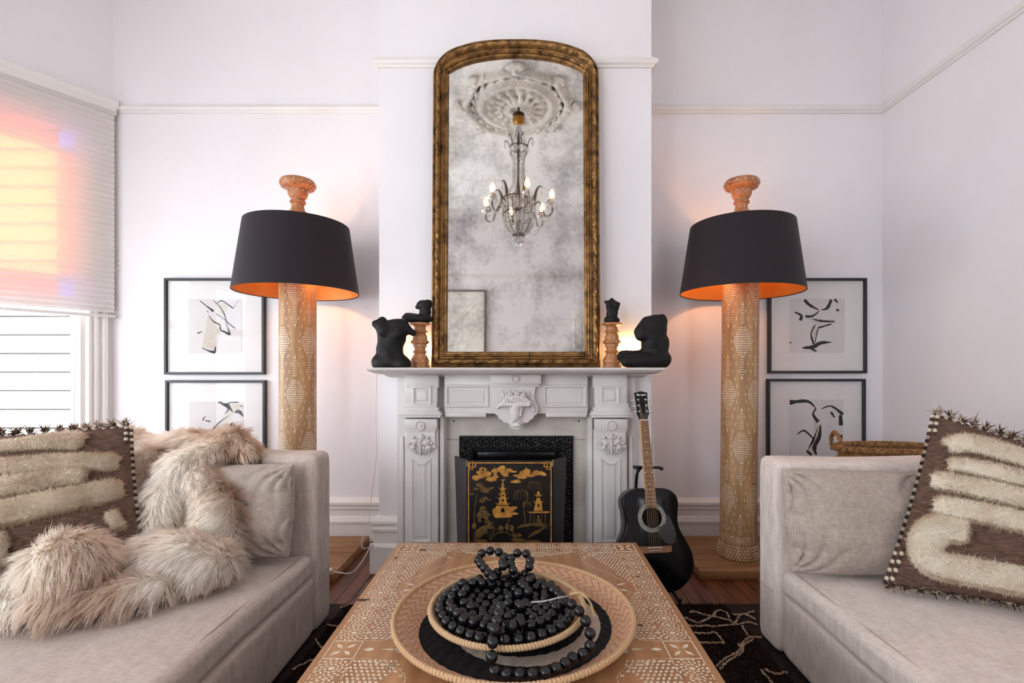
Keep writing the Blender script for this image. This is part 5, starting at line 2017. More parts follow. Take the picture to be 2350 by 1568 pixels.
# ------------------------------------------------------------------ bone-inlaid coffee table
M_top = wood_mat('honey_table_wood', rgb(150, 103, 66), rgb(190, 142, 98), 'y', 0.42, 2.6, coat=0.1)
TX0, TX1, TY0, TY1, TZ = -0.548, 0.479, 0.487, 2.073, 0.43
tcx, tcy = (TX0 + TX1) / 2, (TY0 + TY1) / 2
tab = thing('coffee_table', 'long wooden coffee table with white bone inlay under the woven tray', 'coffee table', (tcx, tcy, 0))
hw, hl = (TX1 - TX0) / 2, (TY1 - TY0) / 2
MB().rbox(-hw, hw, -hl, hl, TZ - 0.035, TZ, 0.003).build('tabletop', M_top, tab, smooth=30)
top = tab.children[0]
for e in ((-hw + .03, hw - .03, -hl + .03, -hl + .055), (-hw + .03, hw - .03, hl - .055, hl - .03), (-hw + .03, -hw + .055, -hl + .055, hl - .055), (hw - .055, hw - .03, -hl + .055, hl - .055)):
    MB().box(*e, TZ - 0.13, TZ - 0.035).build('apron', M_top, tab, smooth=0)
for sx in (-1, 1):
    for sy in (-1, 1):
        b = MB()
        b.lathe([(0, 0.035), (0.035, 0.035), (0.045, 0.05), (0.03, 0.08), (0.045, 0.16), (0.035, 0.24), (0.045, 0.27), (0.045, TZ - 0.036), (0, TZ - 0.036)], 20, (sx * (hw - .09), sy * (hl - .09), 0))
        b.build('leg', M_top, tab, smooth=40)
big, small = [], []
rt = random.Random(3)
in0, in1 = 0.022, 0.102                                  # lane between the two dashed lines
sq = 0.08


def lane_rosette(cx, cy, R=0.039):
    small.append(piece('dot', cx, cy, 0, 0.0085, 0.0075))
    for n, rr, l in ((9, 0.40, 0.0058), (13, 0.66, 0.0058), (16, 0.92, 0.0062)):
        for k in range(n):
            a = 2 * PI * k / n + rr * 3
            x, y = cx + R * rr * math.cos(a), cy + R * rr * math.sin(a)
            small.append(piece('leaf', x, y, a + 0.9, l, 0.0029))


def square(cx, cy, s):
    for a, b_, g in ((0, s / 2, 0), (0, -s / 2, 0), (s / 2, 0, PI / 2), (-s / 2, 0, PI / 2)):
        big.append(piece('bar', cx + a, cy + b_, g, s / 2 + 0.001, 0.0016))
    for q in range(4):
        a = PI / 4 + q * PI / 2
        big.append(piece('dia', cx + 0.022 * math.cos(a), cy + 0.022 * math.sin(a), a, 0.0155, 0.0065))


sqs = [(sx * (hw - (in0 + in1) / 2), y) for sx in (-1, 1) for y in (-(hl - (in0 + in1) / 2), 0, hl - (in0 + in1) / 2)]
for x, y in sqs:
    square(x, y, sq)
seg = []
for sx in (-1, 1):
    for a, b_ in ((-(hl - in1), -sq / 2), (sq / 2, hl - in1)):
        L = b_ - a
        n = 8
        for k in range(n):
            lane_rosette(sx * (hw - (in0 + in1) / 2), a + L * (k + 0.5) / n, 0.040)
            for q in range(5):
                small.append(piece('leaf', sx * (hw - in0 - 0.010 - 0.012 * q), a + L * (k + 1.0) / n, rt.uniform(0, PI), 0.004, 0.0024))
        m = int(L / 0.0285)
        for k in range(m):
            y = a + L * (k + 0.5) / m
            for ins in (in0, in1):
                big.append(piece('bar', sx * (hw - ins), y, PI / 2, 0.0098, 0.0014))
for sy in (-1, 1):
    L = 2 * (hw - in1)
    for k in range(10):
        lane_rosette(-L / 2 + L * (k + 0.5) / 10, sy * (hl - (in0 + in1) / 2), 0.040)
    for k in range(28):
        for ins in (in0, in1):
            big.append(piece('bar', -L / 2 + L * (k + 0.5) / 28, sy * (hl - ins), 0, 0.0098, 0.0014))
fx, fy = hw - in1, hl - in1                              # inner field half size


def fill(inside, ang, x0, x1, y0, y1, step=0.0130, l=0.0058, w=0.0029):
    ny, nx = int((y1 - y0) / step), int((x1 - x0) / step)
    for j in range(ny + 1):
        for i in range(nx + 1):
            x = x0 + step * (i + 0.5 * (j % 2))
            y = y0 + step * j
            if inside(x, y):
                small.append(piece('leaf', x + rt.uniform(-.0012, .0012), y + rt.uniform(-.0012, .0012), ang(x, y) + rt.uniform(-.3, .3), l * 1.15, w * 1.2))


def dashes(pts, n):
    P = smoothcurve([(x, y, 0) for x, y in pts], 16)
    d = [0]
    for a, b_ in zip(P[:-1], P[1:]):
        d.append(d[-1] + (b_ - a).length)
    for k in range(n):
        s = d[-1] * (k + 0.5) / n
        i = max(j for j in range(len(d)) if d[j] <= s)
        i = min(i, len(P) - 2)
        t = (P[i + 1] - P[i])
        q = P[i] + t * ((s - d[i]) / max(t.length, 1e-6))
        big2.append(piece('bar', q.x, q.y, math.atan2(t.y, t.x), 0.0068, 0.0011))


big2 = []
for sy in (-1, 1):
    y0 = sq / 2 + 0.0
    y1 = fy
    ym = (y0 + y1) / 2
    for sx in (-1, 1):
        # spandrels growing out of each corner of the half field
        def sp_in(x, y, near):
            u = (fx - sx * x)
            v = (sy * y - y0) if near else (y1 - sy * y)
            return 0.006 < u < 0.15 * (1 - (v / (0.5 * (y1 - y0))) ** 0.8) * (1.0 if v > 0.02 else 0.6 + 20 * v) and v > 0.008 if 0 <= v <= 0.5 * (y1 - y0) else False
        for near in (True, False):
            fill(lambda x, y: sp_in(x, y, near), lambda x, y: 0.7 * sx * sy * (1 if near else -1) + PI / 2, min(sx * fx, sx * (fx - .15)), max(sx * fx, sx * (fx - .15)), min(sy * y0, sy * y1), max(sy * y0, sy * y1), 0.0136)
            f = (lambda v: sy * (y0 + v)) if near else (lambda v: sy * (y1 - v))
            dashes([(sx * fx, f(0.0)), (sx * (fx - .05), f(0.004)), (sx * (fx - .11), f(0.025)), (sx * (fx - .155), f(0.02 + .06)), (sx * (fx - .135), f(0.14)), (sx * (fx - .07), f(0.22)), (sx * (fx - .02), f(0.30))], 26)
            for k in range(7):
                big2.append(piece('dia', sx * (fx - .03 - .0185 * k), f(0.012 + 0.0032 * k * k * .5), -sx * sy * 0.5, 0.0085, 0.005))
        for e in (-1, 1):
            big2.append(piece('dia', sx * (fx - 0.045), sy * ym + e * 0.022, e * sx * 0.45, 0.019, 0.0068))
        big2.append(piece('dia', sx * (fx - 0.028), 0.0, 0, 0.016, 0.009)) if sy > 0 else None
        big2.append(piece('tri', sx * (fx - 0.075), 0.0, 0 if sx > 0 else PI, 0.018, 0.006)) if sy > 0 else None
    # central medallion of the half field, with a plain band around it
    cy = sy * ym
    R0 = 0.235

    def med(x, y):
        q = math.hypot(x / 0.27, (y - cy) / 0.245)
        return (0.10 < q < 0.28) or (0.36 < q < 0.62) or (0.70 < q < 0.98 and abs(math.sin(3 * math.atan2(y - cy, x))) > 0.25)
    fill(med, lambda x, y: math.atan2(y - cy, x) + 0.8, -0.27, 0.27, cy - 0.25, cy + 0.25, 0.0125)
    for k in range(12):
        a = 2 * PI * k / 12
        small.append(piece('dot', 0.27 * 0.84 * math.cos(a), cy + 0.245 * 0.84 * math.sin(a), a, 0.0095, 0.0075))
        small.append(piece('leaf', 0.05 * math.cos(a), cy + 0.05 * math.sin(a), a, 0.014, 0.004))
    # fan against the end border
    def fan(x, y):
        v = fy - sy * y
        return 0.006 < v < 0.075 * (1 - (abs(x) / 0.27) ** 1.5) if abs(x) < 0.27 else False
    fill(fan, lambda x, y: math.atan2(0.2, x) + 0.6, -0.27, 0.27, min(sy * fy, sy * (fy - .08)), max(sy * fy, sy * (fy - .08)), 0.0115)
    dashes([(-0.29, sy * (fy - .004)), (-0.2, sy * (fy - .05)), (0, sy * (fy - .088)), (0.2, sy * (fy - .05)), (0.29, sy * (fy - .004))], 30)


def loz(x, y):                                           # lozenge across the middle of the table
    q = (abs(x) / 0.315) ** 0.85 + abs(y) / 0.125
    return q < 1.0 and q > 0.10


fill(loz, lambda x, y: (0.6 if x * y > 0 else -0.6) + (0.2 if abs(y) < .03 else 0), -0.31, 0.31, -0.125, 0.125, 0.0125, 0.0055, 0.003)
for k in range(25):
    x = -0.30 + 0.025 * k
    y = 0.125 * max(0, 1 - (abs(x) / 0.315) ** 0.85) + 0.006
    for e in (-1, 1):
        big2.append(piece('dia', x, e * y, e * (0.45 if x < 0 else -0.45), 0.0085, 0.0048))


def plates(polys, name, single):
    if single:
        for p in polys:
            c = (sum(q[0] for q in p) / len(p), sum(q[1] for q in p) / len(p))
            mb = MB()
            mb.prism([(x - c[0], y - c[1]) for x, y in p], -0.001, 0.0006, lambda x, y, h: (x, y, h))
            o = mb.build(name, M_bone, top, smooth=0)
            o.location = (c[0], c[1], TZ)
    else:
        mb = MB()
        for p in polys:
            n = len(p)
            zz = TZ + 0.0004 + 0.00006 * (len(mb.f) % 11)
            mb.v += [(x, y, zz) for x, y in p]
            k = len(mb.v)
            mb.f.append(tuple(range(k - n, k)))
        o = mb.build(name, M_bone, top, smooth=0)
        o['kind'] = 'stuff'


plates(big[:290], 'inlay_piece', True)
plates(big[290:] + big2 + small, 'small_inlay', False)
b = MB()                                                  # dark knots in the wood
for x, y, s in ((-0.492, 0.275, 0.011), (-0.39, 0.70, 0.01), (-0.478, 0.62, 0.006), (0.44, 0.45, 0.006), (-0.405, 0.21, 0.004), (0.37, 0.12, 0.005), (0.40, 0.75, 0.005)):
    r9 = random.Random(int(x * 1000))
    n = 12
    pts = [(x + s * r9.uniform(.5, 1.3) * math.cos(2 * PI * k / n) * 1.8, y + s * r9.uniform(.4, 1.1) * math.sin(2 * PI * k / n), TZ + 0.0009) for k in range(n)]
    b.add(pts, [tuple(range(n))])
o = b.build('knots', mat('dark_knot', rgb(52, 34, 22), 0.7, col2=rgb(80, 52, 34), scale=80), top, smooth=0)
o['kind'] = 'stuff'

# ------------------------------------------------------------------ coiled tray and bowl
M_coil = attr_mat('coiled_grass', 0.8, 0.0, 0.4, 350)
tan1, tan2 = np.array(rgb(190, 142, 110)[:3]), np.array(rgb(218, 178, 146)[:3])
blk, nat = np.array(rgb(34, 31, 33)[:3]), np.array(rgb(186, 168, 150)[:3])


def coil_dish(name, R, prof, colfn, parent, ridge, stitch, n=260):
    """dish of concentric coils; prof(r) -> height, colfn(r, a) -> colour"""
    m = int(R / ridge) * 4 + 1
    r = np.linspace(0.001, R, m)
    a = np.linspace(0, 2 * PI, n, endpoint=False)
    RR, AA = np.meshgrid(r, a, indexing='ij')
    st = np.sin(AA * (RR / stitch * 1.0).round() + RR / ridge * 2.1)
    Z = prof(RR) + 0.0016 * np.abs(np.sin(PI * RR / ridge)) + 0.0007 * st
    V = np.stack([RR * np.cos(AA), RR * np.sin(AA), Z], -1)
    C = np.ones((m, n, 4))
    C[..., :3] = colfn(RR, AA, st)
    i = np.arange(m * n).reshape(m, n)
    F = np.stack([i[:-1], i[1:], np.roll(i[1:], -1, 1), np.roll(i[:-1], -1, 1)], -1).reshape(-1, 4)
    Vb = V.copy()
    Vb[..., 2] -= 0.006
    Vb = Vb.reshape(-1, 3)
    V = V.reshape(-1, 3)
    o = np_obj(name, np.concatenate([V, Vb]), np.concatenate([F, F[:, ::-1] + m * n]), M_coil, parent, 180, np.concatenate([C.reshape(-1, 4), C.reshape(-1, 4)]))
    return o


def rope_rim(name, R, z, rr, wraps, c1, c2, parent):
    n, k = 420, 10
    T = np.linspace(0, 2 * PI, n, endpoint=False)
    K = np.linspace(0, 2 * PI, k, endpoint=False)
    TT, KK = np.meshgrid(T, K, indexing='ij')
    q = rr * (1 + 0.16 * np.sin(TT * wraps + KK * 1.0))
    V = np.stack([(R + q * np.cos(KK)) * np.cos(TT), (R + q * np.cos(KK)) * np.sin(TT), z + q * np.sin(KK) * 1.15], -1).reshape(-1, 3)
    C = np.ones((n, k, 4))
    s = (0.5 + 0.5 * np.sin(TT * wraps + KK))[..., None]
    C[..., :3] = c1 * (1 - s) + c2 * s
    i = np.arange(n * k).reshape(n, k)
    i2 = np.roll(i, -1, 0)
    F = np.stack([i, i2, np.roll(i2, -1, 1), np.roll(i, -1, 1)], -1).reshape(-1, 4)
    return np_obj(name, V, F, M_coil, parent, 180, C.reshape(-1, 4))


TR = 0.338
tray = thing('woven_tray', 'large round coiled grass tray with black and tan swirl on the table', 'tray', (-0.033, 1.400, TZ + 0.0015), (0, 0, 0.0))


def tray_h(r):
    return 0.007 + 0.038 * np.clip((r - 0.25) / (TR - 0.25), 0, 1) ** 1.7


def tray_c(r, a, st):
    wob = 0.012 * np.sin(a * 1.0 + 2.6) + 0.008 * np.sin(2 * a + 1)
    zig = 0.5 + 0.5 * np.sign(np.sin(a * 60 + np.where(np.sin(r * 2 * PI / 0.03) > 0, 1, -1) * r * 400))
    base = tan1 * (1 - zig[..., None] * .8) + tan2 * zig[..., None] * .8
    inner, outer = 0.120, 0.268 + wob
    isb = (r > inner) & (r < outer) & ~((np.cos(a - 1.9) > 0.93) & (r > 0.2))
    c = np.where(isb[..., None], blk * (0.7 + 0.5 * (st[..., None] > 0)), base)
    sw = 0.205 + 0.03 * np.sin(a + 0.9)
    isn = (np.abs(r - sw) < 0.014 + 0.010 * np.cos(a * 1 - 5.7)) & (np.sin(a - 0.6) < 0.35)
    return np.where(isn[..., None], nat, c)


coil_dish('coiled_dish', TR, tray_h, tray_c, tray, 0.0068, 0.0060)
rope_rim('rim', TR + 0.003, 0.047, 0.0068, 190, np.array(rgb(176, 130, 90)[:3]), np.array(rgb(232, 196, 154)[:3]), tray)
BR = 0.218
bowl = thing('woven_bowl', 'smaller shallow coiled grass bowl standing in the tray under black beads', 'bowl', (-0.052, 1.392, TZ + 0.0135), (0, 0, 0))


def bowl_h(r):
    return 0.005 + 0.046 * np.clip((r - 0.10) / (BR - 0.10), 0, 1) ** 1.5


def bowl_c(r, a, st):
    base = nat * (0.8 + 0.25 * (st[..., None] > 0))
    isb = (np.sin(a * 2 + r * 30) > 0.2)
    c = np.where(isb[..., None], blk, base)
    return np.where((r > 0.19)[..., None], tan1 * (0.9 + 0.2 * (st[..., None] > 0)), c)


coil_dish('coiled_dish', BR, bowl_h, bowl_c, bowl, 0.0065, 0.006, 200)
rope_rim('rim', BR + 0.002, 0.052, 0.0072, 150, np.array(rgb(176, 138, 98)[:3]), np.array(rgb(226, 194, 154)[:3]), bowl)

# ------------------------------------------------------------------ garland of black wooden beads heaped in the bowl
M_bead = mat('black_bead_wood', rgb(13, 12, 15), 0.27, col2=rgb(19, 18, 21), scale=40, bump=0.05, bscale=90)
rb = 0.0147
bc = np.array([-0.052, 1.392])
bz = TZ + 0.0135


def relax(P, fixed, chain, iters):
    n = len(P)
    for it in range(iters):
        g = 0.0016 if it < iters * .8 else 0.0004
        P[~fixed, 2] -= g
        for _ in range(2):
            i, j = chain[:, 0], chain[:, 1]
            d = P[j] - P[i]
            L = np.linalg.norm(d, axis=1) + 1e-9
            k = (L - 2.05 * rb) / L * 0.5
            wi, wj = (~fixed[i])[:, None], (~fixed[j])[:, None]
            np.add.at(P, i, d * k[:, None] * wi * 0.7)
            np.add.at(P, j, -d * k[:, None] * wj * 0.7)
            D = P[:, None] - P[None]
            L = np.linalg.norm(D, axis=2) + 1e-9
            np.fill_diagonal(L, 9)
            pen = np.clip(2.0 * rb - L, 0, None) * 0.5 / L
            mv = (D * pen[..., None]).sum(1) * 0.8
            P[~fixed] += mv[~fixed]
            q = P[:, :2] - bc
            r = np.linalg.norm(q, axis=1) + 1e-9
            zmin = bz + bowl_h(np.minimum(r, BR)) + 0.0024 + rb * 1.2
            P[~fixed, 2] = np.maximum(P[~fixed, 2], zmin[~fixed])
            R = BR - 0.020
            s = np.where(r > R, R / r, 1.0)
            P[~fixed, :2] = bc + (q * s[:, None])[~fixed]
    return P


n1 = 262
rr = np.random.default_rng(4)
ang = np.cumsum(rr.uniform(0.12, 0.26, n1))
rad = 0.155 * np.abs(np.sin(np.cumsum(rr.uniform(0.0, 0.16, n1)))) + 0.02
P = np.stack([bc[0] + rad * np.cos(ang), bc[1] + rad * np.sin(ang), bz + 0.04 + 0.20 * np.arange(n1) / n1 + rr.uniform(0, .02, n1)], 1)
chain = np.stack([np.arange(n1 - 1), np.arange(1, n1)], 1)
P = relax(P, np.zeros(n1, bool), chain, 260)


def along(pts, step=2.04 * rb):
    C = smoothcurve(pts, 80)
    out = [C[0]]
    for p in C:
        if (p - out[-1]).length >= step:
            out.append(p)
    return [tuple(p) for p in out]


# strand falling over the near rim onto the tray and climbing back at the side; loop standing over the far rim
tz = TZ + 0.0015 + 0.0225 + rb
front = along([(-0.065, 1.27, bz + .105), (-0.072, 1.215, bz + .100), (-0.077, 1.176, bz + .093), (-0.080, 1.146, bz + .062), (-0.078, 1.130, tz + .006), (-0.060, 1.118, tz), (-0.02, 1.114, tz), (0.025, 1.116, tz), (0.062, 1.130, tz),
               (0.092, 1.152, tz), (0.118, 1.180, tz), (0.150, 1.196, tz + .004), (0.168, 1.226, tz + .02), (0.152, 1.262, bz + 0.085), (0.125, 1.30, bz + .098)])
loop = along([(-0.10, 1.47, bz + .095), (-0.135, 1.53, bz + .105), (-0.155, 1.575, bz + .107), (-0.150, 1.600, bz + .118), (-0.12, 1.612, bz + .124), (-0.085, 1.606, bz + .12), (-0.068, 1.58, bz + .112), (-0.075, 1.545, bz + .108), (-0.06, 1.50, bz + .112)])
loop2 = along([(-0.04, 1.52, bz + .098), (-0.05, 1.57, bz + .110), (-0.03, 1.596, bz + .122), (0.0, 1.597, bz + .122), (0.015, 1.57, bz + .108), (0.01, 1.53, bz + .098)])
ex = np.array(front + loop + loop2)
keepm = np.ones(len(P), bool)
for q in ex:
    keepm &= np.linalg.norm(P - q, axis=1) > 1.75 * rb
P = P[keepm]
gar = thing('bead_garland', 'long garland of round black beads heaped in the woven bowl', 'bead garland', (bc[0], bc[1], bz))
bm_ = MB().sph((0, 0, 0), rb, 16, 10)
bead0 = bm_.build('bead', M_bead, gar, smooth=180)
allb = front + loop + loop2 + [tuple(p) for p in P]
allb = allb[:300] if len(allb) > 299 else allb
for i, p in enumerate(allb):
    o = bead0 if i == 0 else bead0.copy()
    if i:
        COL.objects.link(o)
    o.location = Vector(p) - Vector((bc[0], bc[1], bz))
cdm = MB()
for S in (front, loop, loop2):
    cdm.tube([Vector(p) - Vector((bc[0], bc[1], bz)) for p in S], 0.0018, 5)
o = cdm.build('cord', mat('black_cord', rgb(24, 22, 22), 0.8, col2=rgb(34, 30, 30)), gar)
o['kind'] = 'stuff'
M_leafg = mat('grey_feather', rgb(190, 188, 186), 0.6, col2=rgb(150, 146, 142), scale=60)
b = MB()
b.tube([p - Vector((bc[0], bc[1], bz)) for p in smoothcurve([(0.015, 1.25, bz + .128), (0.05, 1.25, bz + .131), (0.09, 1.265, bz + .133), (0.115, 1.29, bz + .125)], 8)], [0.0022] * 20 + [0.0016] * 5, 6)
b.build('grey_tie', M_leafg, gar)
b = MB()
b.tube([p - Vector((bc[0], bc[1], bz)) for p in smoothcurve([(0.12, 1.31, bz + .12), (0.15, 1.30, bz + .128), (0.172, 1.275, bz + .115), (0.180, 1.25, bz + .09)], 8)], [0.004, 0.005, 0.006] + [0.005] * 10 + [0.003] * 12, 6)
b.build('tan_tie', mat('raffia_tie', rgb(190, 160, 116), 0.8, col2=rgb(160, 128, 88), scale=80), gar)
# ------------------------------------------------------------------ acoustic guitar on its stand
M_gblack = mat('black_gloss_lacquer', rgb(10, 10, 12), 0.16, col2=rgb(12, 11, 13), scale=3, spec=0.3)
M_fret = wood_mat('rosewood_fingerboard', rgb(96, 58, 34), rgb(150, 100, 62), 'z', 0.5, 4.0)
M_neck = wood_mat('pale_neck_binding', rgb(190, 140, 84), rgb(216, 170, 112), 'z', 0.4, 4.0)
M_bridge = wood_mat('brown_bridge_wood', rgb(120, 72, 44), rgb(158, 104, 68), 'x', 0.4, 5.0)
M_chrome = mat('chrome', rgb(210, 208, 206), 0.18, 1.0, col2=rgb(190, 188, 186))
M_pearl = mat('pearl_dot', rgb(236, 228, 216), 0.3, col2=rgb(224, 214, 200))
M_ring = mat('grey_rosette_ring', rgb(150, 146, 136), 0.5, col2=rgb(112, 106, 98), scale=60, detail=6)
M_hole = mat('dark_sound_hole', rgb(60, 40, 28), 0.8, col2=rgb(30, 20, 15), scale=20)
M_steel = mat('steel_string', rgb(170, 150, 120), 0.3, 0.9, col2=rgb(190, 170, 140))
gb = Vector((0.646, 2.335, 0.085))                       # body end pin
gt = Vector((0.6205, 2.565, 1.062))                      # top of the headstock
ax = (gt - gb).normalized()
gl = (gt - gb).length
fr = Vector((0.06, -1, 0))
fr = (fr - ax * fr.dot(ax)).normalized()
sx_ = fr.cross(ax) * -1
sx_ = ax.cross(fr) * -1
sx_ = Vector((1, 0, 0)) - ax * ax.x
sx_ = (sx_ - fr * sx_.dot(fr)).normalized()
gui = thing('acoustic_guitar', 'glossy black acoustic guitar with wooden neck leaning beside the fireplace', 'guitar', gb)
gui.rotation_euler = Matrix((sx_, -fr, ax)).transposed().to_euler()     # local x across, -y towards the room, z up the neck
bl_ = 0.500
half = [(0, 0), (0.06, 0.002), (0.115, 0.018), (0.165, 0.06), (0.192, 0.12), (0.190, 0.18), (0.168, 0.235), (0.143, 0.285), (0.132, 0.325), (0.136, 0.375), (0.143, 0.42), (0.136, 0.458), (0.11, 0.485), (0.07, 0.497), (0.0, 0.500)]
hc = [p for p in smoothcurve([(a, b_, 0) for a, b_ in half], 6)]
out = [(p.x, p.y) for p in hc] + [(-p.x, p.y) for p in reversed(hc[1:-1])]
n = len(out)
b = MB()
holeR, hz = 0.050, 0.355
rings = [[(x, 0.1, z) for x, z in out], [(x * 1.0, 0.005, z) for x, z in out], [(x * .992, 0.0015, bl_ / 2 + (z - bl_ / 2) * .995) for x, z in out], [(x * .975, 0, bl_ / 2 + (z - bl_ / 2) * .985) for x, z in out]]
v = [p for r in rings for p in r]
f = [tuple(range(n))]
for a in range(3):
    for k in range(n):
        f.append((a * n + k, a * n + (k + 1) % n, (a + 1) * n + (k + 1) % n, (a + 1) * n + k))
# top with the sound hole: bridge the outline to a circle
cir = []
for k in range(n):
    x, z = out[k]
    an = math.atan2(z - hz, x)
    cir.append((holeR * math.cos(an), 0, hz + holeR * math.sin(an)))
o4 = len(v)
v += cir
for k in range(n):
    f.append((3 * n + k, 3 * n + (k + 1) % n, o4 + (k + 1) % n, o4 + k))
v += [(x, 0.004, z) for x, y, z in cir]
for k in range(n):
    f.append((o4 + k, o4 + (k + 1) % n, o4 + n + (k + 1) % n, o4 + n + k))
MB().add(v, f).build('body', M_gblack, gui, smooth=40)
MB().lathe([(0.0, 0.0), (0.052, 0.0)], 32, (0, 0.03, hz), M=Matrix.Rotation(PI / 2, 3, 'X')).build('sound_hole', M_hole, gui)
MB().lathe([(0.0505, -.001), (0.0505, 0.0012), (0.072, 0.0012), (0.072, -.001)], 48, (0, 0, hz), M=Matrix.Rotation(PI / 2, 3, 'X'), closed=True).build('rosette', M_ring, gui)
b = MB()
pg = [(0.02, 0.30), (0.055, 0.318), (0.072, 0.345), (0.078, 0.37), (0.10, 0.335), (0.115, 0.28), (0.105, 0.235), (0.075, 0.225), (0.045, 0.25)]
pg = [(p.x, p.y) for p in smoothcurve([(a, c, 0) for a, c in pg], 5, True)]
b.prism(pg, 0.0005, -0.0012, lambda a, c, h: (a, h, c))
b.build('pickguard', M_lacq, gui, smooth=0)
N0, N1 = hz + 0.047, gl - 0.158                          # fingerboard from sound hole to nut
b = MB()
b.prism([(-0.028, N0), (0.028, N0), (0.0215, N1), (-0.0215, N1)], 0.0005, -0.007, lambda a, c, h: (a, h, c))
fb_ = b.build('fingerboard', M_fret, gui, smooth=0)
b = MB()
b.prism([(-0.0285, bl_ - .005), (-0.024, bl_ - .005), (-0.0205, N1), (-0.0225, N1)], 0.004, -0.0076, lambda a, c, h: (a, h, c))
b.build('binding', M_neck, fb_, smooth=0)
b = MB()
prof = []
for i in range(9):
    t = PI * i / 8
    prof.append((math.cos(t), math.sin(t)))
vv, ff = [], []
for z, w, d in ((bl_ - 0.01, 0.0275, 0.026), (N1, 0.0215, 0.020)):
    vv += [(w * a, 0.0005 + d * c, z) for a, c in prof]
for k in range(8):
    ff.append((k, k + 1, 9 + k + 1, 9 + k))
ff += [tuple(range(9)), tuple(reversed(range(9, 18))), (0, 9, 17, 8)]
b.add(vv, ff)
b.build('neck', M_neck, gui, smooth=40)
for k in range(18):
    z = N1 - (N1 + 0.0 - (bl_ * 0.5 - 0.095)) * (1 - 2 ** (-(k + 1) / 12.0)) * 1.02
    if z > N0 + 0.004:
        w = 0.0215 + (0.028 - 0.0215) * (N1 - z) / (N1 - N0)
        MB().box(-w, w, -0.0082, -0.0068, z - 0.0008, z + 0.0008).build('fret', M_steel, fb_, smooth=0)
for z in (0.805, 0.745, 0.690, 0.640, 0.530, 0.500, ):
    MB().sph((0, -0.0071, z * 0.985), (0.0035, 0.0012, 0.0035), 10, 6).build('position_dot', M_pearl, fb_)
for e in (-1, 1):
    MB().sph((e * 0.017, -0.0071, 0.585 * 0.985), (0.0035, 0.0012, 0.0035), 10, 6).build('position_dot', M_pearl, fb_)
MB().box(-0.022, 0.022, -0.0095, 0.002, N1 - 0.001, N1 + 0.005).build('nut', M_pearl, gui, smooth=0)
hd = [(-0.0215, N1 + .004), (0.0215, N1 + .004), (0.024, N1 + .02), (0.031, N1 + .036), (0.030, N1 + .09), (0.0345, gl - 0.006), (0.022, gl - 0.006), (0.010, gl), (-0.010, gl), (-0.022, gl - 0.006), (-0.0345, gl - 0.006), (-0.030, N1 + .09), (-0.031, N1 + .036), (-0.024, N1 + .02)]
b = MB()
b.prism(hd, 0.014, -0.003, lambda a, c, h: (a, h + 0.10 * (c - N1), c))
head = b.build('headstock', M_gblack, gui, smooth=0)
for z in (N1 + 0.048, N1 + 0.080, N1 + 0.112):
    for e in (-1, 1):
        yy = 0.10 * (z - N1)
        p = MB()
        p.lathe([(0, 0), (0.0065, 0), (0.006, 0.003), (0.0032, 0.004), (0.0032, 0.011), (0, 0.012)], 12, (e * 0.020, yy - 0.003, z), M=Matrix.Rotation(PI / 2, 3, 'X'))
        pg_ = p.build('tuning_post', M_chrome, head, smooth=40)
        p = MB()
        p.tube([(e * 0.028, yy + 0.010, z), (e * 0.046, yy + 0.010, z)], 0.0022, 8)
        p.sph((e * 0.051, yy + 0.010, z), (0.007, 0.004, 0.006), 10, 6)
        p.build('tuning_key', M_chrome, head)
tcu = bpy.data.curves.new('headstock_lettering', 'FONT')
tcu.body = 'Maestro'
tcu.size = 0.0155
tcu.align_x = 'CENTER'
tcu.extrude = 0.0003
tcu.offset = 0.0004
to = bpy.data.objects.new('headstock_lettering', tcu)
COL.objects.link(to)
to.parent = head
to.location = (0, 0.10 * 0.143 - 0.0045, gl - 0.024)
to.rotation_euler = (PI / 2, 0, 0)
to.scale = (1.0, 1.0, 1.0)
tcu.materials.append(M_pearl)
bpy.context.view_layer.update()
tm = bpy.data.meshes.new_from_object(to.evaluated_get(bpy.context.evaluated_depsgraph_get()))
to2 = bpy.data.objects.new('headstock_lettering', tm)
COL.objects.link(to2)
to2.parent = head
to2.location = to.location
to2.rotation_euler = to.rotation_euler
bpy.data.objects.remove(to)
to2['kind'] = 'stuff'
MB().prism([(-0.012, N1 + .012), (0.012, N1 + .012), (0.009, N1 + .034), (0, N1 + .04), (-0.009, N1 + .034)], -0.0006, -0.0032, lambda a, c, h: (a, h + 0.1 * (c - N1), c)).build('truss_cover', M_lacq2, head, smooth=0)
bz_ = 0.205
MB().prism([(-0.085, bz_ - .012), (-0.06, bz_ - .017), (0.06, bz_ - .017), (0.085, bz_ - .012), (0.085, bz_ + .014), (-0.085, bz_ + .014)], 0.0005, -0.009, lambda a, c, h: (a, h, c)).build('bridge', M_bridge, gui, smooth=0)
MB().box(-0.036, 0.036, -0.0125, -0.008, bz_ + 0.006, bz_ + 0.010).build('saddle', M_pearl, gui, smooth=0)
for k in range(6):
    x = -0.027 + 0.0108 * k
    MB().sph((x, -0.010, bz_ - 0.006), (0.0032, 0.0035, 0.0032), 8, 6).build('bridge_pin', M_pearl, gui)
    xn = -0.0175 + 0.007 * k
    ps = [(x, -0.0108, bz_ - 0.004), (x, -0.0135, bz_ + 0.008), (xn, -0.0102, N1 + 0.002)]
    k2 = k if k < 3 else 5 - k
    zz = N1 + 0.048 + 0.032 * k2
    ps.append((-0.020 if k < 3 else 0.020, 0.1 * (zz - N1) - 0.008, zz))
    MB().tube(ps, 0.0006 + 0.0001 * (5 - k), 5).build('string', M_steel, gui)

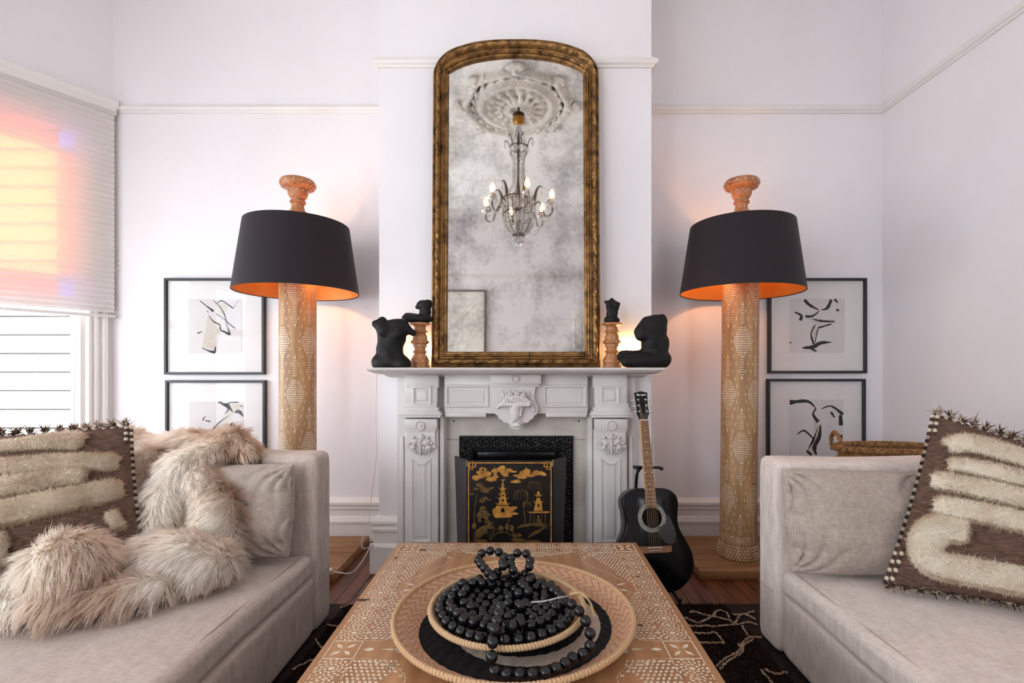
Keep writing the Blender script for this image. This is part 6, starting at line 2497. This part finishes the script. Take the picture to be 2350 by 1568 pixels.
M_stand = mat('black_steel_stand', rgb(18, 18, 20), 0.45, 0.3, col2=rgb(26, 26, 28))
std = thing('guitar_stand', 'black tubular guitar stand behind the guitar', 'guitar stand', (0.63, 2.50, 0))
pz = 0.665
# rest bar behind the neck
ny_ = 2.335 + (2.565 - 2.335) * (pz - 0.085) / (0.977) + 0.045
lo_ = lambda p: (p[0] - 0.63, p[1] - 2.50, p[2])
b = MB()
b.tube([lo_((0.572, ny_, pz)), lo_((0.702, ny_, pz - .003))], 0.007, 10)
b.tube([lo_((0.572, ny_, pz)), lo_((0.572, ny_ - .045, pz + .004))], 0.010, 10)
b.tube([lo_((0.702, ny_, pz - .003)), lo_((0.702, ny_ - .045, pz))], 0.010, 10)
b.build('neck_rest', M_stand, std)
b = MB()
b.tube([lo_(p) for p in smoothcurve([(0.615, ny_ + .002, pz), (0.597, ny_ + .012, pz - .02), (0.597, ny_ + .065, pz - .08), (0.60, 2.63, 0.35), (0.61, 2.635, 0.14)], 8)], 0.008, 10)
b.build('post', M_stand, std)
for tgt in ((0.53, 2.44), (0.72, 2.44), (0.62, 2.70)):
    MB().tube([lo_((0.61, 2.635, 0.16)), lo_((tgt[0], tgt[1], 0.0275))], 0.008, 10).build('leg', M_stand, std)
for e in (-1, 1):
    MB().tube([lo_((0.61, 2.635, 0.15)), lo_((0.64 + e * 0.10, 2.53, 0.060)), lo_((0.64 + e * 0.10, 2.30, 0.058)), lo_((0.64 + e * 0.10, 2.285, 0.085))], 0.007, 10).build('cradle_arm', M_stand, std)

# ------------------------------------------------------------------ four framed ink drawings
M_bframe = mat('black_frame_wood', rgb(28, 26, 28), 0.4, col2=rgb(36, 33, 35), scale=20)
M_mat = mat('white_mount_board', rgb(238, 233, 231), 0.8, col2=rgb(234, 229, 227))
M_paper = mat('grey_paper', rgb(224, 217, 216), 0.8, col2=rgb(218, 211, 210), scale=6)
M_ink = mat('black_ink', rgb(44, 40, 40), 0.7, col2=rgb(28, 26, 26), scale=50)
M_wash = mat('pale_ink_wash', rgb(212, 203, 193), 0.8, col2=rgb(202, 190, 178), scale=30)
m = pane_mat('picture_glass', (0.985, 0.985, 0.985, 1), 0.010)
M_pglass = m


def framed(label, x0, x1, z0, z1, prect, strokes, washes, W=0.010, group=None):
    """prect: paper rectangle (x0, x1, z0, z1); strokes in 0..1 of the paper, v down"""
    Y = YW - 0.002
    t = thing('framed_drawing', label, 'picture', ((x0 + x1) / 2, Y, z0), group='framed ink drawings')
    off = t.location.copy()
    w = 0.017
    for n_, e in enumerate(((x0, x1, z1 - w, z1), (x0, x1, z0, z0 + w), (x0, x0 + w, z0 + w, z1 - w), (x1 - w, x1, z0 + w, z1 - w))):
        MB().rbox(e[0], e[1], Y - 0.030, Y, e[2], e[3], 0.0015, 1).build('frame_rail' if n_ < 2 else 'frame_stile', M_bframe, t, smooth=0, off=off)
    MB().box(x0 + w, x1 - w, Y - 0.012, Y - 0.004, z0 + w, z1 - w).build('mount', M_mat, t, smooth=0, off=off)
    a, c, e, g_ = prect
    pp = MB().box(a, c, Y - 0.0135, Y - 0.012, e, g_).build('paper', M_paper, t, smooth=0, off=off)

    def q(u, v):
        return a + (c - a) * u, g_ - (g_ - e) * v
    mb = MB()
    k = 0
    for poly in washes:
        k += 1
        pts = [q(*p) for p in poly]
        mb.add([(x, Y - 0.0137 - 0.00001 * k, z) for x, z in pts], [tuple(range(len(pts)))])
    if washes:
        mb.build('ink_wash', M_wash, pp, smooth=0, off=off)
    mb = MB()
    for pts, wd in strokes:
        k += 1
        P = [p for p in smoothcurve([(q(*p)[0], q(*p)[1], 0) for p in pts], 6)]
        r7 = random.Random(k)
        n_ = len(P)
        wl = [np.interp(i / (n_ - 1), np.linspace(0, 1, len(wd)), wd) * (c - a) * r7.uniform(0.8, 1.15) for i in range(n_)]
        v, f = [], []
        for i in range(n_):
            tt = (P[min(i + 1, n_ - 1)] - P[max(i - 1, 0)]).normalized()
            nn = Vector((-tt.y, tt.x, 0))
            A1, B1 = P[i] + nn * wl[i] / 2, P[i] - nn * wl[i] / 2
            v += [(A1.x, Y - 0.0140 - 0.00001 * k, A1.y), (B1.x, Y - 0.0140 - 0.00001 * k, B1.y)]
        for i in range(n_ - 1):
            f.append((2 * i, 2 * i + 1, 2 * i + 3, 2 * i + 2))
        mb.add(v, f)
    o = mb.build('ink_strokes', M_ink, pp, smooth=0, off=off)
    o['kind'] = 'stuff'
    MB().box(x0 + w, x1 - w, Y - 0.0205, Y - 0.019, z0 + w, z1 - w).build('glass', M_pglass, t, smooth=0, off=off)


def nz(rect, items):
    a, c, e, g_ = rect
    return [([((x - a) / (c - a), (y - e) / (g_ - e)) for x, y in pts], [w_ / (c - a) for w_ in (wd if isinstance(wd, (list, tuple)) else (wd, wd))]) for pts, wd in items]


def nw(rect, polys):
    a, c, e, g_ = rect
    return [[((x - a) / (c - a), (y - e) / (g_ - e)) for x, y in p] for p in polys]


r1 = (245, 715, 250, 710)
framed('framed ink drawing of crossed angular strokes, upper picture by the bay window', -2.468, -1.784, 1.141, 1.801, (-2.315, -1.945, 1.287, 1.660),
       nz(r1, [([(350, 265), (410, 310), (470, 355)], (6, 10, 20)), ([(430, 390), (470, 440), (525, 470), (530, 515)], (6, 9, 14, 8)), ([(530, 515), (570, 530), (612, 552)], (8, 14, 24)), ([(575, 450), (600, 510), (615, 555)], (6, 9, 18)),
               ([(470, 265), (520, 310), (565, 380), (585, 440), (660, 500)], (4, 8, 12, 9, 10)), ([(495, 375), (560, 420), (600, 460)], (8, 6, 10)), ([(500, 290), (540, 265), (600, 300), (640, 330)], (6, 12, 10, 14)),
               ([(640, 330), (690, 262)], (5, 2)), ([(330, 540), (375, 525)], (12, 5)), ([(370, 665), (430, 690), (485, 702)], (5, 14, 28)), ([(488, 650), (482, 702)], (5, 22)), ([(415, 350), (425, 365)], (6, 6))]),
       nw(r1, [[(420, 400), (530, 480), (500, 690), (370, 660)], [(480, 270), (600, 300), (560, 400), (500, 350)]]))
r2 = (260, 725, 1130, 1595)
framed('framed ink drawing of fan-shaped blots, lower picture by the bay window', -2.460, -1.778, 0.443, 1.103, (-2.305, -1.935, 0.585, 0.955),
       nz(r2, [([(508, 1137), (545, 1133)], (16, 12)), ([(598, 1136), (688, 1134)], (8, 12)), ([(602, 1140), (595, 1200), (568, 1232)], (8, 14, 6)), ([(650, 1222), (690, 1215), (722, 1250)], (6, 34, 14)), ([(700, 1205), (724, 1256)], (8, 14)),
               ([(612, 1362), (630, 1320), (655, 1360)], (8, 26, 14)), ([(440, 1398), (520, 1310), (600, 1250)], (16, 10, 4)), ([(380, 1292), (385, 1270), (405, 1255)], (10, 8, 4)), ([(398, 1292), (442, 1300)], (6, 12)), ([(700, 1165), (726, 1172)], (8, 6)),
               ([(420, 1420), (480, 1480), (560, 1500)], (6, 14, 5))]),
       nw(r2, [[(520, 1140), (600, 1140), (590, 1230), (470, 1330), (450, 1390), (520, 1390), (600, 1330), (640, 1220), (700, 1200), (720, 1150)]]))
r3 = (490, 755, 103, 375)
framed('framed ink drawing of a twisted tree, upper picture by the corner', 1.662, 2.331, 1.150, 1.801, (1.811, 2.188, 1.290, 1.662),
       nz(r3, [([(560, 108), (585, 135), (630, 160)], (14, 16, 3)), ([(640, 160), (670, 150), (690, 108)], (3, 14, 16)), ([(705, 105), (722, 125)], (12, 5)), ([(714, 160), (727, 162)], (12, 10)), ([(512, 170), (545, 188), (540, 212)], (5, 14, 18)),
               ([(565, 192), (600, 190), (632, 165)], (14, 10, 4)), ([(600, 205), (640, 215), (705, 218)], (4, 10, 8)), ([(625, 250), (690, 230)], (10, 6)), ([(612, 235), (592, 280), (605, 330)], (6, 7, 12)), ([(625, 255), (612, 320)], (6, 5)),
               ([(550, 350), (600, 345), (640, 325), (690, 322)], (5, 22, 18, 4)), ([(590, 350), (618, 368)], (14, 8)), ([(488, 322), (498, 325)], (6, 5))]),
       nw(r3, [[(600, 240), (625, 250), (612, 330), (595, 330)], [(560, 190), (700, 215), (620, 240)]]))
r4 = (482, 750, 620, 888)
framed('framed ink drawing of a flowing figure, lower picture behind the woven basket', 1.653, 2.322, 0.450, 1.112, (1.808, 2.178, 0.590, 0.970),
       nz(r4, [([(484, 634), (570, 628), (612, 660)], (22, 14, 5)), ([(640, 665), (690, 652), (748, 692)], (4, 9, 16)), ([(688, 680), (706, 706)], (14, 8)), ([(735, 695), (738, 745)], (14, 20)), ([(614, 662), (600, 692), (625, 728)], (8, 10, 20)),
               ([(636, 742), (630, 800), (606, 850), (616, 888)], (6, 22, 24, 6)), ([(522, 788), (555, 770), (600, 808)], (5, 10, 8)), ([(568, 868), (592, 888)], (14, 12)), ([(740, 790), (738, 830)], (14, 10))]),
       nw(r4, [[(600, 670), (630, 740), (620, 800), (570, 870), (580, 888), (600, 888), (610, 800), (600, 720)]]))

# ------------------------------------------------------------------ woven basket behind the oat sofa
bk = thing('woven_basket', 'tall woven seagrass basket with loop handles behind the oat sofa', 'basket', (1.965, 2.60, 0))
bk.scale = (1, 0.5, 1)
n, mrow = 96, 44
V = []
for j in range(mrow * 3 + 1):
    z = 0.005 + 0.735 * j / (mrow * 3)
    t = z / 0.74
    r = 0.225 + 0.075 * math.sin(PI * min(1, t * 0.9 + .1)) - 0.0 + 0.02 * t
    row = int(j / 3)
    for k in range(n):
        a = 2 * PI * k / n
        rr2 = r + 0.006 * abs(math.sin(PI * j / 3)) + 0.005 * math.sin(24 * a + PI * row)
        V.append((rr2 * math.cos(a), rr2 * math.sin(a), z))
i = np.arange((mrow * 3 + 1) * n).reshape(mrow * 3 + 1, n)
F = np.stack([i[:-1], np.roll(i[:-1], -1, 1), np.roll(i[1:], -1, 1), i[1:]], -1).reshape(-1, 4)
M_sea = mat('seagrass', rgb(170, 124, 74), 0.8, col2=rgb(112, 74, 40), scale=45, detail=6, bump=0.6, bscale=140)
np_obj('woven_wall', V, F, M_sea, bk, 180)
b = MB()
for s in range(3):
    pts = []
    for k in range(240):
        a = 2 * PI * k / 240
        q = 30 * a + 2 * PI * s / 3
        pts.append(((0.275 + 0.010 * math.cos(q)) * math.cos(a), (0.275 + 0.010 * math.cos(q)) * math.sin(a), 0.752 + 0.010 * math.sin(q)))
    b.tube(pts, 0.0095, 6, closed=True)
b.build('plaited_rim', M_sea, bk)
for e in (-1, 1):
    hpts = smoothcurve([(e * 0.27, -0.09, 0.74), (e * 0.283, -0.07, 0.80), (e * 0.287, 0.0, 0.835), (e * 0.283, 0.07, 0.80), (e * 0.27, 0.09, 0.74)], 10)
    b = MB()
    for s in range(2):
        b.tube([p + Vector((0.006 * math.cos(k * .8 + PI * s), 0, 0.006 * math.sin(k * .8 + PI * s))) for k, p in enumerate(hpts)], 0.008, 6)
    b.build('handle', M_sea, bk)
MB().lathe([(0, 0.006), (0.22, 0.006), (0.22, 0.012), (0, 0.012)], 40).build('bottom', M_sea, bk)

# ------------------------------------------------------------------ ceiling rose and chandelier (seen in the mirror), canvas on the rear wall
MCX, MCY = -0.085, 0.86
ros = thing('ceiling_rose', 'ornate white plaster rose on the ceiling above the chandelier', 'ceiling rose', (MCX, MCY, ZC))
M_plast = mat('white_plaster', rgb(240, 236, 230), 0.7, col2=rgb(228, 222, 214), scale=10, bump=0.1, bscale=60)


def ringprof(R0, prof):
    return [(R0 + a, -b_) for a, b_ in prof]


b = MB()
b.lathe([(0.0, -0.02), (0.30, -0.02), (0.31, -0.03), (0.325, -0.045), (0.345, -0.05), (0.36, -0.04), (0.37, -0.025), (0.40, -0.02), (0.42, 0.0)], 72)
b.build('inner_ring', M_plast, ros, smooth=60)
lobe = lambda r, z, a: r * (1 + 0.05 * math.cos(4 * a) ** 2)
b = MB()
b.lathe([(0.44, 0.0), (0.445, -0.02), (0.465, -0.042), (0.49, -0.045), (0.505, -0.03), (0.515, -0.012), (0.53, 0.0)], 96, fn=lobe)
b.build('outer_ring', M_plast, ros, smooth=60)
r4_ = random.Random(21)
pr = []
for k in range(16):
    a = 2 * PI * k / 16
    pr.append(('c', (0.08 * math.cos(a), 0.08 * math.sin(a), -0.03), (0.25 * math.cos(a + .25), 0.25 * math.sin(a + .25), -0.030), 0.028, 0.016))
    pr.append(('e', (0.26 * math.cos(a + .25), 0.26 * math.sin(a + .25), -0.035), (0.03, 0.03, 0.03)))
    pr.append(('e', (0.16 * math.cos(a + .1), 0.16 * math.sin(a + .1), -0.04), (0.022, 0.022, 0.03)))
blob('acanthus_centre', pr, 0.01, 0.009, M_plast, ros)
pr = []
for k in range(24):
    a = 2 * PI * k / 24
    R = 0.43
    pr.append(('e', (R * math.cos(a), R * math.sin(a), -0.02), (0.022, 0.022, 0.02)))
    pr.append(('c', (R * math.cos(a + .05), R * math.sin(a + .05), -0.018), ((R - .02) * math.cos(a + .2), (R - .02) * math.sin(a + .2), -0.018), 0.014, 0.008))
blob('leaf_band', pr, 0.008, 0.008, M_plast, ros)
for k in range(8):
    a = 2 * PI * k / 8
    R = 0.53
    big_ = k % 2 == 0
    c, s = math.cos(a), math.sin(a)

    def loc_(u, v, z):
        return ((R + u) * c - v * s, (R + u) * s + v * c, z)
    pr = [('e', loc_(0, 0, -0.03), (0.03, 0.03, 0.03))]
    for q in range(-3, 4):
        an = q * 0.36
        L = 0.085 if big_ else 0.06
        pr.append(('c', loc_(0.0, 0.0, -0.025), loc_(L * math.cos(an), L * math.sin(an), -0.025), 0.010, 0.017))
    for e in (-1, 1):
        pr.append(('e', loc_(-0.04, e * 0.055, -0.03), (0.026, 0.026, 0.026)))
        pr.append(('c', loc_(-0.03, e * 0.05, -0.025), loc_(0.0, e * 0.12, -0.02), 0.018, 0.010))
    blob('shell_ornament', pr, 0.008, 0.008, M_plast, ros)

M_crystal = bpy.data.materials.new('crystal')
M_crystal.use_nodes = True
cb = M_crystal.node_tree.nodes['Principled BSDF']
cb.inputs['Base Color'].default_value = (0.93, 0.92, 0.90, 1)
cb.inputs['Roughness'].default_value = 0.14
cb.inputs['Metallic'].default_value = 0.6
cb.inputs['Coat Weight'].default_value = 1.0
cb.inputs['IOR'].default_value = 1.5
M_bronze = mat('antique_bronze', rgb(96, 70, 44), 0.42, 0.8, col2=rgb(60, 44, 30), scale=40)
M_giltm = mat('gilt_metal', rgb(190, 140, 62), 0.35, 0.85, col2=rgb(140, 92, 36), scale=40)
M_cbulb = emit_mat('candle_bulb', (1.0, 0.66, 0.34, 1), 45.0)
CHX, CHY = -0.067, 0.885
ch = thing('chandelier', 'crystal basket chandelier with candle bulbs hanging from the ceiling rose', 'chandelier', (CHX, CHY, ZC))
Z = lambda z: z - ZC
b = MB()
b.lathe([(0.0, 0.0), (0.012, 0.0), (0.012, Z(3.76)), (0.0, Z(3.76))], 12)
b.lathe([(0, Z(3.80)), (0.055, Z(3.80)), (0.06, Z(3.785)), (0.0, Z(3.78))], 24)
b.build('stem', M_bronze, ch)
MB().lathe([(0.0, Z(3.785)), (0.04, Z(3.78)), (0.056, Z(3.755)), (0.056, Z(3.72)), (0.035, Z(3.69)), (0.02, Z(3.68)), (0, Z(3.678))], 48, fn=lambda r, z, a: r * (1 + 0.08 * abs(math.cos(8 * a)))).build('ribbed_canopy', M_giltm, ch, smooth=60)
b = MB()
b.lathe([(0, Z(3.685)), (0.01, Z(3.68)), (0.022, Z(3.64)), (0.012, Z(3.60)), (0.03, Z(3.56)), (0.012, Z(3.53)), (0.012, Z(2.62)), (0, Z(2.62))], 16)
b.build('shaft', M_bronze, ch, smooth=50)
b = MB()                                                   # rings and curled leaves


def hoop(mb, R, z, r):
    mb.tube([(R * math.cos(2 * PI * k / 40), R * math.sin(2 * PI * k / 40), z) for k in range(40)], r, 6, closed=True)


hoop(b, 0.085, Z(3.46), 0.006)
hoop(b, 0.165, Z(2.93), 0.008); hoop(b, 0.165, Z(2.905), 0.006)
hoop(b, 0.150, Z(2.79), 0.007); hoop(b, 0.145, Z(2.765), 0.006)
hoop(b, 0.052, Z(2.58), 0.008); hoop(b, 0.055, Z(2.60), 0.006)
for k in range(6):
    a = 2 * PI * k / 6 + 0.2
    b.tube([p for p in smoothcurve([(0.085 * math.cos(a), 0.085 * math.sin(a), Z(3.46)), (0.105 * math.cos(a), 0.105 * math.sin(a), Z(3.52)), (0.125 * math.cos(a), 0.125 * math.sin(a), Z(3.545)), (0.14 * math.cos(a), 0.14 * math.sin(a), Z(3.525))], 5)], 0.005, 6)
    b.tube([p for p in smoothcurve([(0.165 * math.cos(a), 0.165 * math.sin(a), Z(2.93)), (0.17 * math.cos(a), 0.17 * math.sin(a), Z(3.0)), (0.20 * math.cos(a), 0.20 * math.sin(a), Z(3.055)), (0.235 * math.cos(a), 0.235 * math.sin(a), Z(3.045))], 6)], [0.006, 0.009, 0.012, 0.014, 0.014, 0.014, 0.014, 0.013, 0.012, 0.011, 0.010, 0.009, 0.008, 0.008, 0.007, 0.006, 0.005, 0.004, 0.003], 6)
for k in range(12):
    a = 2 * PI * k / 12 + 0.13
    c, s = math.cos(a), math.sin(a)
    b.tube(smoothcurve([(0.165 * c, 0.165 * s, Z(2.92)), (0.155 * c, 0.155 * s, Z(2.79)), (0.14 * c, 0.14 * s, Z(2.70)), (0.10 * c, 0.10 * s, Z(2.635)), (0.054 * c, 0.054 * s, Z(2.60))], 5), 0.004, 5)
    if k % 3 == 0:
        b.tube([(0.084 * c, 0.084 * s, Z(3.46)), (0.052 * c, 0.052 * s, Z(3.3)), (0.06 * c, 0.06 * s, Z(3.1)), (0.16 * c, 0.16 * s, Z(2.93))], 0.004, 5)
o = b.build('rings_and_leaves', M_bronze, ch)
o['kind'] = 'stuff'
cr = MB()


def beads(mb, pts, r, step):
    P = smoothcurve(pts, 10)
    last = None
    for p in P:
        if last is None or (p - last).length > step:
            mb.sph(p, (r, r, r), 6, 4)
            last = p


for k in range(14):
    a = 2 * PI * k / 14
    c, s = math.cos(a), math.sin(a)
    beads(cr, [(0.08 * c, 0.08 * s, Z(3.45)), (0.05 * c, 0.05 * s, Z(3.3)), (0.06 * c, 0.06 * s, Z(3.1)), (0.16 * c, 0.16 * s, Z(2.93))], 0.0088, 0.018)
    beads(cr, [(0.02 * c, 0.02 * s, Z(3.68)), (0.045 * c, 0.045 * s, Z(3.6)), (0.085 * c, 0.085 * s, Z(3.47))], 0.0088, 0.018)
for k in range(24):
    a = 2 * PI * k / 24
    c, s = math.cos(a), math.sin(a)
    beads(cr, [(0.165 * c, 0.165 * s, Z(2.90)), (0.158 * c, 0.158 * s, Z(2.84)), (0.15 * c, 0.15 * s, Z(2.79))], 0.0088, 0.018)
    beads(cr, [(0.148 * c, 0.148 * s, Z(2.76)), (0.14 * c, 0.14 * s, Z(2.70)), (0.105 * c, 0.105 * s, Z(2.64)), (0.055 * c, 0.055 * s, Z(2.60))], 0.009, 0.018)
    cr.sph((0.09 * c, 0.09 * s, Z(3.42)), (0.007, 0.007, 0.022), 6, 5)
    if k % 2 == 0:
        cr.sph((0.05 * c, 0.05 * s, Z(2.545)), (0.010, 0.010, 0.032), 6, 5)
        cr.sph((0.028 * c, 0.028 * s, Z(2.525)), (0.010, 0.010, 0.032), 6, 5)
for k in range(6):
    a = 2 * PI * k / 6 + 0.2
    cr.sph((0.14 * math.cos(a), 0.14 * math.sin(a), Z(3.49)), (0.012, 0.012, 0.028), 6, 5)
    cr.sph((0.235 * math.cos(a), 0.235 * math.sin(a), Z(3.0)), (0.012, 0.012, 0.034), 6, 5)
o = cr.build('crystal_strands', M_crystal, ch, smooth=0)
o['kind'] = 'stuff'
for k in range(6):
    a = 2 * PI * k / 6 + PI / 6 - 0.25
    c, s = math.cos(a), math.sin(a)
    q = lambda r, z: (r * c, r * s, Z(z))
    arm = MB()
    arm.tube(smoothcurve([q(0.15, 2.86), q(0.20, 2.90), q(0.235, 2.83), q(0.26, 2.76), q(0.31, 2.755), q(0.335, 2.80), q(0.33, 2.845)], 6), 0.0065, 8)
    arm.tube(smoothcurve([q(0.30, 2.845), q(0.285, 2.88), q(0.31, 2.905), q(0.335, 2.89)], 5), 0.006, 6)
    ao = arm.build('arm', M_bronze, ch)
    MB().lathe([(0, 0), (0.012, 0.002), (0.040, 0.014), (0.044, 0.022), (0.038, 0.020), (0.012, 0.008), (0, 0.01)], 20, q(0.33, 2.845), fn=lambda r, z, t: r * (1 + 0.08 * math.cos(8 * t))).build('drip_pan', M_crystal, ao, smooth=60)
    MB().lathe([(0, 0.006), (0.011, 0.006), (0.011, 0.075), (0, 0.075)], 12, q(0.33, 2.845)).build('candle_sleeve', M_candle, ao, smooth=40)
    MB().lathe([(0, 0.074), (0.008, 0.076), (0.016, 0.098), (0.015, 0.115), (0.007, 0.140), (0.0, 0.158)], 12, q(0.33, 2.845)).build('candle_bulb', M_cbulb, ao, smooth=80)
    dr_ = MB()
    for e in range(8):
        t = 2 * PI * e / 8
        p = q(0.33, 2.845)
        dr_.sph((p[0] + 0.043 * math.cos(t), p[1] + 0.043 * math.sin(t), p[2] - 0.012), (0.007, 0.007, 0.020), 6, 5)
    a2 = a + PI / 3
    for sag in (2.62, 2.66, 2.70):
        beads(dr_, [q(0.31, 2.75), (0.27 * math.cos(a + .35), 0.27 * math.sin(a + .35), Z(sag)), (0.27 * math.cos(a + .7), 0.27 * math.sin(a + .7), Z(sag)), (0.31 * math.cos(a2), 0.31 * math.sin(a2), Z(2.75))], 0.0058, 0.0125)
    beads(dr_, [q(0.32, 2.80), q(0.25, 2.66), q(0.15, 2.66), q(0.10, 2.63)], 0.0058, 0.0125)
    o = dr_.build('crystal_drops', M_crystal, ao, smooth=0)
    o['kind'] = 'stuff'

cv = thing('large_canvas', 'large pale canvas in a thin black frame on the wall behind the camera', 'picture', (-1.07, YR + 0.002, 1.20))
M_canvas = mat('pale_canvas', rgb(240, 236, 228), 0.8, col2=rgb(228, 222, 212), scale=3, bump=0.15, bscale=30)
MB().box(-0.43, 0.43, 0.002, 0.03, 0.02, 1.52).build('canvas_sheet', M_canvas, cv, smooth=0)
b = MB()
b.tube([(-0.17, 0.031, 0.85), (0.33, 0.031, 1.36)], 0.006, 6)
b.build('raised_fold', M_canvas, cv)
for n_, e in enumerate(((-0.455, 0.455, 1.52, 1.542), (-0.455, 0.455, 0, 0.02), (-0.455, -0.43, 0.02, 1.52), (0.43, 0.455, 0.02, 1.52))):
    MB().box(e[0], e[1], 0.0, 0.045, e[2], e[3]).build('frame_rail' if n_ < 2 else 'frame_stile', M_bframe, cv, smooth=0)
